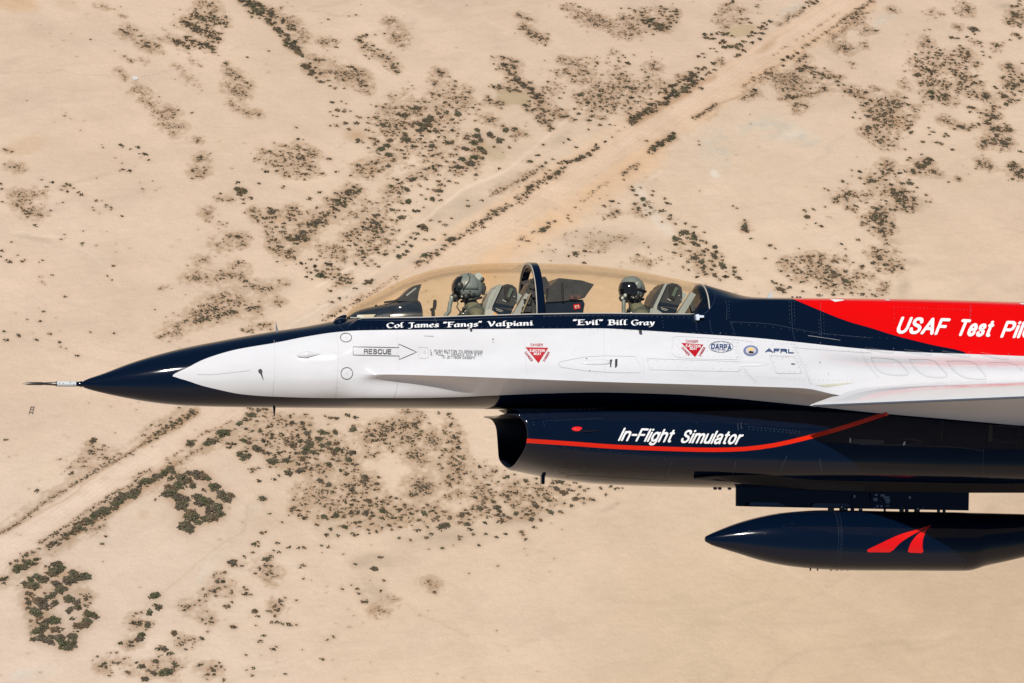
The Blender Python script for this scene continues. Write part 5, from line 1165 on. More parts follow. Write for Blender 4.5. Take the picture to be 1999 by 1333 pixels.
 [205,665,44, 240,710,44, 350,770,48, 385,820,50, 385,855,50, 415,885,46, 240,795,36, 130,765,30, 60,740,30, 145,712,26, 290,915,36, 370,945,34, 440,945,30, 510,1045,36, 465,1055,28, 500,1090,30, 385,1025,30, 725,660,40, 835,635,28, 1050,650,32, 1125,640,40, 1170,660,36, 1185,705,36, 1355,670,34, 1300,605,24, 1180,550,48, 1155,500,24, 1140,480,22, 910,540,30, 770,825,56, 845,808,30, 930,830,48, 1210,850,44, 1100,850,34, 1130,825,34, 1250,770,36, 1200,760,34, 740,885,34, 770,895,30, 830,890,44, 810,862,28, 940,925,40, 960,945,34, 1060,930,34, 1155,915,28, 1200,940,34, 715,945,38, 750,990,44, 780,950,24, 720,1040,34, 865,1010,40, 845,1045,36, 965,1030,28, 940,1085,36, 840,1125,26, 665,1210,36, 625,1240,24, 447,1253,28, 730,1275,36, 980,1230,34, 905,1255,38, 925,1280,34, 1045,1190,22, 880,1305,36, 1105,1135,16, 1150,1105,16, 125,1130,48, 205,1115,34, 195,1135,28, 100,1095,24, 1380,860,26, 1380,815,24, 1340,1222,26, 755,58,36, 1120,72,22, 1190,75,30, 1235,90,28, 1375,90,24, 1240,105,24, 1455,250,56, 1430,215,50, 1325,200,44, 1320,180,40, 1370,190,36, 1400,300,30, 1560,145,30, 485,340,26, 330,265,26, 410,325,30],
 [(100,550,140,50,15,60,12,30), (940,760,460,260,-8,380,10,28), (880,165,150,55,12,90,8,18), (1190,230,130,80,20,90,8,24), (1400,205,110,55,20,50,20,46), (1340,110,60,40,0,14,12,30), (1370,570,80,40,0,24,8,24), (640,520,80,20,20,20,10,24), (1030,450,50,20,20,8,10,20)],
 [([60,540,160,640,230,720,320,760,370,830,430,890],38,80,20,42), ([280,910,350,960,430,1030,490,1080,530,1130],26,45,16,34), ([380,930,450,950,560,1000,660,1010],25,45,12,32), ([600,50,700,80,800,120,900,200,1000,230,1100,300,1220,330],40,100,8,20), ([1430,120,1540,90,1610,90,1560,200,1480,250],35,50,16,34), ([210,125,270,155,360,185],14,24,8,24), ([250,220,310,270,390,320,480,350],30,75,10,28), ([1190,1070,1250,1030,1320,970,1400,940,1470,880,1560,830,1640,790,1777,700],34,95,28,54), ([1450,820,1560,750,1700,690,1777,640],26,45,20,44), ([1350,1320,1430,1260,1500,1220,1590,1180],18,30,18,38), ([1590,660,1690,660],15,10,8,20)]),
((1000, 200, 3.507),
 [120,404,34, 175,363,28, 213,289,20, 365,408,40, 400,408,24, 320,418,28, 445,392,44, 480,375,44, 520,350,34, 535,362,28, 230,412,26, 205,438,24, 278,388,24, 918,263,24, 764,530,20, 817,580,36, 825,603,34, 845,635,28, 895,662,44, 900,705,32, 860,725,30, 945,720,28, 915,773,26, 840,695,30, 880,583,20, 965,607,22, 957,635,26, 1045,657,24, 1065,692,34, 1025,745,42, 1083,777,30, 1080,800,32, 1115,832,26, 1187,828,24, 1025,818,20, 1242,852,32, 1313,888,24, 630,710,34, 680,675,40, 730,690,18, 690,765,28, 720,745,26, 432,718,20, 250,825,34, 292,815,26, 235,855,40, 210,875,48, 190,885,30, 145,885,24, 105,948,28, 400,815,20, 382,770,22, 380,793,22, 1160,895,48, 1190,890,44, 1115,935,52, 1145,938,36, 1235,895,40, 1245,925,52, 1210,930,34, 1120,975,36, 1163,963,32, 1112,1028,30, 1210,1018,34, 1245,968,44, 1270,975,36, 1305,1020,40, 1330,962,30, 1387,990,44, 1400,1025,38, 1380,1050,46, 1395,1065,36, 1250,1065,48, 1297,1090,44, 1200,1092,34, 1305,1137,32, 1310,1155,30, 1360,1145,36, 1385,1185,36, 1420,1215,34, 1455,1195,42, 1440,1120,52, 1520,1157,38, 1517,1130,32, 1552,1202,36, 1170,1127,26, 1208,1147,24, 1265,1195,30, 1330,1175,26, 1290,945,24, 1440,1080,26, 1515,1180,26, 430,1038,44, 385,1052,26, 500,1017,30, 487,1098,30, 535,1023,16, 860,1045,24, 672,952,18, 898,960,16, 415,983,18, 438,880,18, 1590,850,50, 1600,880,34, 1635,933,24, 1580,872,30, 1510,710,20, 1537,724,20, 1733,1068,24, 1765,980,28, 1800,998,20, 1280,290,20, 1275,265,16, 1283,607,14],
 [(900,720,70,60,20,24,8,20), (60,950,50,30,0,10,8,18), (1280,1050,170,120,25,50,10,26), (560,990,380,110,0,50,6,16), (980,1060,160,60,0,20,8,16)],
 [([340,415,440,395,530,350,590,310],12,20,14,30), ([100,600,180,550,280,500,360,440],16,60,12,28), ([0,560,80,525,150,470,210,435],14,30,8,22), ([1230,110,1300,75,1400,10],10,30,8,18), ([930,345,990,290,1060,250,1110,225],16,30,16,38), ([750,490,870,420],12,26,8,22), ([610,800,680,765,740,740],12,16,8,20), ([450,690,520,655,600,570,660,540],10,20,6,14), ([1590,790,1600,880],12,12,12,26)]),
((1500, 300, 4.006),
 [718,140,42, 716,192,34, 652,130,22, 578,217,34, 652,174,18, 440,273,20, 466,287,26, 278,440,24, 290,455,28, 302,495,50, 355,437,32, 410,567,40, 445,418,24, 705,675,36, 567,708,38, 606,746,20, 240,742,20, 12,718,30, 485,497,14, 375,545,20, 820,740,34, 835,770,34, 605,797,32, 865,920,28, 905,872,34, 815,855,44, 735,880,44, 945,838,32, 920,702,30, 1065,830,18, 882,608,34, 890,548,36, 685,410,38, 690,435,24, 845,432,50, 990,440,36, 960,240,36, 1050,235,42, 1105,232,50, 1100,205,30, 1162,265,28, 1235,325,34, 1267,377,26, 975,285,52, 1068,138,36, 1130,137,36, 1025,152,36, 985,160,24, 895,150,36, 870,190,30, 810,212,50, 780,215,36, 835,212,30, 797,184,26, 885,85,28, 1105,35,30, 1087,50,22, 1135,297,30, 1060,335,44, 1075,365,40, 1045,312,28, 1095,300,34, 920,205,26, 850,265,22, 775,548,36, 730,492,24, 800,465,26, 720,370,26, 770,385,28, 755,235,24, 830,158,22, 1190,100,50, 1215,95,44, 1265,45,44, 1240,42,40, 520,845,44, 220,937,34, 255,1005,26, 430,1015,36, 510,930,50, 545,950,34, 600,920,36, 610,1000,50, 580,990,30, 520,1025,30, 375,1045,26, 270,1078,30, 90,1060,56, 110,1065,44, 35,1005,36, 60,1015,28, 120,1085,34, 160,1045,36, 105,1028,28, 150,955,28, 375,965,24, 405,1108,36, 505,1103,34, 575,1098,26, 730,1100,40, 830,1112,34, 650,1090,26, 310,805,32, 425,797,28, 1490,200,28, 1410,222,24],
 [(1040,360,150,85,15,130,12,32), (900,200,120,100,0,30,10,24), (1305,155,45,25,20,30,12,26), (1150,145,40,20,20,10,14,30), (860,520,110,90,25,110,12,32), (930,110,60,40,0,30,10,26), (500,930,350,135,12,300,10,28), (890,820,150,80,10,60,10,30), (960,870,70,40,0,30,10,26)],
 [([1150,80,1200,110,1260,70,1240,40],30,50,16,38), ([500,380,620,310,660,300],40,45,10,28), ([660,320,820,320],15,24,8,24), ([610,425,690,450],12,10,14,28), ([820,590,900,610],15,12,12,28), ([900,620,930,720,990,780],18,16,10,26), ([880,1010,930,1040],20,14,8,18), ([1640,60,1700,80,1750,110],28,50,10,26), ([1870,90,1950,110,1999,150],30,50,12,30), ([1920,140,1990,190],22,30,12,26), ([1480,180,1500,215],10,8,12,24)]),
((1340, 0, 5.797),
 [530,20,60, 500,35,40, 1430,40,70, 1480,15,60, 1360,30,50, 1400,15,40, 1385,70,36, 1330,85,50, 330,165,30, 640,222,50, 690,212,40, 720,258,50, 605,265,36, 460,310,44, 945,240,60, 890,270,60, 830,320,64, 860,300,50, 850,380,70, 895,325,40, 760,370,60, 730,400,64, 700,415,50, 830,440,60, 745,485,56, 640,470,64, 600,500,60, 625,520,60, 560,520,64, 520,530,64, 580,550,50, 480,530,60, 430,480,64, 380,490,56, 440,540,70, 410,460,50, 300,440,70, 240,430,60, 210,390,60, 215,430,56, 290,395,50, 340,380,60, 430,395,64, 400,370,50, 460,380,56, 520,410,44, 640,570,56, 590,620,60, 560,640,44, 130,640,50, 190,610,40, 205,650,30, 315,550,30, 345,585,36, 270,550,28, 295,715,60, 325,712,40, 210,770,64, 165,790,60, 120,775,50, 50,820,60, 135,820,44, 90,865,70, 30,910,60, 250,825,64, 220,850,44, 320,790,50, 180,895,56, 120,910,50, 20,955,30,
  1250,600,56, 1210,635,60, 1150,650,64, 1100,680,60, 1190,665,50, 1095,745,40, 930,825,70, 900,840,40, 770,1020,60, 740,1035,44, 1370,500,30, 1385,515,30, 1310,540,24, 1290,800,60, 1340,745,44, 1545,850,44, 1705,920,56, 1780,960,44, 1720,965,40, 1550,995,50, 1090,1005,40, 1140,998,36, 1330,997,36, 1240,870,36],
 [(480,200,190,90,-10,90,10,24), (820,60,60,70,0,24,14,36), (1150,930,330,90,5,150,10,28), (1270,790,50,30,0,8,30,50), (1240,1250,60,14,5,7,10,26), (1800,550,70,35,-10,35,10,34), (1750,530,90,60,0,30,8,20), (400,700,60,40,-30,12,10,26)],
 [([330,170,440,60,500,30],12,10,14,30), ([1130,200,1250,170,1330,100],20,34,10,28), ([1040,290,1150,240],16,14,10,22), ([1000,740,900,800,760,910,630,990],16,30,10,24), ([90,1330,200,1280,340,1170],16,40,12,30), ([1320,740,1400,790,1500,830,1600,860,1750,870],40,70,16,42), ([1040,1125,1140,1120],8,10,12,20), ([1120,1080,1180,1100,1260,1090],24,40,16,36), ([1280,1090,1400,1060,1480,1040,1600,1010],16,40,12,28), ([1200,1190,1370,1195],20,22,16,34), ([620,1120,700,1100,800,1040],24,40,10,26), ([1971,90,1880,150,1780,220,1600,350,1430,470,1290,545],14,60,10,28), ([1250,690,1340,660,1370,600],20,24,12,34), ([1900,240,1770,330,1680,420,1600,470],35,50,8,24), ([1700,150,1450,330,1210,490,980,640],12,26,8,22)]),
((1640, 0, 4.443),
 [1155,255,70, 1130,250,50, 1185,260,50, 1165,297,28, 1100,320,34, 962,328,44, 1020,333,34, 1475,347,28, 765,360,40, 313,268,44, 1210,380,32, 1237,450,26, 1247,483,26, 1300,495,34, 655,470,30, 665,575,30, 665,540,36, 560,618,26, 555,845,44, 262,870,36, 212,857,30, 130,975,30, 110,1020,30, 172,1028,24, 245,1105,56, 290,1030,44, 240,1010,44, 350,1010,34, 388,985,34, 230,900,50, 300,1090,40, 585,1115,34, 615,1148,44, 803,1143,36, 768,1110,24, 775,1167,24, 718,1228,36, 915,1160,36, 905,1183,36, 935,1178,30, 845,1240,50, 880,1250,36, 975,1297,34, 565,1297,26, 1215,980,44, 1140,935,52, 1160,940,48, 1110,930,40, 1125,972,32, 1200,1080,40, 990,1118,36, 1020,1093,28, 1165,665,34, 1045,715,36, 1100,755,40, 1165,800,34, 1245,805,30, 915,825,36, 790,800,60, 790,840,50, 680,650,60, 650,655,40, 770,610,50, 785,630,40, 750,600,34, 1030,430,30, 1045,450,36, 1035,490,30, 830,455,28, 870,467,28, 1190,548,28, 1090,575,26, 1455,560,40, 1460,590,34, 1405,675,40, 1420,665,30, 1435,835,50, 1420,840,40, 1485,865,44, 1440,905,50, 1545,870,30, 1515,827,26, 1490,105,34, 1535,55,34, 1555,10,36, 1550,95,24, 1490,720,28, 1560,795,34, 1350,765,40, 1340,750,30, 1580,550,30, 1355,1180,50, 1305,1240,50, 1460,1210,50, 1440,1210,36, 1440,1270,36, 1490,1250,24, 1470,1130,50, 1440,1110,44, 1340,1018,50, 1290,1075,44, 1270,1060,36, 1565,1315,40, 1388,988,20, 100,800,36, 45,795,30, 130,835,30],
 [(900,620,250,150,20,190,12,30), (820,800,130,110,20,90,12,32), (1100,720,130,110,30,70,12,32), (430,990,230,140,8,190,12,32), (350,1190,180,80,15,70,12,30), (1090,480,140,70,30,40,12,30), (1310,990,90,90,30,60,12,34), (1370,1240,115,60,0,80,12,32), (1250,840,70,50,0,40,12,30), (1000,900,60,10,0,10,10,24), (1520,730,80,80,0,70,12,30), (1470,860,70,40,20,30,12,34), (1470,590,70,30,20,30,12,30), (1540,130,70,90,0,80,12,30), (1370,410,60,50,20,26,10,28), (1170,370,60,30,20,10,10,24), (1080,90,110,60,10,40,8,22), (750,350,60,90,0,26,8,20), (670,540,70,40,20,20,10,26), (820,100,90,60,0,14,8,20), (1020,240,30,20,30,10,10,22), (150,160,80,50,-30,50,8,20), (215,385,40,20,10,14,8,20), (460,95,40,15,30,14,8,20), (210,270,50,30,0,20,6,14), (130,800,90,40,15,45,12,30), (300,750,60,30,20,16,6,16), (550,720,20,40,0,10,8,16)],
 [([1310,1110,1480,1130],24,50,14,36), ([840,1030,920,1040,990,1070],30,30,10,26), ([1020,1090,1110,1120,1180,1090],16,30,12,30), ([1380,780,1420,850],15,12,14,30), ([1490,290,1570,330],12,12,12,26), ([0,190,80,150,170,80,260,20,300,0],16,60,10,28), ([100,530,130,600],20,10,8,18)]),
((0, 800, 2.5),
 [30,146,18, 455,150,36, 505,175,20, 348,308,24, 295,240,12, 180,395,22, 700,123,20, 649,220,12, 800,310,44, 770,325,40, 830,290,40, 712,350,48, 735,345,36, 660,400,44, 640,420,50, 600,420,44, 575,440,44, 555,460,40, 510,490,56, 485,510,48, 460,520,44, 430,545,40, 390,580,36, 375,590,32, 350,605,28, 90,775,50, 110,765,40, 140,745,34, 10,830,30, 30,820,24, 930,165,44, 1035,155,50, 1010,165,36, 1095,115,56, 1075,110,36,
  820,375,34, 840,410,60, 815,410,50, 870,430,56, 890,340,66, 910,345,50, 870,370,50, 855,380,44, 940,373,38, 925,310,36, 965,320,62, 990,325,58, 1010,335,36, 1050,380,56, 1035,375,40, 998,393,26, 960,425,44, 890,465,64, 880,465,50, 910,435,36, 1000,450,66, 975,460,50, 1020,445,40, 1080,415,56, 1105,440,44, 1128,418,34, 1060,480,58, 1035,490,58, 1075,510,44, 1025,530,60, 1000,535,44, 1050,525,40, 930,510,60, 945,525,54, 915,520,44, 965,550,40, 900,567,60, 920,570,50, 930,590,40, 760,438,20,
  280,755,50, 270,790,64, 255,800,50, 235,770,30, 300,775,40, 335,835,68, 345,830,50, 360,800,50, 390,820,44, 425,815,44, 410,805,30, 215,830,50, 185,820,44, 150,830,36, 125,850,36, 165,860,56, 150,860,40, 295,870,56, 275,850,44, 290,885,44, 145,900,34, 140,940,34, 135,970,30, 200,940,60, 185,935,50, 220,965,50, 175,990,56, 160,985,40, 240,915,36, 260,900,34, 218,895,22, 267,943,40, 340,925,56, 330,925,40, 375,940,40, 380,965,40, 420,957,24, 340,978,40, 355,1017,30, 440,1000,46, 425,995,40, 460,1008,40, 425,1030,46, 410,1050,50, 395,1055,44, 370,1055,36, 150,1030,24, 180,1028,20, 225,1035,46, 260,1025,50, 270,1030,44, 215,1060,50, 190,1080,50, 175,1085,36, 275,1075,46, 165,1120,36, 205,1115,52, 240,1133,44, 295,1113,52, 290,1120,40, 250,1110,36, 350,1105,46, 365,1110,34, 350,1140,54, 310,1150,56, 330,1160,44, 372,1082,20,
  755,908,50, 765,905,34, 775,965,36, 760,955,30, 730,990,34, 720,1050,34, 690,1100,38, 680,1120,40, 590,1140,30, 850,1090,34, 800,1165,36, 775,1168,30, 830,1190,30, 690,1253,34, 577,1235,28, 515,1240,30, 515,1258,24, 493,1250,22, 815,1280,50, 790,1285,40, 750,1285,34, 710,1315,40, 628,1283,20, 750,1228,24, 855,1240,30, 905,1170,20, 985,1115,26, 1012,1083,20, 880,1150,22, 515,617,20, 500,655,20, 1108,960,26, 1135,750,40, 1140,1060,26],
 [(470,210,60,30,20,30,6,16), (380,260,50,20,-20,16,6,14), (185,395,35,10,15,10,6,14), (420,920,50,30,0,24,6,16), (690,1030,60,40,20,26,8,20), (650,1140,60,20,0,20,8,18), (560,1240,100,60,0,26,6,18), (800,1250,80,50,0,40,8,18), (1030,1270,60,40,0,24,8,24), (900,1135,60,30,10,24,6,18), (905,960,40,20,0,14,6,16), (1010,1030,50,20,10,16,6,14)],
 [([960,5,860,65,780,110,720,150],16,110,6,20), ([720,155,600,230,510,275,400,340,300,400,180,480,100,545,0,605],7,230,4,12), ([500,240,590,210,430,310],6,30,6,14), ([850,290,740,340,690,360,640,410,520,490,410,560,340,600],17,80,14,34), ([750,285,690,310,640,370,540,420,430,490,320,570,190,655],9,150,5,13), ([340,600,280,640,230,670],18,60,8,20), ([510,560,440,590,420,610],12,24,5,10), ([180,740,130,750,60,790],16,30,14,34), ([200,680,100,720],12,20,8,16), ([0,835,40,815],8,10,10,22), ([910,180,1000,110,1130,60],8,30,6,14), ([810,245,890,195],5,12,5,12), ([860,270,960,200,1150,90],10,60,5,12), ([125,850,140,950,200,1010,180,1110],25,40,8,24), ([1100,790,1060,840,1030,900,960,915],35,36,8,20)]),
((430, 790, 4.253),
 [320,50,44, 355,35,30, 262,90,60, 240,85,40, 208,123,46, 160,158,56, 105,325,44, 65,325,44, 75,355,40, 200,430,76, 160,410,60, 230,420,50, 190,455,50, 210,388,34, 195,300,56, 240,320,40, 365,305,50, 310,370,72, 290,355,56, 350,385,44, 400,403,50, 365,405,40, 485,403,50, 440,470,72, 415,465,60, 470,480,40, 265,220,36, 330,222,44, 400,185,50, 430,275,50, 500,240,50, 545,300,44, 555,315,44, 600,270,44, 645,260,50, 605,338,66, 655,305,44, 590,150,50, 575,95,40, 680,150,40, 680,180,50, 720,240,54, 740,280,50, 735,325,74, 755,325,56, 715,372,60, 700,400,56, 770,395,56, 820,285,60, 845,230,60, 900,240,40, 955,230,54, 845,340,54, 900,322,54, 970,322,50, 905,355,40, 940,400,54, 970,375,56, 1010,375,44, 1090,400,56, 1110,400,50, 1060,455,56, 1085,460,50, 985,465,40, 1130,500,40, 1095,490,30, 685,450,56, 790,450,30, 545,465,60, 575,440,40, 645,498,40, 710,485,40, 757,528,40, 565,570,72, 580,535,44, 660,550,66, 690,555,44, 410,520,34, 320,525,34, 260,540,50, 265,560,36, 450,620,34, 317,634,40, 490,590,28, 860,555,30, 905,500,56, 1050,88,46, 1125,108,50, 1105,180,50, 1100,210,56, 870,95,30, 915,110,46, 960,115,44, 1010,545,46, 1050,578,46, 830,632,54, 850,650,44, 900,665,54, 1200,600,56, 1185,590,44, 1313,600,34, 1300,660,46, 1252,670,36, 1230,800,54, 1205,795,44, 1258,838,36, 1112,795,40, 1092,832,46, 1030,798,34,
  350,780,56, 330,775,40, 370,785,36, 655,920,40, 700,945,44, 732,888,32, 605,865,46, 590,880,40, 620,850,40, 650,880,34, 567,918,22, 515,975,24, 408,905,28, 345,1068,34, 372,1057,30, 280,1160,50, 315,1140,30, 315,1175,30, 200,1262,34, 115,1300,50, 270,1230,30, 420,1262,46, 380,1285,54, 400,1275,44, 443,1210,26, 490,1228,36, 478,1150,40, 568,1188,36, 650,1188,30, 695,1190,36, 842,1168,32, 905,1180,34, 1325,1268,38, 1730,1200,24, 1842,1192,24, 1340,255,50, 1350,290,46, 1300,295,46, 1270,300,40, 1285,215,36, 1440,170,40, 1375,320,36, 1540,185,36, 1815,68,36, 1895,78,40,
  860,930,54, 960,920,54, 990,895,50, 935,935,40, 800,1000,46, 890,950,36, 915,1030,36, 1030,1015,54, 1115,980,46, 1160,975,36, 1150,1015,34, 1240,948,36, 1270,920,44, 1260,895,40, 1210,900,54, 1085,905,36, 1150,895,30, 1350,885,56, 1380,895,44, 1345,855,36, 1483,878,50, 1420,940,44, 1395,1000,44, 1490,1015,34, 1450,990,28, 1500,960,30, 1345,945,30, 1575,1125,36, 1480,1108,26, 1640,1045,46, 1690,900,54, 1760,882,40, 1790,945,46, 1720,1020,34, 1750,1075,34, 1710,1105,38, 1850,1010,60, 1820,1025,50, 1885,1000,54, 1910,945,40, 1230,1040,30, 1235,1070,30, 1125,1085,44, 1095,1070,30, 880,1082,46, 975,1088,36, 1300,1055,30, 1935,262,40, 1985,240,40, 1970,355,40, 1985,430,36, 1945,455,36, 1895,600,36, 1897,655,40],
 [(640,330,480,210,20,270,12,32), (1340,250,140,110,0,100,12,30), (1590,190,110,150,20,140,10,26), (1760,300,60,50,20,60,8,20), (1630,400,80,40,-20,70,8,22), (1680,470,50,20,10,20,8,16), (1660,670,90,80,0,110,10,24), (1130,680,160,80,-10,110,12,30), (850,720,220,100,10,70,8,24), (1300,900,560,130,3,190,12,32), (1930,400,90,300,0,120,12,30)],
 [([1200,440,1320,400],14,16,10,26), ([1570,745,1640,750],12,16,12,26), ([1290,795,1360,790,1430,765],12,18,12,30), ([600,790,660,770],12,12,8,20)]),
((430, 1060, 4.253),
 [110,165,56, 100,190,36, 175,193,32, 38,243,30, 20,318,40, 375,185,36, 417,192,44, 320,217,38, 290,252,34, 385,263,44, 425,255,30, 690,185,44, 665,205,24, 690,294,30, 198,370,32, 218,388,30, 212,425,50, 252,430,32, 95,415,36, 93,393,26, 60,530,40, 97,490,28, 502,482,40, 452,525,36, 410,568,46, 470,562,46, 505,510,26, 453,605,34, 538,453,24, 635,477,24, 287,567,54, 315,610,32, 433,660,36, 473,660,40, 520,672,34, 565,675,44, 585,680,30, 635,678,30, 110,697,44, 365,770,30, 330,817,44, 466,860,24, 435,884,40, 937,780,28, 888,805,24, 852,967,38, 275,1040,34, 218,1057,24, 267,1100,32, 30,1138,36, 10,1027,28, 540,1090,26, 1118,180,40, 1280,215,54, 1357,312,30, 1332,398,34, 1135,383,30, 1150,420,30, 1012,383,26, 1087,350,18, 1205,487,50, 1180,490,36, 1020,92,20, 1775,408,32, 1730,320,24, 213,930,24, 683,888,16, 932,970,14, 297,685,20],
 [(460,500,60,50,0,14,8,20), (380,250,100,60,0,30,6,18), (1300,560,60,30,10,20,6,16), (1420,460,60,20,10,10,6,14), (1750,340,60,40,0,20,6,14)], []),
((860, 900, 4.443),
 [20,62,30, 65,135,36, 340,50,40, 470,85,40, 570,140,50, 645,120,34, 645,195,38, 740,175,46, 735,165,40, 830,155,40, 975,190,40, 1035,180,56, 1005,240,56, 1060,275,64, 1080,275,50, 1110,248,34, 1145,255,36, 1208,223,36, 1165,190,40, 1115,208,28, 1245,258,34, 1280,240,30, 1195,288,40, 1390,235,40, 1525,240,40, 1575,233,24, 1470,220,44, 1435,290,34, 1170,330,54, 1245,325,36, 1300,332,46, 1330,337,36, 1245,365,34, 1140,388,46, 1075,368,34, 945,340,44, 925,285,46, 905,320,40, 800,360,46, 825,390,54, 880,405,26, 780,430,40, 815,460,50, 955,445,54, 925,425,30, 1035,438,34, 1050,447,30, 745,465,46, 655,455,54, 630,388,40, 710,435,30, 590,490,40, 555,470,44, 510,440,50, 505,470,50, 485,400,54, 505,405,44, 455,355,46, 410,440,46, 415,485,46, 370,360,46, 340,410,54, 385,402,40, 275,415,40, 215,425,40, 185,465,54, 160,480,44, 240,455,46, 160,535,46, 230,550,56, 255,595,46, 390,537,40, 520,525,52, 530,505,40, 790,505,54, 870,512,40, 700,495,24, 815,575,40, 700,620,50, 715,640,40, 735,680,40, 565,635,36, 483,662,40, 395,635,36, 330,730,36, 170,655,46, 165,680,36, 285,632,34, 410,208,40, 500,180,36, 600,270,40, 545,290,40, 590,305,40, 650,278,34, 820,240,46, 770,300,36, 430,275,40, 300,315,40, 385,320,36, 565,355,34, 15,755,30, 497,910,22, 245,975,22, 987,846,12, 110,730,16],
 [(330,280,300,230,-10,120,12,26), (800,330,330,110,-18,90,12,26)], []),
]
rs = random.Random(11)
shr = []                                         # (px, py, width in photo pixels)
for (ox, oy, sc), bb, ee, ll in SURVEY:
    for i in range(0, len(bb), 3): shr.append((ox+bb[i]/sc, oy+bb[i+1]/sc, bb[i+2]/sc, 1))
    for x, y, rx, ry, an, n, d0, d1 in ee:
        c, s = math.cos(R(an)), math.sin(R(an)); seeds = [(rs.gauss(0, .5), rs.gauss(0, .5)) for _ in range(max(3, n//9))]
        for _ in range(int(n*1.35)):
            if rs.random() < 0.55:
                q = rs.choice(seeds); u, v = q[0]+rs.gauss(0, .13), q[1]+rs.gauss(0, .13)
            else:
                a = rs.random()*2*math.pi; r = rs.random()**.6*(1.05+.35*rs.random()**2); u, v = r*math.cos(a), r*math.sin(a)
            if u*u+v*v > 2.2: continue
            X = x+c*u*rx-s*v*ry; Y = y+s*u*rx+c*v*ry
            if mnoise.noise(Vector(((ox+X/sc)/22, (oy+Y/sc)/13, 3.3))) < -.22 and rs.random() < .8: continue
            shr.append((ox+X/sc, oy+Y/sc, (d0*1.1+(d1-d0)*rs.random()**1.8)/sc, 0))
            if rs.random() < .45: shr.append((ox+X/sc+rs.gauss(0, 7), oy+Y/sc+rs.gauss(0, 5), rs.uniform(1.0, 2.6), 0))
    for pts, hw, n, d0, d1 in ll:
        P2 = [(pts[i], pts[i+1]) for i in range(0, len(pts), 2)]
        seg = [math.hypot(b[0]-a[0], b[1]-a[1]) for a, b in zip(P2[:-1], P2[1:])]; T = sum(seg)
        for _ in range(int(n*1.15)):
            t = rs.random()*T; i = 0
            while t > seg[i] and i < len(seg)-1: t -= seg[i]; i += 1
            a, b = P2[i], P2[i+1]; k = t/seg[i]; off = rs.gauss(0, .5)*hw*(1 if rs.random() < .75 else 2.3)
            nx, ny = -(b[1]-a[1])/seg[i], (b[0]-a[0])/seg[i]
            shr.append((ox+(a[0]+(b[0]-a[0])*k+nx*off)/sc, oy+(a[1]+(b[1]-a[1])*k+ny*off)/sc, (d0+(d1-d0)*rs.random()**1.6)/sc, 0))
# strays between the patches
for _ in range(900):
    x, y = rs.uniform(0, 1999), rs.uniform(0, 1333)
    if mnoise.noise(Vector((x/130, y/90, 1.7))) < -.05: continue
    if (x > 1100 and y > 1000) or (x > 1750 and y > 350): continue
    shr.append((x, y, rs.uniform(1.0, 2.8), 0))
# ponds stay bare
def inpond(x, y):
    return ((x-1003)/24)**2+((y-191)/12)**2 < 1 or ((x-1443)/30)**2+((y-58)/11)**2 < 1 or ((x-965)/15)**2+((y-295)/16)**2 < 1
shr = [s for s in shr if not (inpond(s[0], s[1]) and not s[3])]

# ---- ground sheet, its soil colours held per point
c4 = [gpt(x, y)[0] for x, y in ((-60, -60), (2060, -60), (-60, 1393), (2060, 1393))]
gx0, gx1 = min(c[0] for c in c4), max(c[0] for c in c4); gy0, gy1 = min(c[1] for c in c4), max(c[1] for c in c4)
def axis(a, b, st):
    core = list(np.arange(a, b, st)); lo, hi = [], []; d = st*2; x = a; y = core[-1]
    while x > -26000: x -= d; lo.append(x); d *= 1.45
    d = st*2
    while y < 26000: y += d; hi.append(y); d *= 1.45
    return np.array(lo[::-1]+core+hi)
STP = 0.55
ax_, ay_ = axis(gx0, gx1, STP), axis(gy0, gy1, STP)
GX, GY = np.meshgrid(ax_, ay_, indexing='xy'); nyv, nxv = GX.shape
PX, PY, DZ = gproj(GX, GY)
PX = np.where(DZ > 50, PX, -9e3); PY = np.where(DZ > 50, PY, -9e3)
def vnoise(sx, sy, seed, th=0.0):
    c, s_ = math.cos(th), math.sin(th); U = (GX*c+GY*s_)/sx; W_ = (-GX*s_+GY*c)/sy; U = np.clip(U, -4000, 4000); W_ = np.clip(W_, -4000, 4000)
    i, j = np.floor(U).astype(np.int64), np.floor(W_).astype(np.int64); fu, fv = U-i, W_-j; fu = fu*fu*(3-2*fu); fv = fv*fv*(3-2*fv)
    def h(a, b):
        n_ = (a*374761393+b*668265263+seed*2147483647) & 0xffffffff; n_ = ((n_ ^ (n_ >> 13))*1274126177) & 0xffffffff; return ((n_ ^ (n_ >> 16)) & 0xffff)/65535.0
    return (h(i, j)*(1-fu)+h(i+1, j)*fu)*(1-fv)+(h(i, j+1)*(1-fu)+h(i+1, j+1)*fu)*fv
def fbm(sc_, seed, oct_=5, th=0.0, st=1.0, gain=.55):
    t_, a_, k_ = 0, 1.0, 0.0
    for o in range(oct_): t_ = t_+a_*vnoise(sc_*st/2**o, sc_/2**o, seed+o, th); k_ += a_; a_ *= gain
    return t_/k_
PX0, PY0 = PX, PY
WX, WY = fbm(16, 3)-.5, fbm(16, 11)-.5
PX = PX0+WX*26+ (fbm(3.2, 21, 3)-.5)*9; PY = PY0+WY*20+(fbm(3.2, 31, 3)-.5)*8
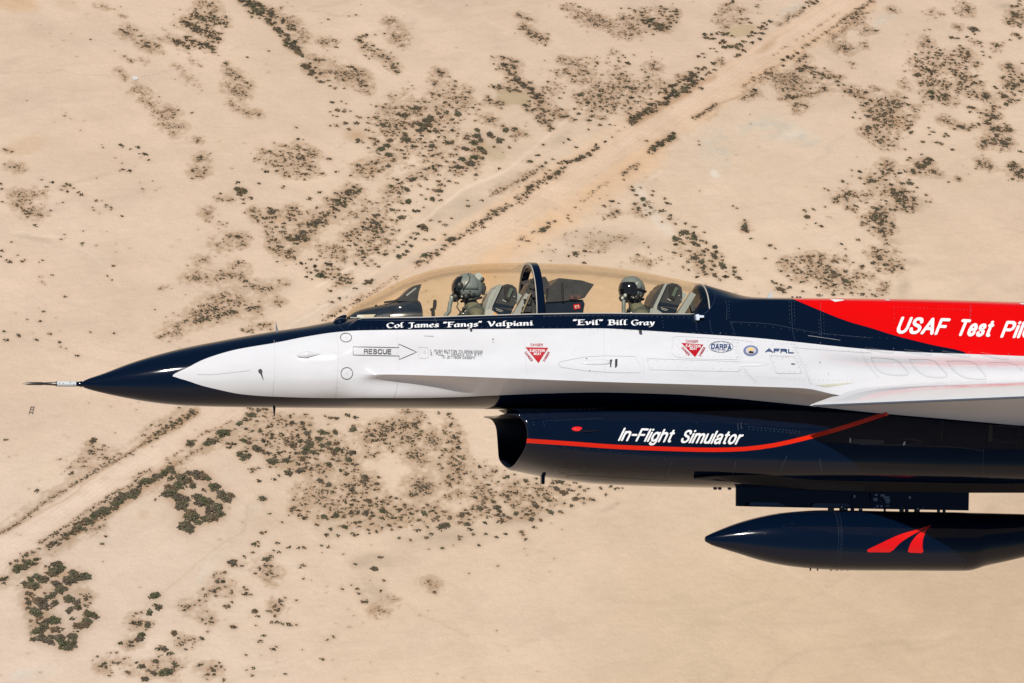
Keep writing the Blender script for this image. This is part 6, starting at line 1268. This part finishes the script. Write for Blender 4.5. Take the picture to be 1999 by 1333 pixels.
# pooled brown litter under the shrubs, gathered on the grid
H = np.zeros_like(GX); G2 = np.zeros_like(GX)
def stamp(A, x, y, r, k):
    i = int((x-gx0)/STP)+int(np.searchsorted(ax_, gx0)); j = int((y-gy0)/STP)+int(np.searchsorted(ay_, gy0)); w_ = int(r*2.2/STP)+1
    i0, i1, j0, j1 = max(0, i-w_), min(nxv, i+w_+1), max(0, j-w_), min(nyv, j+w_+1)
    if i0 >= i1 or j0 >= j1: return
    q = (GX[j0:j1, i0:i1]-x)**2+(GY[j0:j1, i0:i1]-y)**2
    A[j0:j1, i0:i1] += k*np.exp(-q/(r*r))
shw = []; H3 = np.zeros_like(GX)
for px, py, d, ex in shr:
    p, t = gpt(px, py); wm = d*t/FPX; shw.append((p[0], p[1], wm, px, py, d))
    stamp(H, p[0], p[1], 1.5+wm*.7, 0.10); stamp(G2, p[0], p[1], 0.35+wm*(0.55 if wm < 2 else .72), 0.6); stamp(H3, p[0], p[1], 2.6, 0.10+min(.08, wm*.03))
H = 1-np.exp(-H*0.8)
def ellm(x, y, rx, ry, an, soft=0.5):
    c, s = math.cos(R(an)), math.sin(R(an)); u = ((PX-x)*c+(PY-y)*s)/rx; v = (-(PX-x)*s+(PY-y)*c)/ry
    return np.clip((1-np.sqrt(u*u+v*v))/soft, 0, 1)
def linem(pts, hw, soft=0.4):
    best = np.full_like(PX, 1e9)
    for (ax, ay), (bx, by) in zip(pts[:-1], pts[1:]):
        dx, dy = bx-ax, by-ay; t = np.clip(((PX-ax)*dx+(PY-ay)*dy)/(dx*dx+dy*dy), 0, 1)
        best = np.minimum(best, np.hypot(PX-ax-t*dx, PY-ay-t*dy))
    return np.clip((1-best/hw)/soft, 0, 1)
SAND = np.array([.55, .43, .315])
C = np.ones(GX.shape+(3,))*SAND
def mixc(col, m, k=1.0):
    global C
    f = (np.clip(m, 0, 1)*k)[..., None]; C = C*(1-f)+np.array(col)*f
wob = np.sin(PX*.013+PY*.007)*.5+np.sin(PX*.031-PY*.023+1.3)*.3+np.sin(PX*.057+PY*.071)*.2
mixc((.50, .38, .30), np.clip(0.5+0.5*np.sin(PX*.004+1)+wob*.3, 0, 1)*(PX < 700), .35)
mixc((.52, .41, .29), np.clip(wob, 0, 1), .5)
mixc((.475, .36, .262), np.clip((PX-1100)/800, 0, 1)*np.clip((PY-900)/200, 0, 1), .6)
mixc((.47, .355, .26), np.clip((PX-1750)/150, 0, 1)*np.clip((PY-330)/80, 0, 1), .35)
# ochre and grey washes
mixc((.47, .32, .19), ellm(30, 8, 60, 26, 10), .7); mixc((.46, .34, .23), ellm(130, 10, 30, 16, 20), .5); mixc((.47, .34, .22), ellm(55, 285, 55, 22, -12), .55)
mixc((.44, .34, .26), ellm(80, 50, 40, 25, 20), .4); mixc((.45, .35, .25), ellm(45, 135, 60, 30, 0, 1), .3)
for a in [(1400, 290, 45, 60, 10), (1500, 250, 100, 36, 12), (1570, 275, 60, 26, 10), (1420, 340, 26, 22, 0), (1720, 45, 60, 10, -35), (1550, 20, 40, 14, -30), (480, 990, 24, 40, 60), (410, 1110, 14, 50, 40), (440, 960, 16, 40, 10), (60, 1310, 60, 16, -10)]:
    mixc((.45, .415, .335), ellm(*a, .9)*np.clip((fbm(5, 171, 5, th=.6, st=2.2, gain=.8)-.40)*5, 0, 1), .75); mixc((.60, .53, .43), ellm(*a, .9)*np.clip((fbm(6, 181, 5, th=.6, st=2.2, gain=.8)-.52)*6, 0, 1), .5)
mixc((.62, .58, .50), ellm(1393, 337, 16, 8, 10), .6)
for a in [(920, 410, 60, 30, -25), (980, 350, 60, 22, -20), (900, 395, 50, 24, -30), (850, 420, 30, 14, 0), (1090, 270, 34, 16, -30)]: mixc((.395, .32, .235), ellm(*a, 0.8), .55)
for a in [(720, 1150, 60, 34, 35), (770, 1090, 90, 20, -4), (700, 1100, 40, 20, 0), (745, 1100, 40, 18, 15), (860, 1050, 140, 26, -6), (660, 1030, 60, 30, 0), (740, 1020, 60, 30, 0), (1010, 1010, 80, 24, -10), (1200, 470, 150, 26, 5), (1730, 435, 16, 26, 40), (1795, 405, 18, 10, 40), (1800, 395, 22, 8, 30), (1780, 510, 34, 12, 20), (1745, 470, 20, 8, 10), (1190, 990, 30, 8, -20), (60, 470, 55, 7, 8), (1760, 560, 20, 30, 20), (1960, 12, 30, 8, 0)]:
    mixc((.36, .285, .205), ellm(*a, 0.9)*np.clip(.25+1.4*fbm(4, 191, 5, th=.3, st=2, gain=.8)-.1, 0, 1), .7)
for a in [(530, 560, 90, 22, -6), (495, 330, 60, 24, 10), (560, 315, 60, 26, 10), (495, 610, 90, 22, -15)]: mixc((.44, .345, .25), ellm(*a, 0.9), .4)
fine = fbm(1.5, 71, 3, gain=.8); big_ = fbm(9, 81, 5); H3 = np.clip((H3*(.15+1.7*big_)-.30)/.75, 0, 1)
fine2 = fbm(1.1, 75, 2, gain=.9); mixc((.40, .295, .20), np.clip((H3*.8+(fine-.5)*1.3+(fine2-.5)*1.6-.50)*2.6, 0, 1)*np.clip(H3*2.2, 0, 1), .68)
mixc((.37, .25, .15), np.clip(H3*2, 0, 1)*np.clip((fbm(3.2, 91, 4, gain=.8)-.58)*7, 0, 1), .55)
# the dirt road: pale crown, ruts, broken edges and its orange shoulders
PXa, PYa = PX, PY; PX = PX0+WX*7+(fbm(2.2, 41, 3)-.5)*5; PY = PY0+WY*7+(fbm(2.2, 51, 3)-.5)*5
RC = [(-60, 1122), (0, 1083), (140, 985), (260, 905), (430, 800), (560, 710), (700, 610), (860, 505), (1000, 425), (1100, 355), (1210, 285), (1330, 210), (1450, 128), (1560, 60), (1690, -25)]
brk = np.clip((fbm(5, 61, 4)-.35)*3, 0, 1)
mixc((.60, .405, .245), linem([(940, 530), (1010, 478), (1110, 412), (1200, 350), (1270, 300)], 42, .8)*(.6+.4*brk), .9)
mixc((.58, .41, .265), linem([(1200, 330), (1330, 245), (1450, 165), (1580, 80), (1690, 10)], 26, .6)*(.4+.6*brk), .8)
mixc((.585, .425, .285), linem([(740, 540), (860, 470), (1000, 385), (1180, 265), (1290, 190)], 16, .6)*(.5+.5*brk), .8)
mixc((.56, .425, .30), linem([(1310, 250), (1340, 225), (1400, 190)], 22, .9), .5)
mixc((.575, .445, .335), linem(RC[:6], 37, .25), .9)
mixc((.575, .43, .305), linem(RC[5:], 27, .2), .95)
for o, k in ((-25, .7), (-11, .5), (-4, .4), (4, .5), (11, .45), (17, .4), (26, .75)):
    mixc((.46, .345, .245), linem([(x, y+o*(1.25 if x < 500 else 1)) for x, y in RC], 1.9, 1.0)*(.35+.65*brk), k)
for o in (-6, 0, 6): mixc((.62, .50, .39), linem([(x, y+o) for x, y in RC], 2.0, 1.0), .4)
mixc((.47, .385, .30), linem([(860, 480), (700, 560), (600, 620), (540, 655)], 13, .6), .5)
mixc((.60, .48, .36), linem([(620, 560), (760, 480), (905, 370), (990, 330), (1110, 230), (1160, 200)], 5, .8), .8)
mixc((.60, .48, .36), linem([(640, 560), (700, 500), (800, 420)], 3.5, .8), .7); mixc((.60, .48, .36), linem([(560, 640), (680, 570), (790, 490)], 3.5, .8), .6)
mixc((.58, .50, .40), linem([(1245, 365), (1260, 395), (1290, 440), (1310, 455)], 13, .6), .7)
mixc((.60, .49, .37), linem([(1290, 330), (1255, 360), (1250, 385)], 4, .8), .6)
mixc((.38, .265, .16), linem([(385, 800), (330, 838), (280, 865)], 12, .8), 1.0); mixc((.40, .28, .175), linem([(280, 868), (200, 918), (140, 965), (0, 1045)], 4, .9), .6)
mixc((.40, .275, .175), linem([(340, 905), (270, 960), (200, 1005), (140, 1045)], 12, .8), .95)
mixc((.40, .26, .155), linem([(1395, 150), (1365, 165), (1300, 205), (1240, 240)], 9, .8), .75); mixc((.40, .28, .18), linem([(1530, 120), (1500, 145), (1450, 185), (1400, 205)], 4, .9), .75)
mixc((.40, .28, .17), linem([(1120, 235), (1065, 210), (1050, 180)], 6, .9), .6)
PX, PY = PXa, PYa
for a in [(700, 262, 36, 20, 0), (935, 290, 18, 26, 20), (540, 430, 22, 14, 20), (575, 470, 22, 10, 0), (345, 965, 24, 14, 0), (65, 1150, 26, 18, 0), (115, 1125, 34, 14, 0), (130, 1262, 26, 9, 0), (55, 1180, 10, 30, 0), (1750, 235, 30, 20, 20), (1500, 90, 40, 10, -35), (730, 335, 22, 12, 0)]: mixc((.42, .28, .165), ellm(*a, .9), .8)
# ponds of dried mud and old tracks
mixc((.40, .315, .195), ellm(1000, 191, 42, 17, 0, .25), .9); mixc((.42, .325, .20), ellm(1442, 58, 36, 14, -12, .3), .9); mixc((.44, .345, .225), ellm(962, 296, 26, 22, 20, .4), .8); mixc((.46, .35, .235), ellm(280, 1005, 15, 13, 10, .4), .6); mixc((.46, .35, .235), ellm(205, 935, 12, 6, -20, .5), .6)
mixc((.45, .34, .235), ellm(1450, 100, 20, 10, -50, .5), .5)
for l in [[(0, 138), (120, 139), (215, 147)], [(285, 148), (350, 130), (400, 112), (500, 85)], [(285, 160), (320, 205)], [(600, 53), (640, 38), (700, 10)]]: mixc((.43, .325, .235), linem(l, 1.5, 1), .6)
for l in [[(20, 455), (110, 468), (165, 495), (205, 520), (240, 560)], [(165, 492), (230, 527)], [(500, 1070), (545, 1075), (590, 1110), (640, 1150), (700, 1180)], [(590, 1030), (640, 1070), (720, 1165)], [(430, 1040), (450, 1080), (560, 1140)]]: mixc((.56, .45, .34), linem(l, 4, 1), .7)
for l in [[(790, 1180), (830, 1203), (870, 1225), (920, 1243)], [(480, 985), (470, 1040), (440, 1060), (350, 1130), (290, 1180), (240, 1260)]]: mixc((.44, .325, .225), linem(l, 3, 1), .6)
for k in range(26):
    a = rs.uniform(0, 6.28); x, y = rs.choice([(150, 400), (260, 470), (130, 230), (220, 620), (1250, 1250), (1700, 1250), (1300, 1100), (900, 1250), (1560, 330), (1900, 480), (700, 60)]); x += rs.gauss(0, 90); y += rs.gauss(0, 40)
    L_ = rs.uniform(30, 110); m_ = rs.uniform(-.3, .25); mixc(rs.choice([(.45, .345, .255), (.545, .435, .33), (.47, .36, .27)]), linem([(x-L_, y-L_*m_), (x, y+rs.uniform(-6, 6)), (x+L_, y+L_*m_)], rs.uniform(2, 9), 1), .45)
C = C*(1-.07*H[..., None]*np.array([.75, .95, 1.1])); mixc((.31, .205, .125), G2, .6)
# wind streaks, rills and mottling of the bare ground
str1 = fbm(9, 101, 5, th=.25, st=5.0, gain=.7); str2 = fbm(5, 111, 5, th=-.9, st=3.5, gain=.7); mot = fbm(30, 121, 6, gain=.65)
C = C*(1+((mot-.5)*.19+(str1-.5)*.12+(str2-.5)*.09)[..., None]*np.array([.9, 1, 1.15]))
rill = np.clip(1-np.abs(fbm(40, 131, 5, th=.5, st=2.2)-.5)*34, 0, 1)*np.clip((fbm(60, 141, 3)-.45)*4, 0, 1); C = C*(1-.075*rill[..., None])
rill = np.clip(1-np.abs(fbm(26, 151, 5, th=-.6, st=2.6)-.5)*30, 0, 1)*np.clip((fbm(70, 161, 3)-.5)*4, 0, 1); C = C*(1+.05*rill[..., None])
bl = np.clip((700-PX0)/500, 0, 1)*np.clip((PY0-780)/300, 0, 1); br_ = np.clip((PX0-1000)/450, 0, 1)*np.clip((PY0-900)/250, 0, 1); tp_ = np.clip((500-PY0)/400, 0, 1)
C = C*np.array([1.055, 1.035, 1.03])*(1+bl[..., None]*np.array([.04, .075, .13]))*(1-br_[..., None]*np.array([.02, .035, .09]))*(1-tp_[..., None]*np.array([.05, .06, .05])*np.clip((PX0-500)/400, 0, 1)[..., None])*(1-br_[..., None]*.04)*.77
Vg = np.stack([GX.ravel(), GY.ravel(), np.zeros(GX.size)], 1)
idx = np.arange(nxv*nyv).reshape(nyv, nxv)
Fg = np.stack([idx[:-1, :-1].ravel(), idx[:-1, 1:].ravel(), idx[1:, 1:].ravel(), idx[1:, :-1].ravel()], 1)
me = bpy.data.meshes.new('ground'); me.vertices.add(len(Vg)); me.vertices.foreach_set('co', Vg.ravel().astype(np.float32))
me.loops.add(Fg.size); me.loops.foreach_set('vertex_index', Fg.ravel().astype(np.int32)); me.polygons.add(len(Fg)); me.polygons.foreach_set('loop_start', np.arange(0, Fg.size, 4, dtype=np.int32))
me.update(calc_edges=True)
ca = me.color_attributes.new('soil', 'FLOAT_COLOR', 'POINT'); ca.data.foreach_set('color', np.concatenate([C.reshape(-1, 3), np.ones((GX.size, 1))], 1).ravel().astype(np.float32))
gm = bpy.data.materials.new('desert_soil'); gm.use_nodes = True; t = gm.node_tree; b = t.nodes['Principled BSDF']; b.inputs['Roughness'].default_value = 0.95; b.inputs['Specular IOR Level'].default_value = 0.1
at = N(t, 'ShaderNodeVertexColor', layer_name='soil'); tc = N(t, 'ShaderNodeTexCoord')
def noise_(scale, det, ro, sx=1, sy=1, rot=0):
    mp = N(t, 'ShaderNodeMapping'); mp.inputs['Scale'].default_value = (sx, sy, 1); mp.inputs['Rotation'].default_value = (0, 0, rot); n_ = N(t, 'ShaderNodeTexNoise'); n_.inputs['Scale'].default_value = scale; n_.inputs['Detail'].default_value = det; n_.inputs['Roughness'].default_value = ro; n_.inputs['Distortion'].default_value = 0.6
    t.links.new(tc.outputs['Object'], mp.inputs[0]); t.links.new(mp.outputs[0], n_.inputs[0]); return n_.outputs[0]
def mrange(s, a, b_, c, d):
    m_ = N(t, 'ShaderNodeMapRange'); m_.inputs[1].default_value = a; m_.inputs[2].default_value = b_; m_.inputs[3].default_value = c; m_.inputs[4].default_value = d; t.links.new(s, m_.inputs[0]); return m_.outputs[0]
def mul(a, b_):
    m_ = N(t, 'ShaderNodeMath', operation='MULTIPLY'); t.links.new(a, m_.inputs[0]); t.links.new(b_, m_.inputs[1]); return m_.outputs[0]
v1 = mrange(noise_(0.03, 8, .6, 1, 1.6, .4), .3, .7, .955, 1.045); v2 = mrange(noise_(0.28, 9, .7, 1, 2.4, -.5), .35, .68, .95, 1.03); v3 = mrange(noise_(2.2, 5, .8), .3, .72, .93, 1.045)
v4 = mrange(noise_(0.09, 12, .8, 1, 3.4, .9), .56, .72, 1.0, .88)
vv = mul(mul(v1, v2), mul(v3, v4)); vc = N(t, 'ShaderNodeVectorMath', operation='SCALE'); t.links.new(at.outputs[0], vc.inputs[0]); t.links.new(vv, vc.inputs[3]); t.links.new(vc.outputs[0], b.inputs['Base Color'])
bp = N(t, 'ShaderNodeBump'); bp.inputs['Strength'].default_value = 0.5; bp.inputs['Distance'].default_value = 0.5; t.links.new(noise_(0.8, 6, .65), bp.inputs['Height']); t.links.new(bp.outputs[0], b.inputs['Normal'])
gr = link('ground', me, gm); gr['kind'] = 'structure'

# ---------------------------------------------------------------- shrubs
m_sh = bpy.data.materials.new('shrub_foliage'); m_sh.use_nodes = True; t = m_sh.node_tree; b = t.nodes['Principled BSDF']; b.inputs['Roughness'].default_value = 0.8; b.inputs['Specular IOR Level'].default_value = 0.15
at = N(t, 'ShaderNodeVertexColor', layer_name='leaf'); oi = N(t, 'ShaderNodeObjectInfo'); hs2 = N(t, 'ShaderNodeHueSaturation')
mx = N(t, 'ShaderNodeMix', data_type='RGBA', blend_type='MULTIPLY'); mx.inputs[0].default_value = 1; t.links.new(at.outputs[0], mx.inputs[6]); t.links.new(oi.outputs['Color'], mx.inputs[7]); t.links.new(mx.outputs[2], b.inputs['Base Color'])
bm0 = bmesh.new(); bmesh.ops.create_icosphere(bm0, subdivisions=1, radius=1); ICOV = np.array([v.co[:] for v in bm0.verts]); ICOF = np.array([[v.index for v in f.verts] for f in bm0.faces]); bm0.free()
bm0 = bmesh.new(); bmesh.ops.create_icosphere(bm0, subdivisions=2, radius=1); ICO2 = (np.array([v.co[:] for v in bm0.verts]), np.array([[v.index for v in f.verts] for f in bm0.faces])); bm0.free()
rg_ = np.random.default_rng(5)
PAL = [(.095, .078, .046), (.074, .070, .038), (.115, .082, .05), (.145, .095, .055), (.09, .082, .046), (.092, .076, .055), (.066, .058, .038), (.17, .12, .07)]
def lumps(n, spread, rad, big=False):
    V_, F_, K_ = [], [], []; p1, p2 = rg_.random(2)*6.28; am = rg_.uniform(.15, .42)
    for i in range(n):
        iv, jf = (ICO2 if big else (ICOV, ICOF)); a = rg_.random()*6.28; r = spread*math.sqrt(rg_.random())*(1+am*math.sin(2*a+p1)+.22*math.sin(5*a+p2)); r = r*(1.25 if rg_.random() < .12 else 1); z = rad*.35+ (1-r/(spread+1e-6)*.75)*rg_.random()*spread*.75
        s_ = rad*rg_.uniform(.5, 1.35); v = iv*(1+rg_.uniform(-.5, .45, (len(iv), 1)))*s_*np.array([1, 1, .8])+np.array([r*math.cos(a), r*math.sin(a), z])
        F_.append(jf+sum(len(q) for q in V_)); V_.append(v); K_.append(np.full(len(iv), rg_.uniform(.6, 1.5)))
    return np.concatenate(V_), np.concatenate(F_), np.concatenate(K_)
def mkmesh(name, V_, F_, col):
    me = bpy.data.meshes.new(name); me.vertices.add(len(V_)); me.vertices.foreach_set('co', V_.ravel().astype(np.float32)); me.loops.add(F_.size); me.loops.foreach_set('vertex_index', F_.ravel().astype(np.int32))
    me.polygons.add(len(F_)); me.polygons.foreach_set('loop_start', np.arange(0, F_.size, 3, dtype=np.int32)); me.update(calc_edges=True)
    ca = me.color_attributes.new('leaf', 'FLOAT_COLOR', 'POINT'); ca.data.foreach_set('color', np.concatenate([col, np.ones((len(V_), 1))], 1).ravel().astype(np.float32)); me.materials.append(m_sh); return me
inframe = [s for s in shw if -8 < s[3] < 2007 and -8 < s[4] < 1341]
def hidden(px, py, r):
    for dx, dy in ((0, 0), (r, 0), (-r, 0), (0, r), (0, -r)):
        x, y = px+dx, py+dy
        if cast(bvh_f, x, y)[0] is None and cast(bvh_i, x, y)[0] is None and cast(bvh_t, x, y)[0] is None: return False
    return True
inframe.sort(key=lambda s: -s[5])
bigs, rest = [], []
for s in inframe:
    if len(bigs) < 300:
        if 0 < s[3] < 1999 and 0 < s[4] < 1333 and not hidden(s[3], s[4], s[5]/2):
            bigs.append(s); continue
        if hidden(s[3], s[4], s[5]/2): continue
    rest.append(s)
SV = []
for k in range(12):
    v, f, kk = lumps(130, .44, .082)
    col = np.array([1, 1, 1])*kk[:, None]*np.stack([np.full(len(kk), 1.0), 1+.05*np.sin(np.arange(len(kk))*.05+k), np.full(len(kk), 1.0)], 1)
    SV.append(mkmesh('desert_shrub', v, f, col))
WH = [('in the top arm of the horseshoe thicket', 120, 1125, 'shrubs of the horseshoe thicket'), ('on the left side of the horseshoe thicket', 70, 1180, 'shrubs of the horseshoe thicket'), ('on the right side of the horseshoe thicket', 155, 1190, 'shrubs of the horseshoe thicket'), ('at the bottom of the horseshoe thicket', 105, 1245, 'shrubs of the horseshoe thicket'), ('in the upper round thicket below the road', 370, 935, 'shrubs of the round thicket'), ('in the round thicket below the dirt road', 385, 975, 'shrubs of the round thicket'),
      ('in the hedge along the lower road edge', 230, 985, 'shrubs along the lower road edge'), ('in the wash under the nose', 560, 870, 'shrubs in the wash under the nose'), ('in the pale flat right of the wash', 700, 900, 'shrubs in the wash under the nose'),
      ('in the scrub left of the intake', 890, 940, 'shrubs left of the intake'), ('in the scrub below the intake lip', 1040, 975, 'shrubs below the intake'), ('in the scrub below the belly strip', 690, 1010, 'shrubs in the lower scrub'), ('in the sparse row at bottom centre', 530, 1150, 'shrubs of the bottom rows'), ('in the sparse row at bottom left', 330, 1240, 'shrubs of the bottom rows'),
      ('beside the road just above the nose probe', 60, 640, 'shrubs on the left flat'), ('on the pale flat at far left', 110, 370, 'shrubs on the left flat'), ('in the thick band at upper left', 530, 60, 'shrubs of the upper left band'), ('in the dark streaks at upper left', 400, 60, 'shrubs of the dark streaks'), ('in the wedge thicket above the nose', 600, 420, 'shrubs of the wedge thicket'), ('in the dotted ground above the cockpit', 760, 420, 'shrubs above the cockpit'),
      ('in the dense green patch at upper centre', 830, 240, 'shrubs of the upper centre'), ('beside the dried pond at upper centre', 930, 290, 'shrubs of the upper centre'), ('in the chain right of the round pond', 1050, 180, 'shrubs by the round pond'), ('in the wide scrub left of the road', 1170, 180, 'shrubs left of the road'), ('in the corner thicket at top centre', 1280, 45, 'shrubs of the corner thicket'),
      ('in the hedge along the upper road edge', 1330, 185, 'shrubs along the upper road edge'), ('around the tan pond beside the road', 1430, 85, 'shrubs around the tan pond'), ('in the row right of the road', 1550, 130, 'shrubs right of the road'), ('in the patch above the rear cockpit', 1370, 480, 'shrubs above the rear cockpit'), ('in the scrub above the red spine', 1640, 540, 'shrubs above the red spine'),
      ('in the hook of scrub at right', 1750, 380, 'shrubs at right'), ('in the round patch at upper right', 1730, 230, 'shrubs of the upper right'), ('in the large patch at upper right', 1850, 150, 'shrubs of the upper right'), ('in the scrub at the right edge', 1970, 180, 'shrubs at the right edge'), ('beside the road below the green patch', 1120, 330, 'shrubs along the upper road edge')]
TINT = [('grey olive', (.092, .078, .048)), ('green', (.074, .073, .038)), ('brown olive', (.11, .08, .048)), ('dull olive', (.092, .084, .05)), ('grey brown', (.095, .075, .052))]
ORD = ['first', 'second', 'third', 'fourth', 'fifth', 'sixth', 'seventh', 'eighth', 'ninth', 'tenth', 'eleventh', 'twelfth', 'thirteenth', 'fourteenth', 'fifteenth', 'sixteenth', 'seventeenth', 'eighteenth', 'nineteenth', 'twentieth',
       'twenty-first', 'twenty-second', 'twenty-third', 'twenty-fourth', 'twenty-fifth', 'twenty-sixth', 'twenty-seventh', 'twenty-eighth', 'twenty-ninth', 'thirtieth', 'thirty-first', 'thirty-second', 'thirty-third', 'thirty-fourth', 'thirty-fifth', 'thirty-sixth', 'thirty-seventh', 'thirty-eighth', 'thirty-ninth', 'fortieth', 'forty-first', 'forty-second', 'forty-third', 'forty-fourth', 'forty-fifth', 'forty-sixth', 'forty-seventh', 'forty-eighth', 'forty-ninth', 'fiftieth']
byreg = {}
for s in bigs:
    k = min(range(len(WH)), key=lambda i: (WH[i][1]-s[3])**2+(WH[i][2]-s[4])**2); byreg.setdefault(k, []).append(s)
for k, ls in byreg.items():
    ls.sort(key=lambda s: s[3])
    for j, s in enumerate(ls):
        o = bpy.data.objects.new('desert_shrub', SV[rs.randrange(12)]); COL.objects.link(o)
        o.location = (s[0], s[1], 0); o.rotation_euler = (0, 0, rs.uniform(0, 6.28)); q = s[2]*1.02; o.scale = (q*rs.uniform(.95, 1.2), q*rs.uniform(.9, 1.1), q*rs.uniform(.7, .95))
        nm, cc = TINT[rs.choice([0, 0, 1, 2, 3, 4])]; o.color = (*[c_*.8 for c_ in cc], 1)
        o['label'] = ('%s desert shrub %s, %s from the left' % (nm, WH[k][0], ORD[min(j, 49)])); o['category'] = 'shrub'; o['group'] = WH[k][3]
Vs, Fs, Cs, off = [], [], [], 0
for x, y, wm, px, py, d in rest:
    if d > 4.5: v, f, kk = lumps(rg_.integers(11, 17), .42, .15)
    elif d > 2.6: v, f, kk = lumps(rg_.integers(4, 7), .36, .21)
    else: v, f, kk = lumps(rg_.integers(1, 3), .2, .38)
    v = v*np.array([wm*rg_.uniform(.95, 1.4), wm*rg_.uniform(.8, 1.1), wm*rg_.uniform(.5, .85)]); a = rg_.random()*.8-.4; c, s_ = math.cos(a), math.sin(a)
    v = np.stack([v[:, 0]*c-v[:, 1]*s_+x, v[:, 0]*s_+v[:, 1]*c+y, v[:, 2]], 1)
    pc = .66*np.array(PAL[rg_.integers(0, len(PAL))])*rg_.uniform(.8, 1.25)
    Vs.append(v); Fs.append(f+off); Cs.append(pc[None]*kk[:, None]); off += len(v)
# scrub going on past the edges of the view
for _ in range(70):
    cx_, cy_ = rs.uniform(gx0-170, gx1+170), rs.uniform(gy0-120, gy1+260); sx_, sy_ = rs.uniform(5, 26), rs.uniform(4, 14)
    for _k in range(rs.randrange(20, 60)):
        x, y = cx_+rs.gauss(0, sx_), cy_+rs.gauss(0, sy_)
        d_ = Vector((x-CW[0], y-CW[1], -CW[2])); dz_ = d_.dot(Vector(Fn)); u_, v_ = CX+FPX*d_.dot(Vector(Rn))/dz_, CY-FPX*d_.dot(Vector(Un))/dz_
        if -15 < u_ < 2014 and -15 < v_ < 1348: continue
        wm = rs.uniform(.4, 2.2); v, f, kk = lumps(rg_.integers(3, 6), .34, .22); v = v*np.array([wm*1.2, wm, wm*.7])+np.array([x, y, 0])
        pc = .8*np.array(PAL[rg_.integers(0, len(PAL))]); Vs.append(v); Fs.append(f+off); Cs.append(pc[None]*kk[:, None]); off += len(v)
sc = link('desert_scrub', mkmesh('desert_scrub', np.concatenate(Vs), np.concatenate(Fs), np.concatenate(Cs))); sc['kind'] = 'stuff'; sc.color = (1, 1, 1, 1)
print('shrubs', len(bigs), len(rest))

# ---------------------------------------------------------------- man-made things on the ground
def g_on(px, py): return Vector(gpt(px, py)[0])
bm = bmesh.new()
q = [g_on(*p) for p in ((256.5, 150.5), (266, 149.5), (270.5, 155.5), (261, 157.2))]
top_ = [bm.verts.new((p.x, p.y, .25)) for p in q]; bot_ = [bm.verts.new((p.x, p.y, .0)) for p in q]
bm.faces.new(top_)
for i in range(4): bm.faces.new((top_[i], bot_[i], bot_[(i+1) % 4], top_[(i+1) % 4]))
pad = bobj('concrete_pad', bm, mat('old_concrete', (.42, .40, .37), .9), None, 30)
pad['label'] = 'small grey concrete pad on the bare flat at upper left'; pad['category'] = 'concrete pad'
bm = bmesh.new()
def rail(a, b, r=.11): tube(bm, [g_on(*a)+Vector((0, 0, .2)), g_on(*b)+Vector((0, 0, .2))], r, n=6)
rail((56.5, 809), (60.5, 794)); rail((63, 809), (66.5, 794)); rail((58.5, 800), (65, 800)); rail((57.5, 805.5), (64, 805.5)); rail((60, 795.5), (66.5, 795.5))
lad = bobj('metal_frame', bm, mat('rusty_frame', (.16, .13, .11), .7), None, 30)
lad['label'] = 'ladder-shaped dark metal frame lying on the sand below the nose probe'; lad['category'] = 'metal frame'
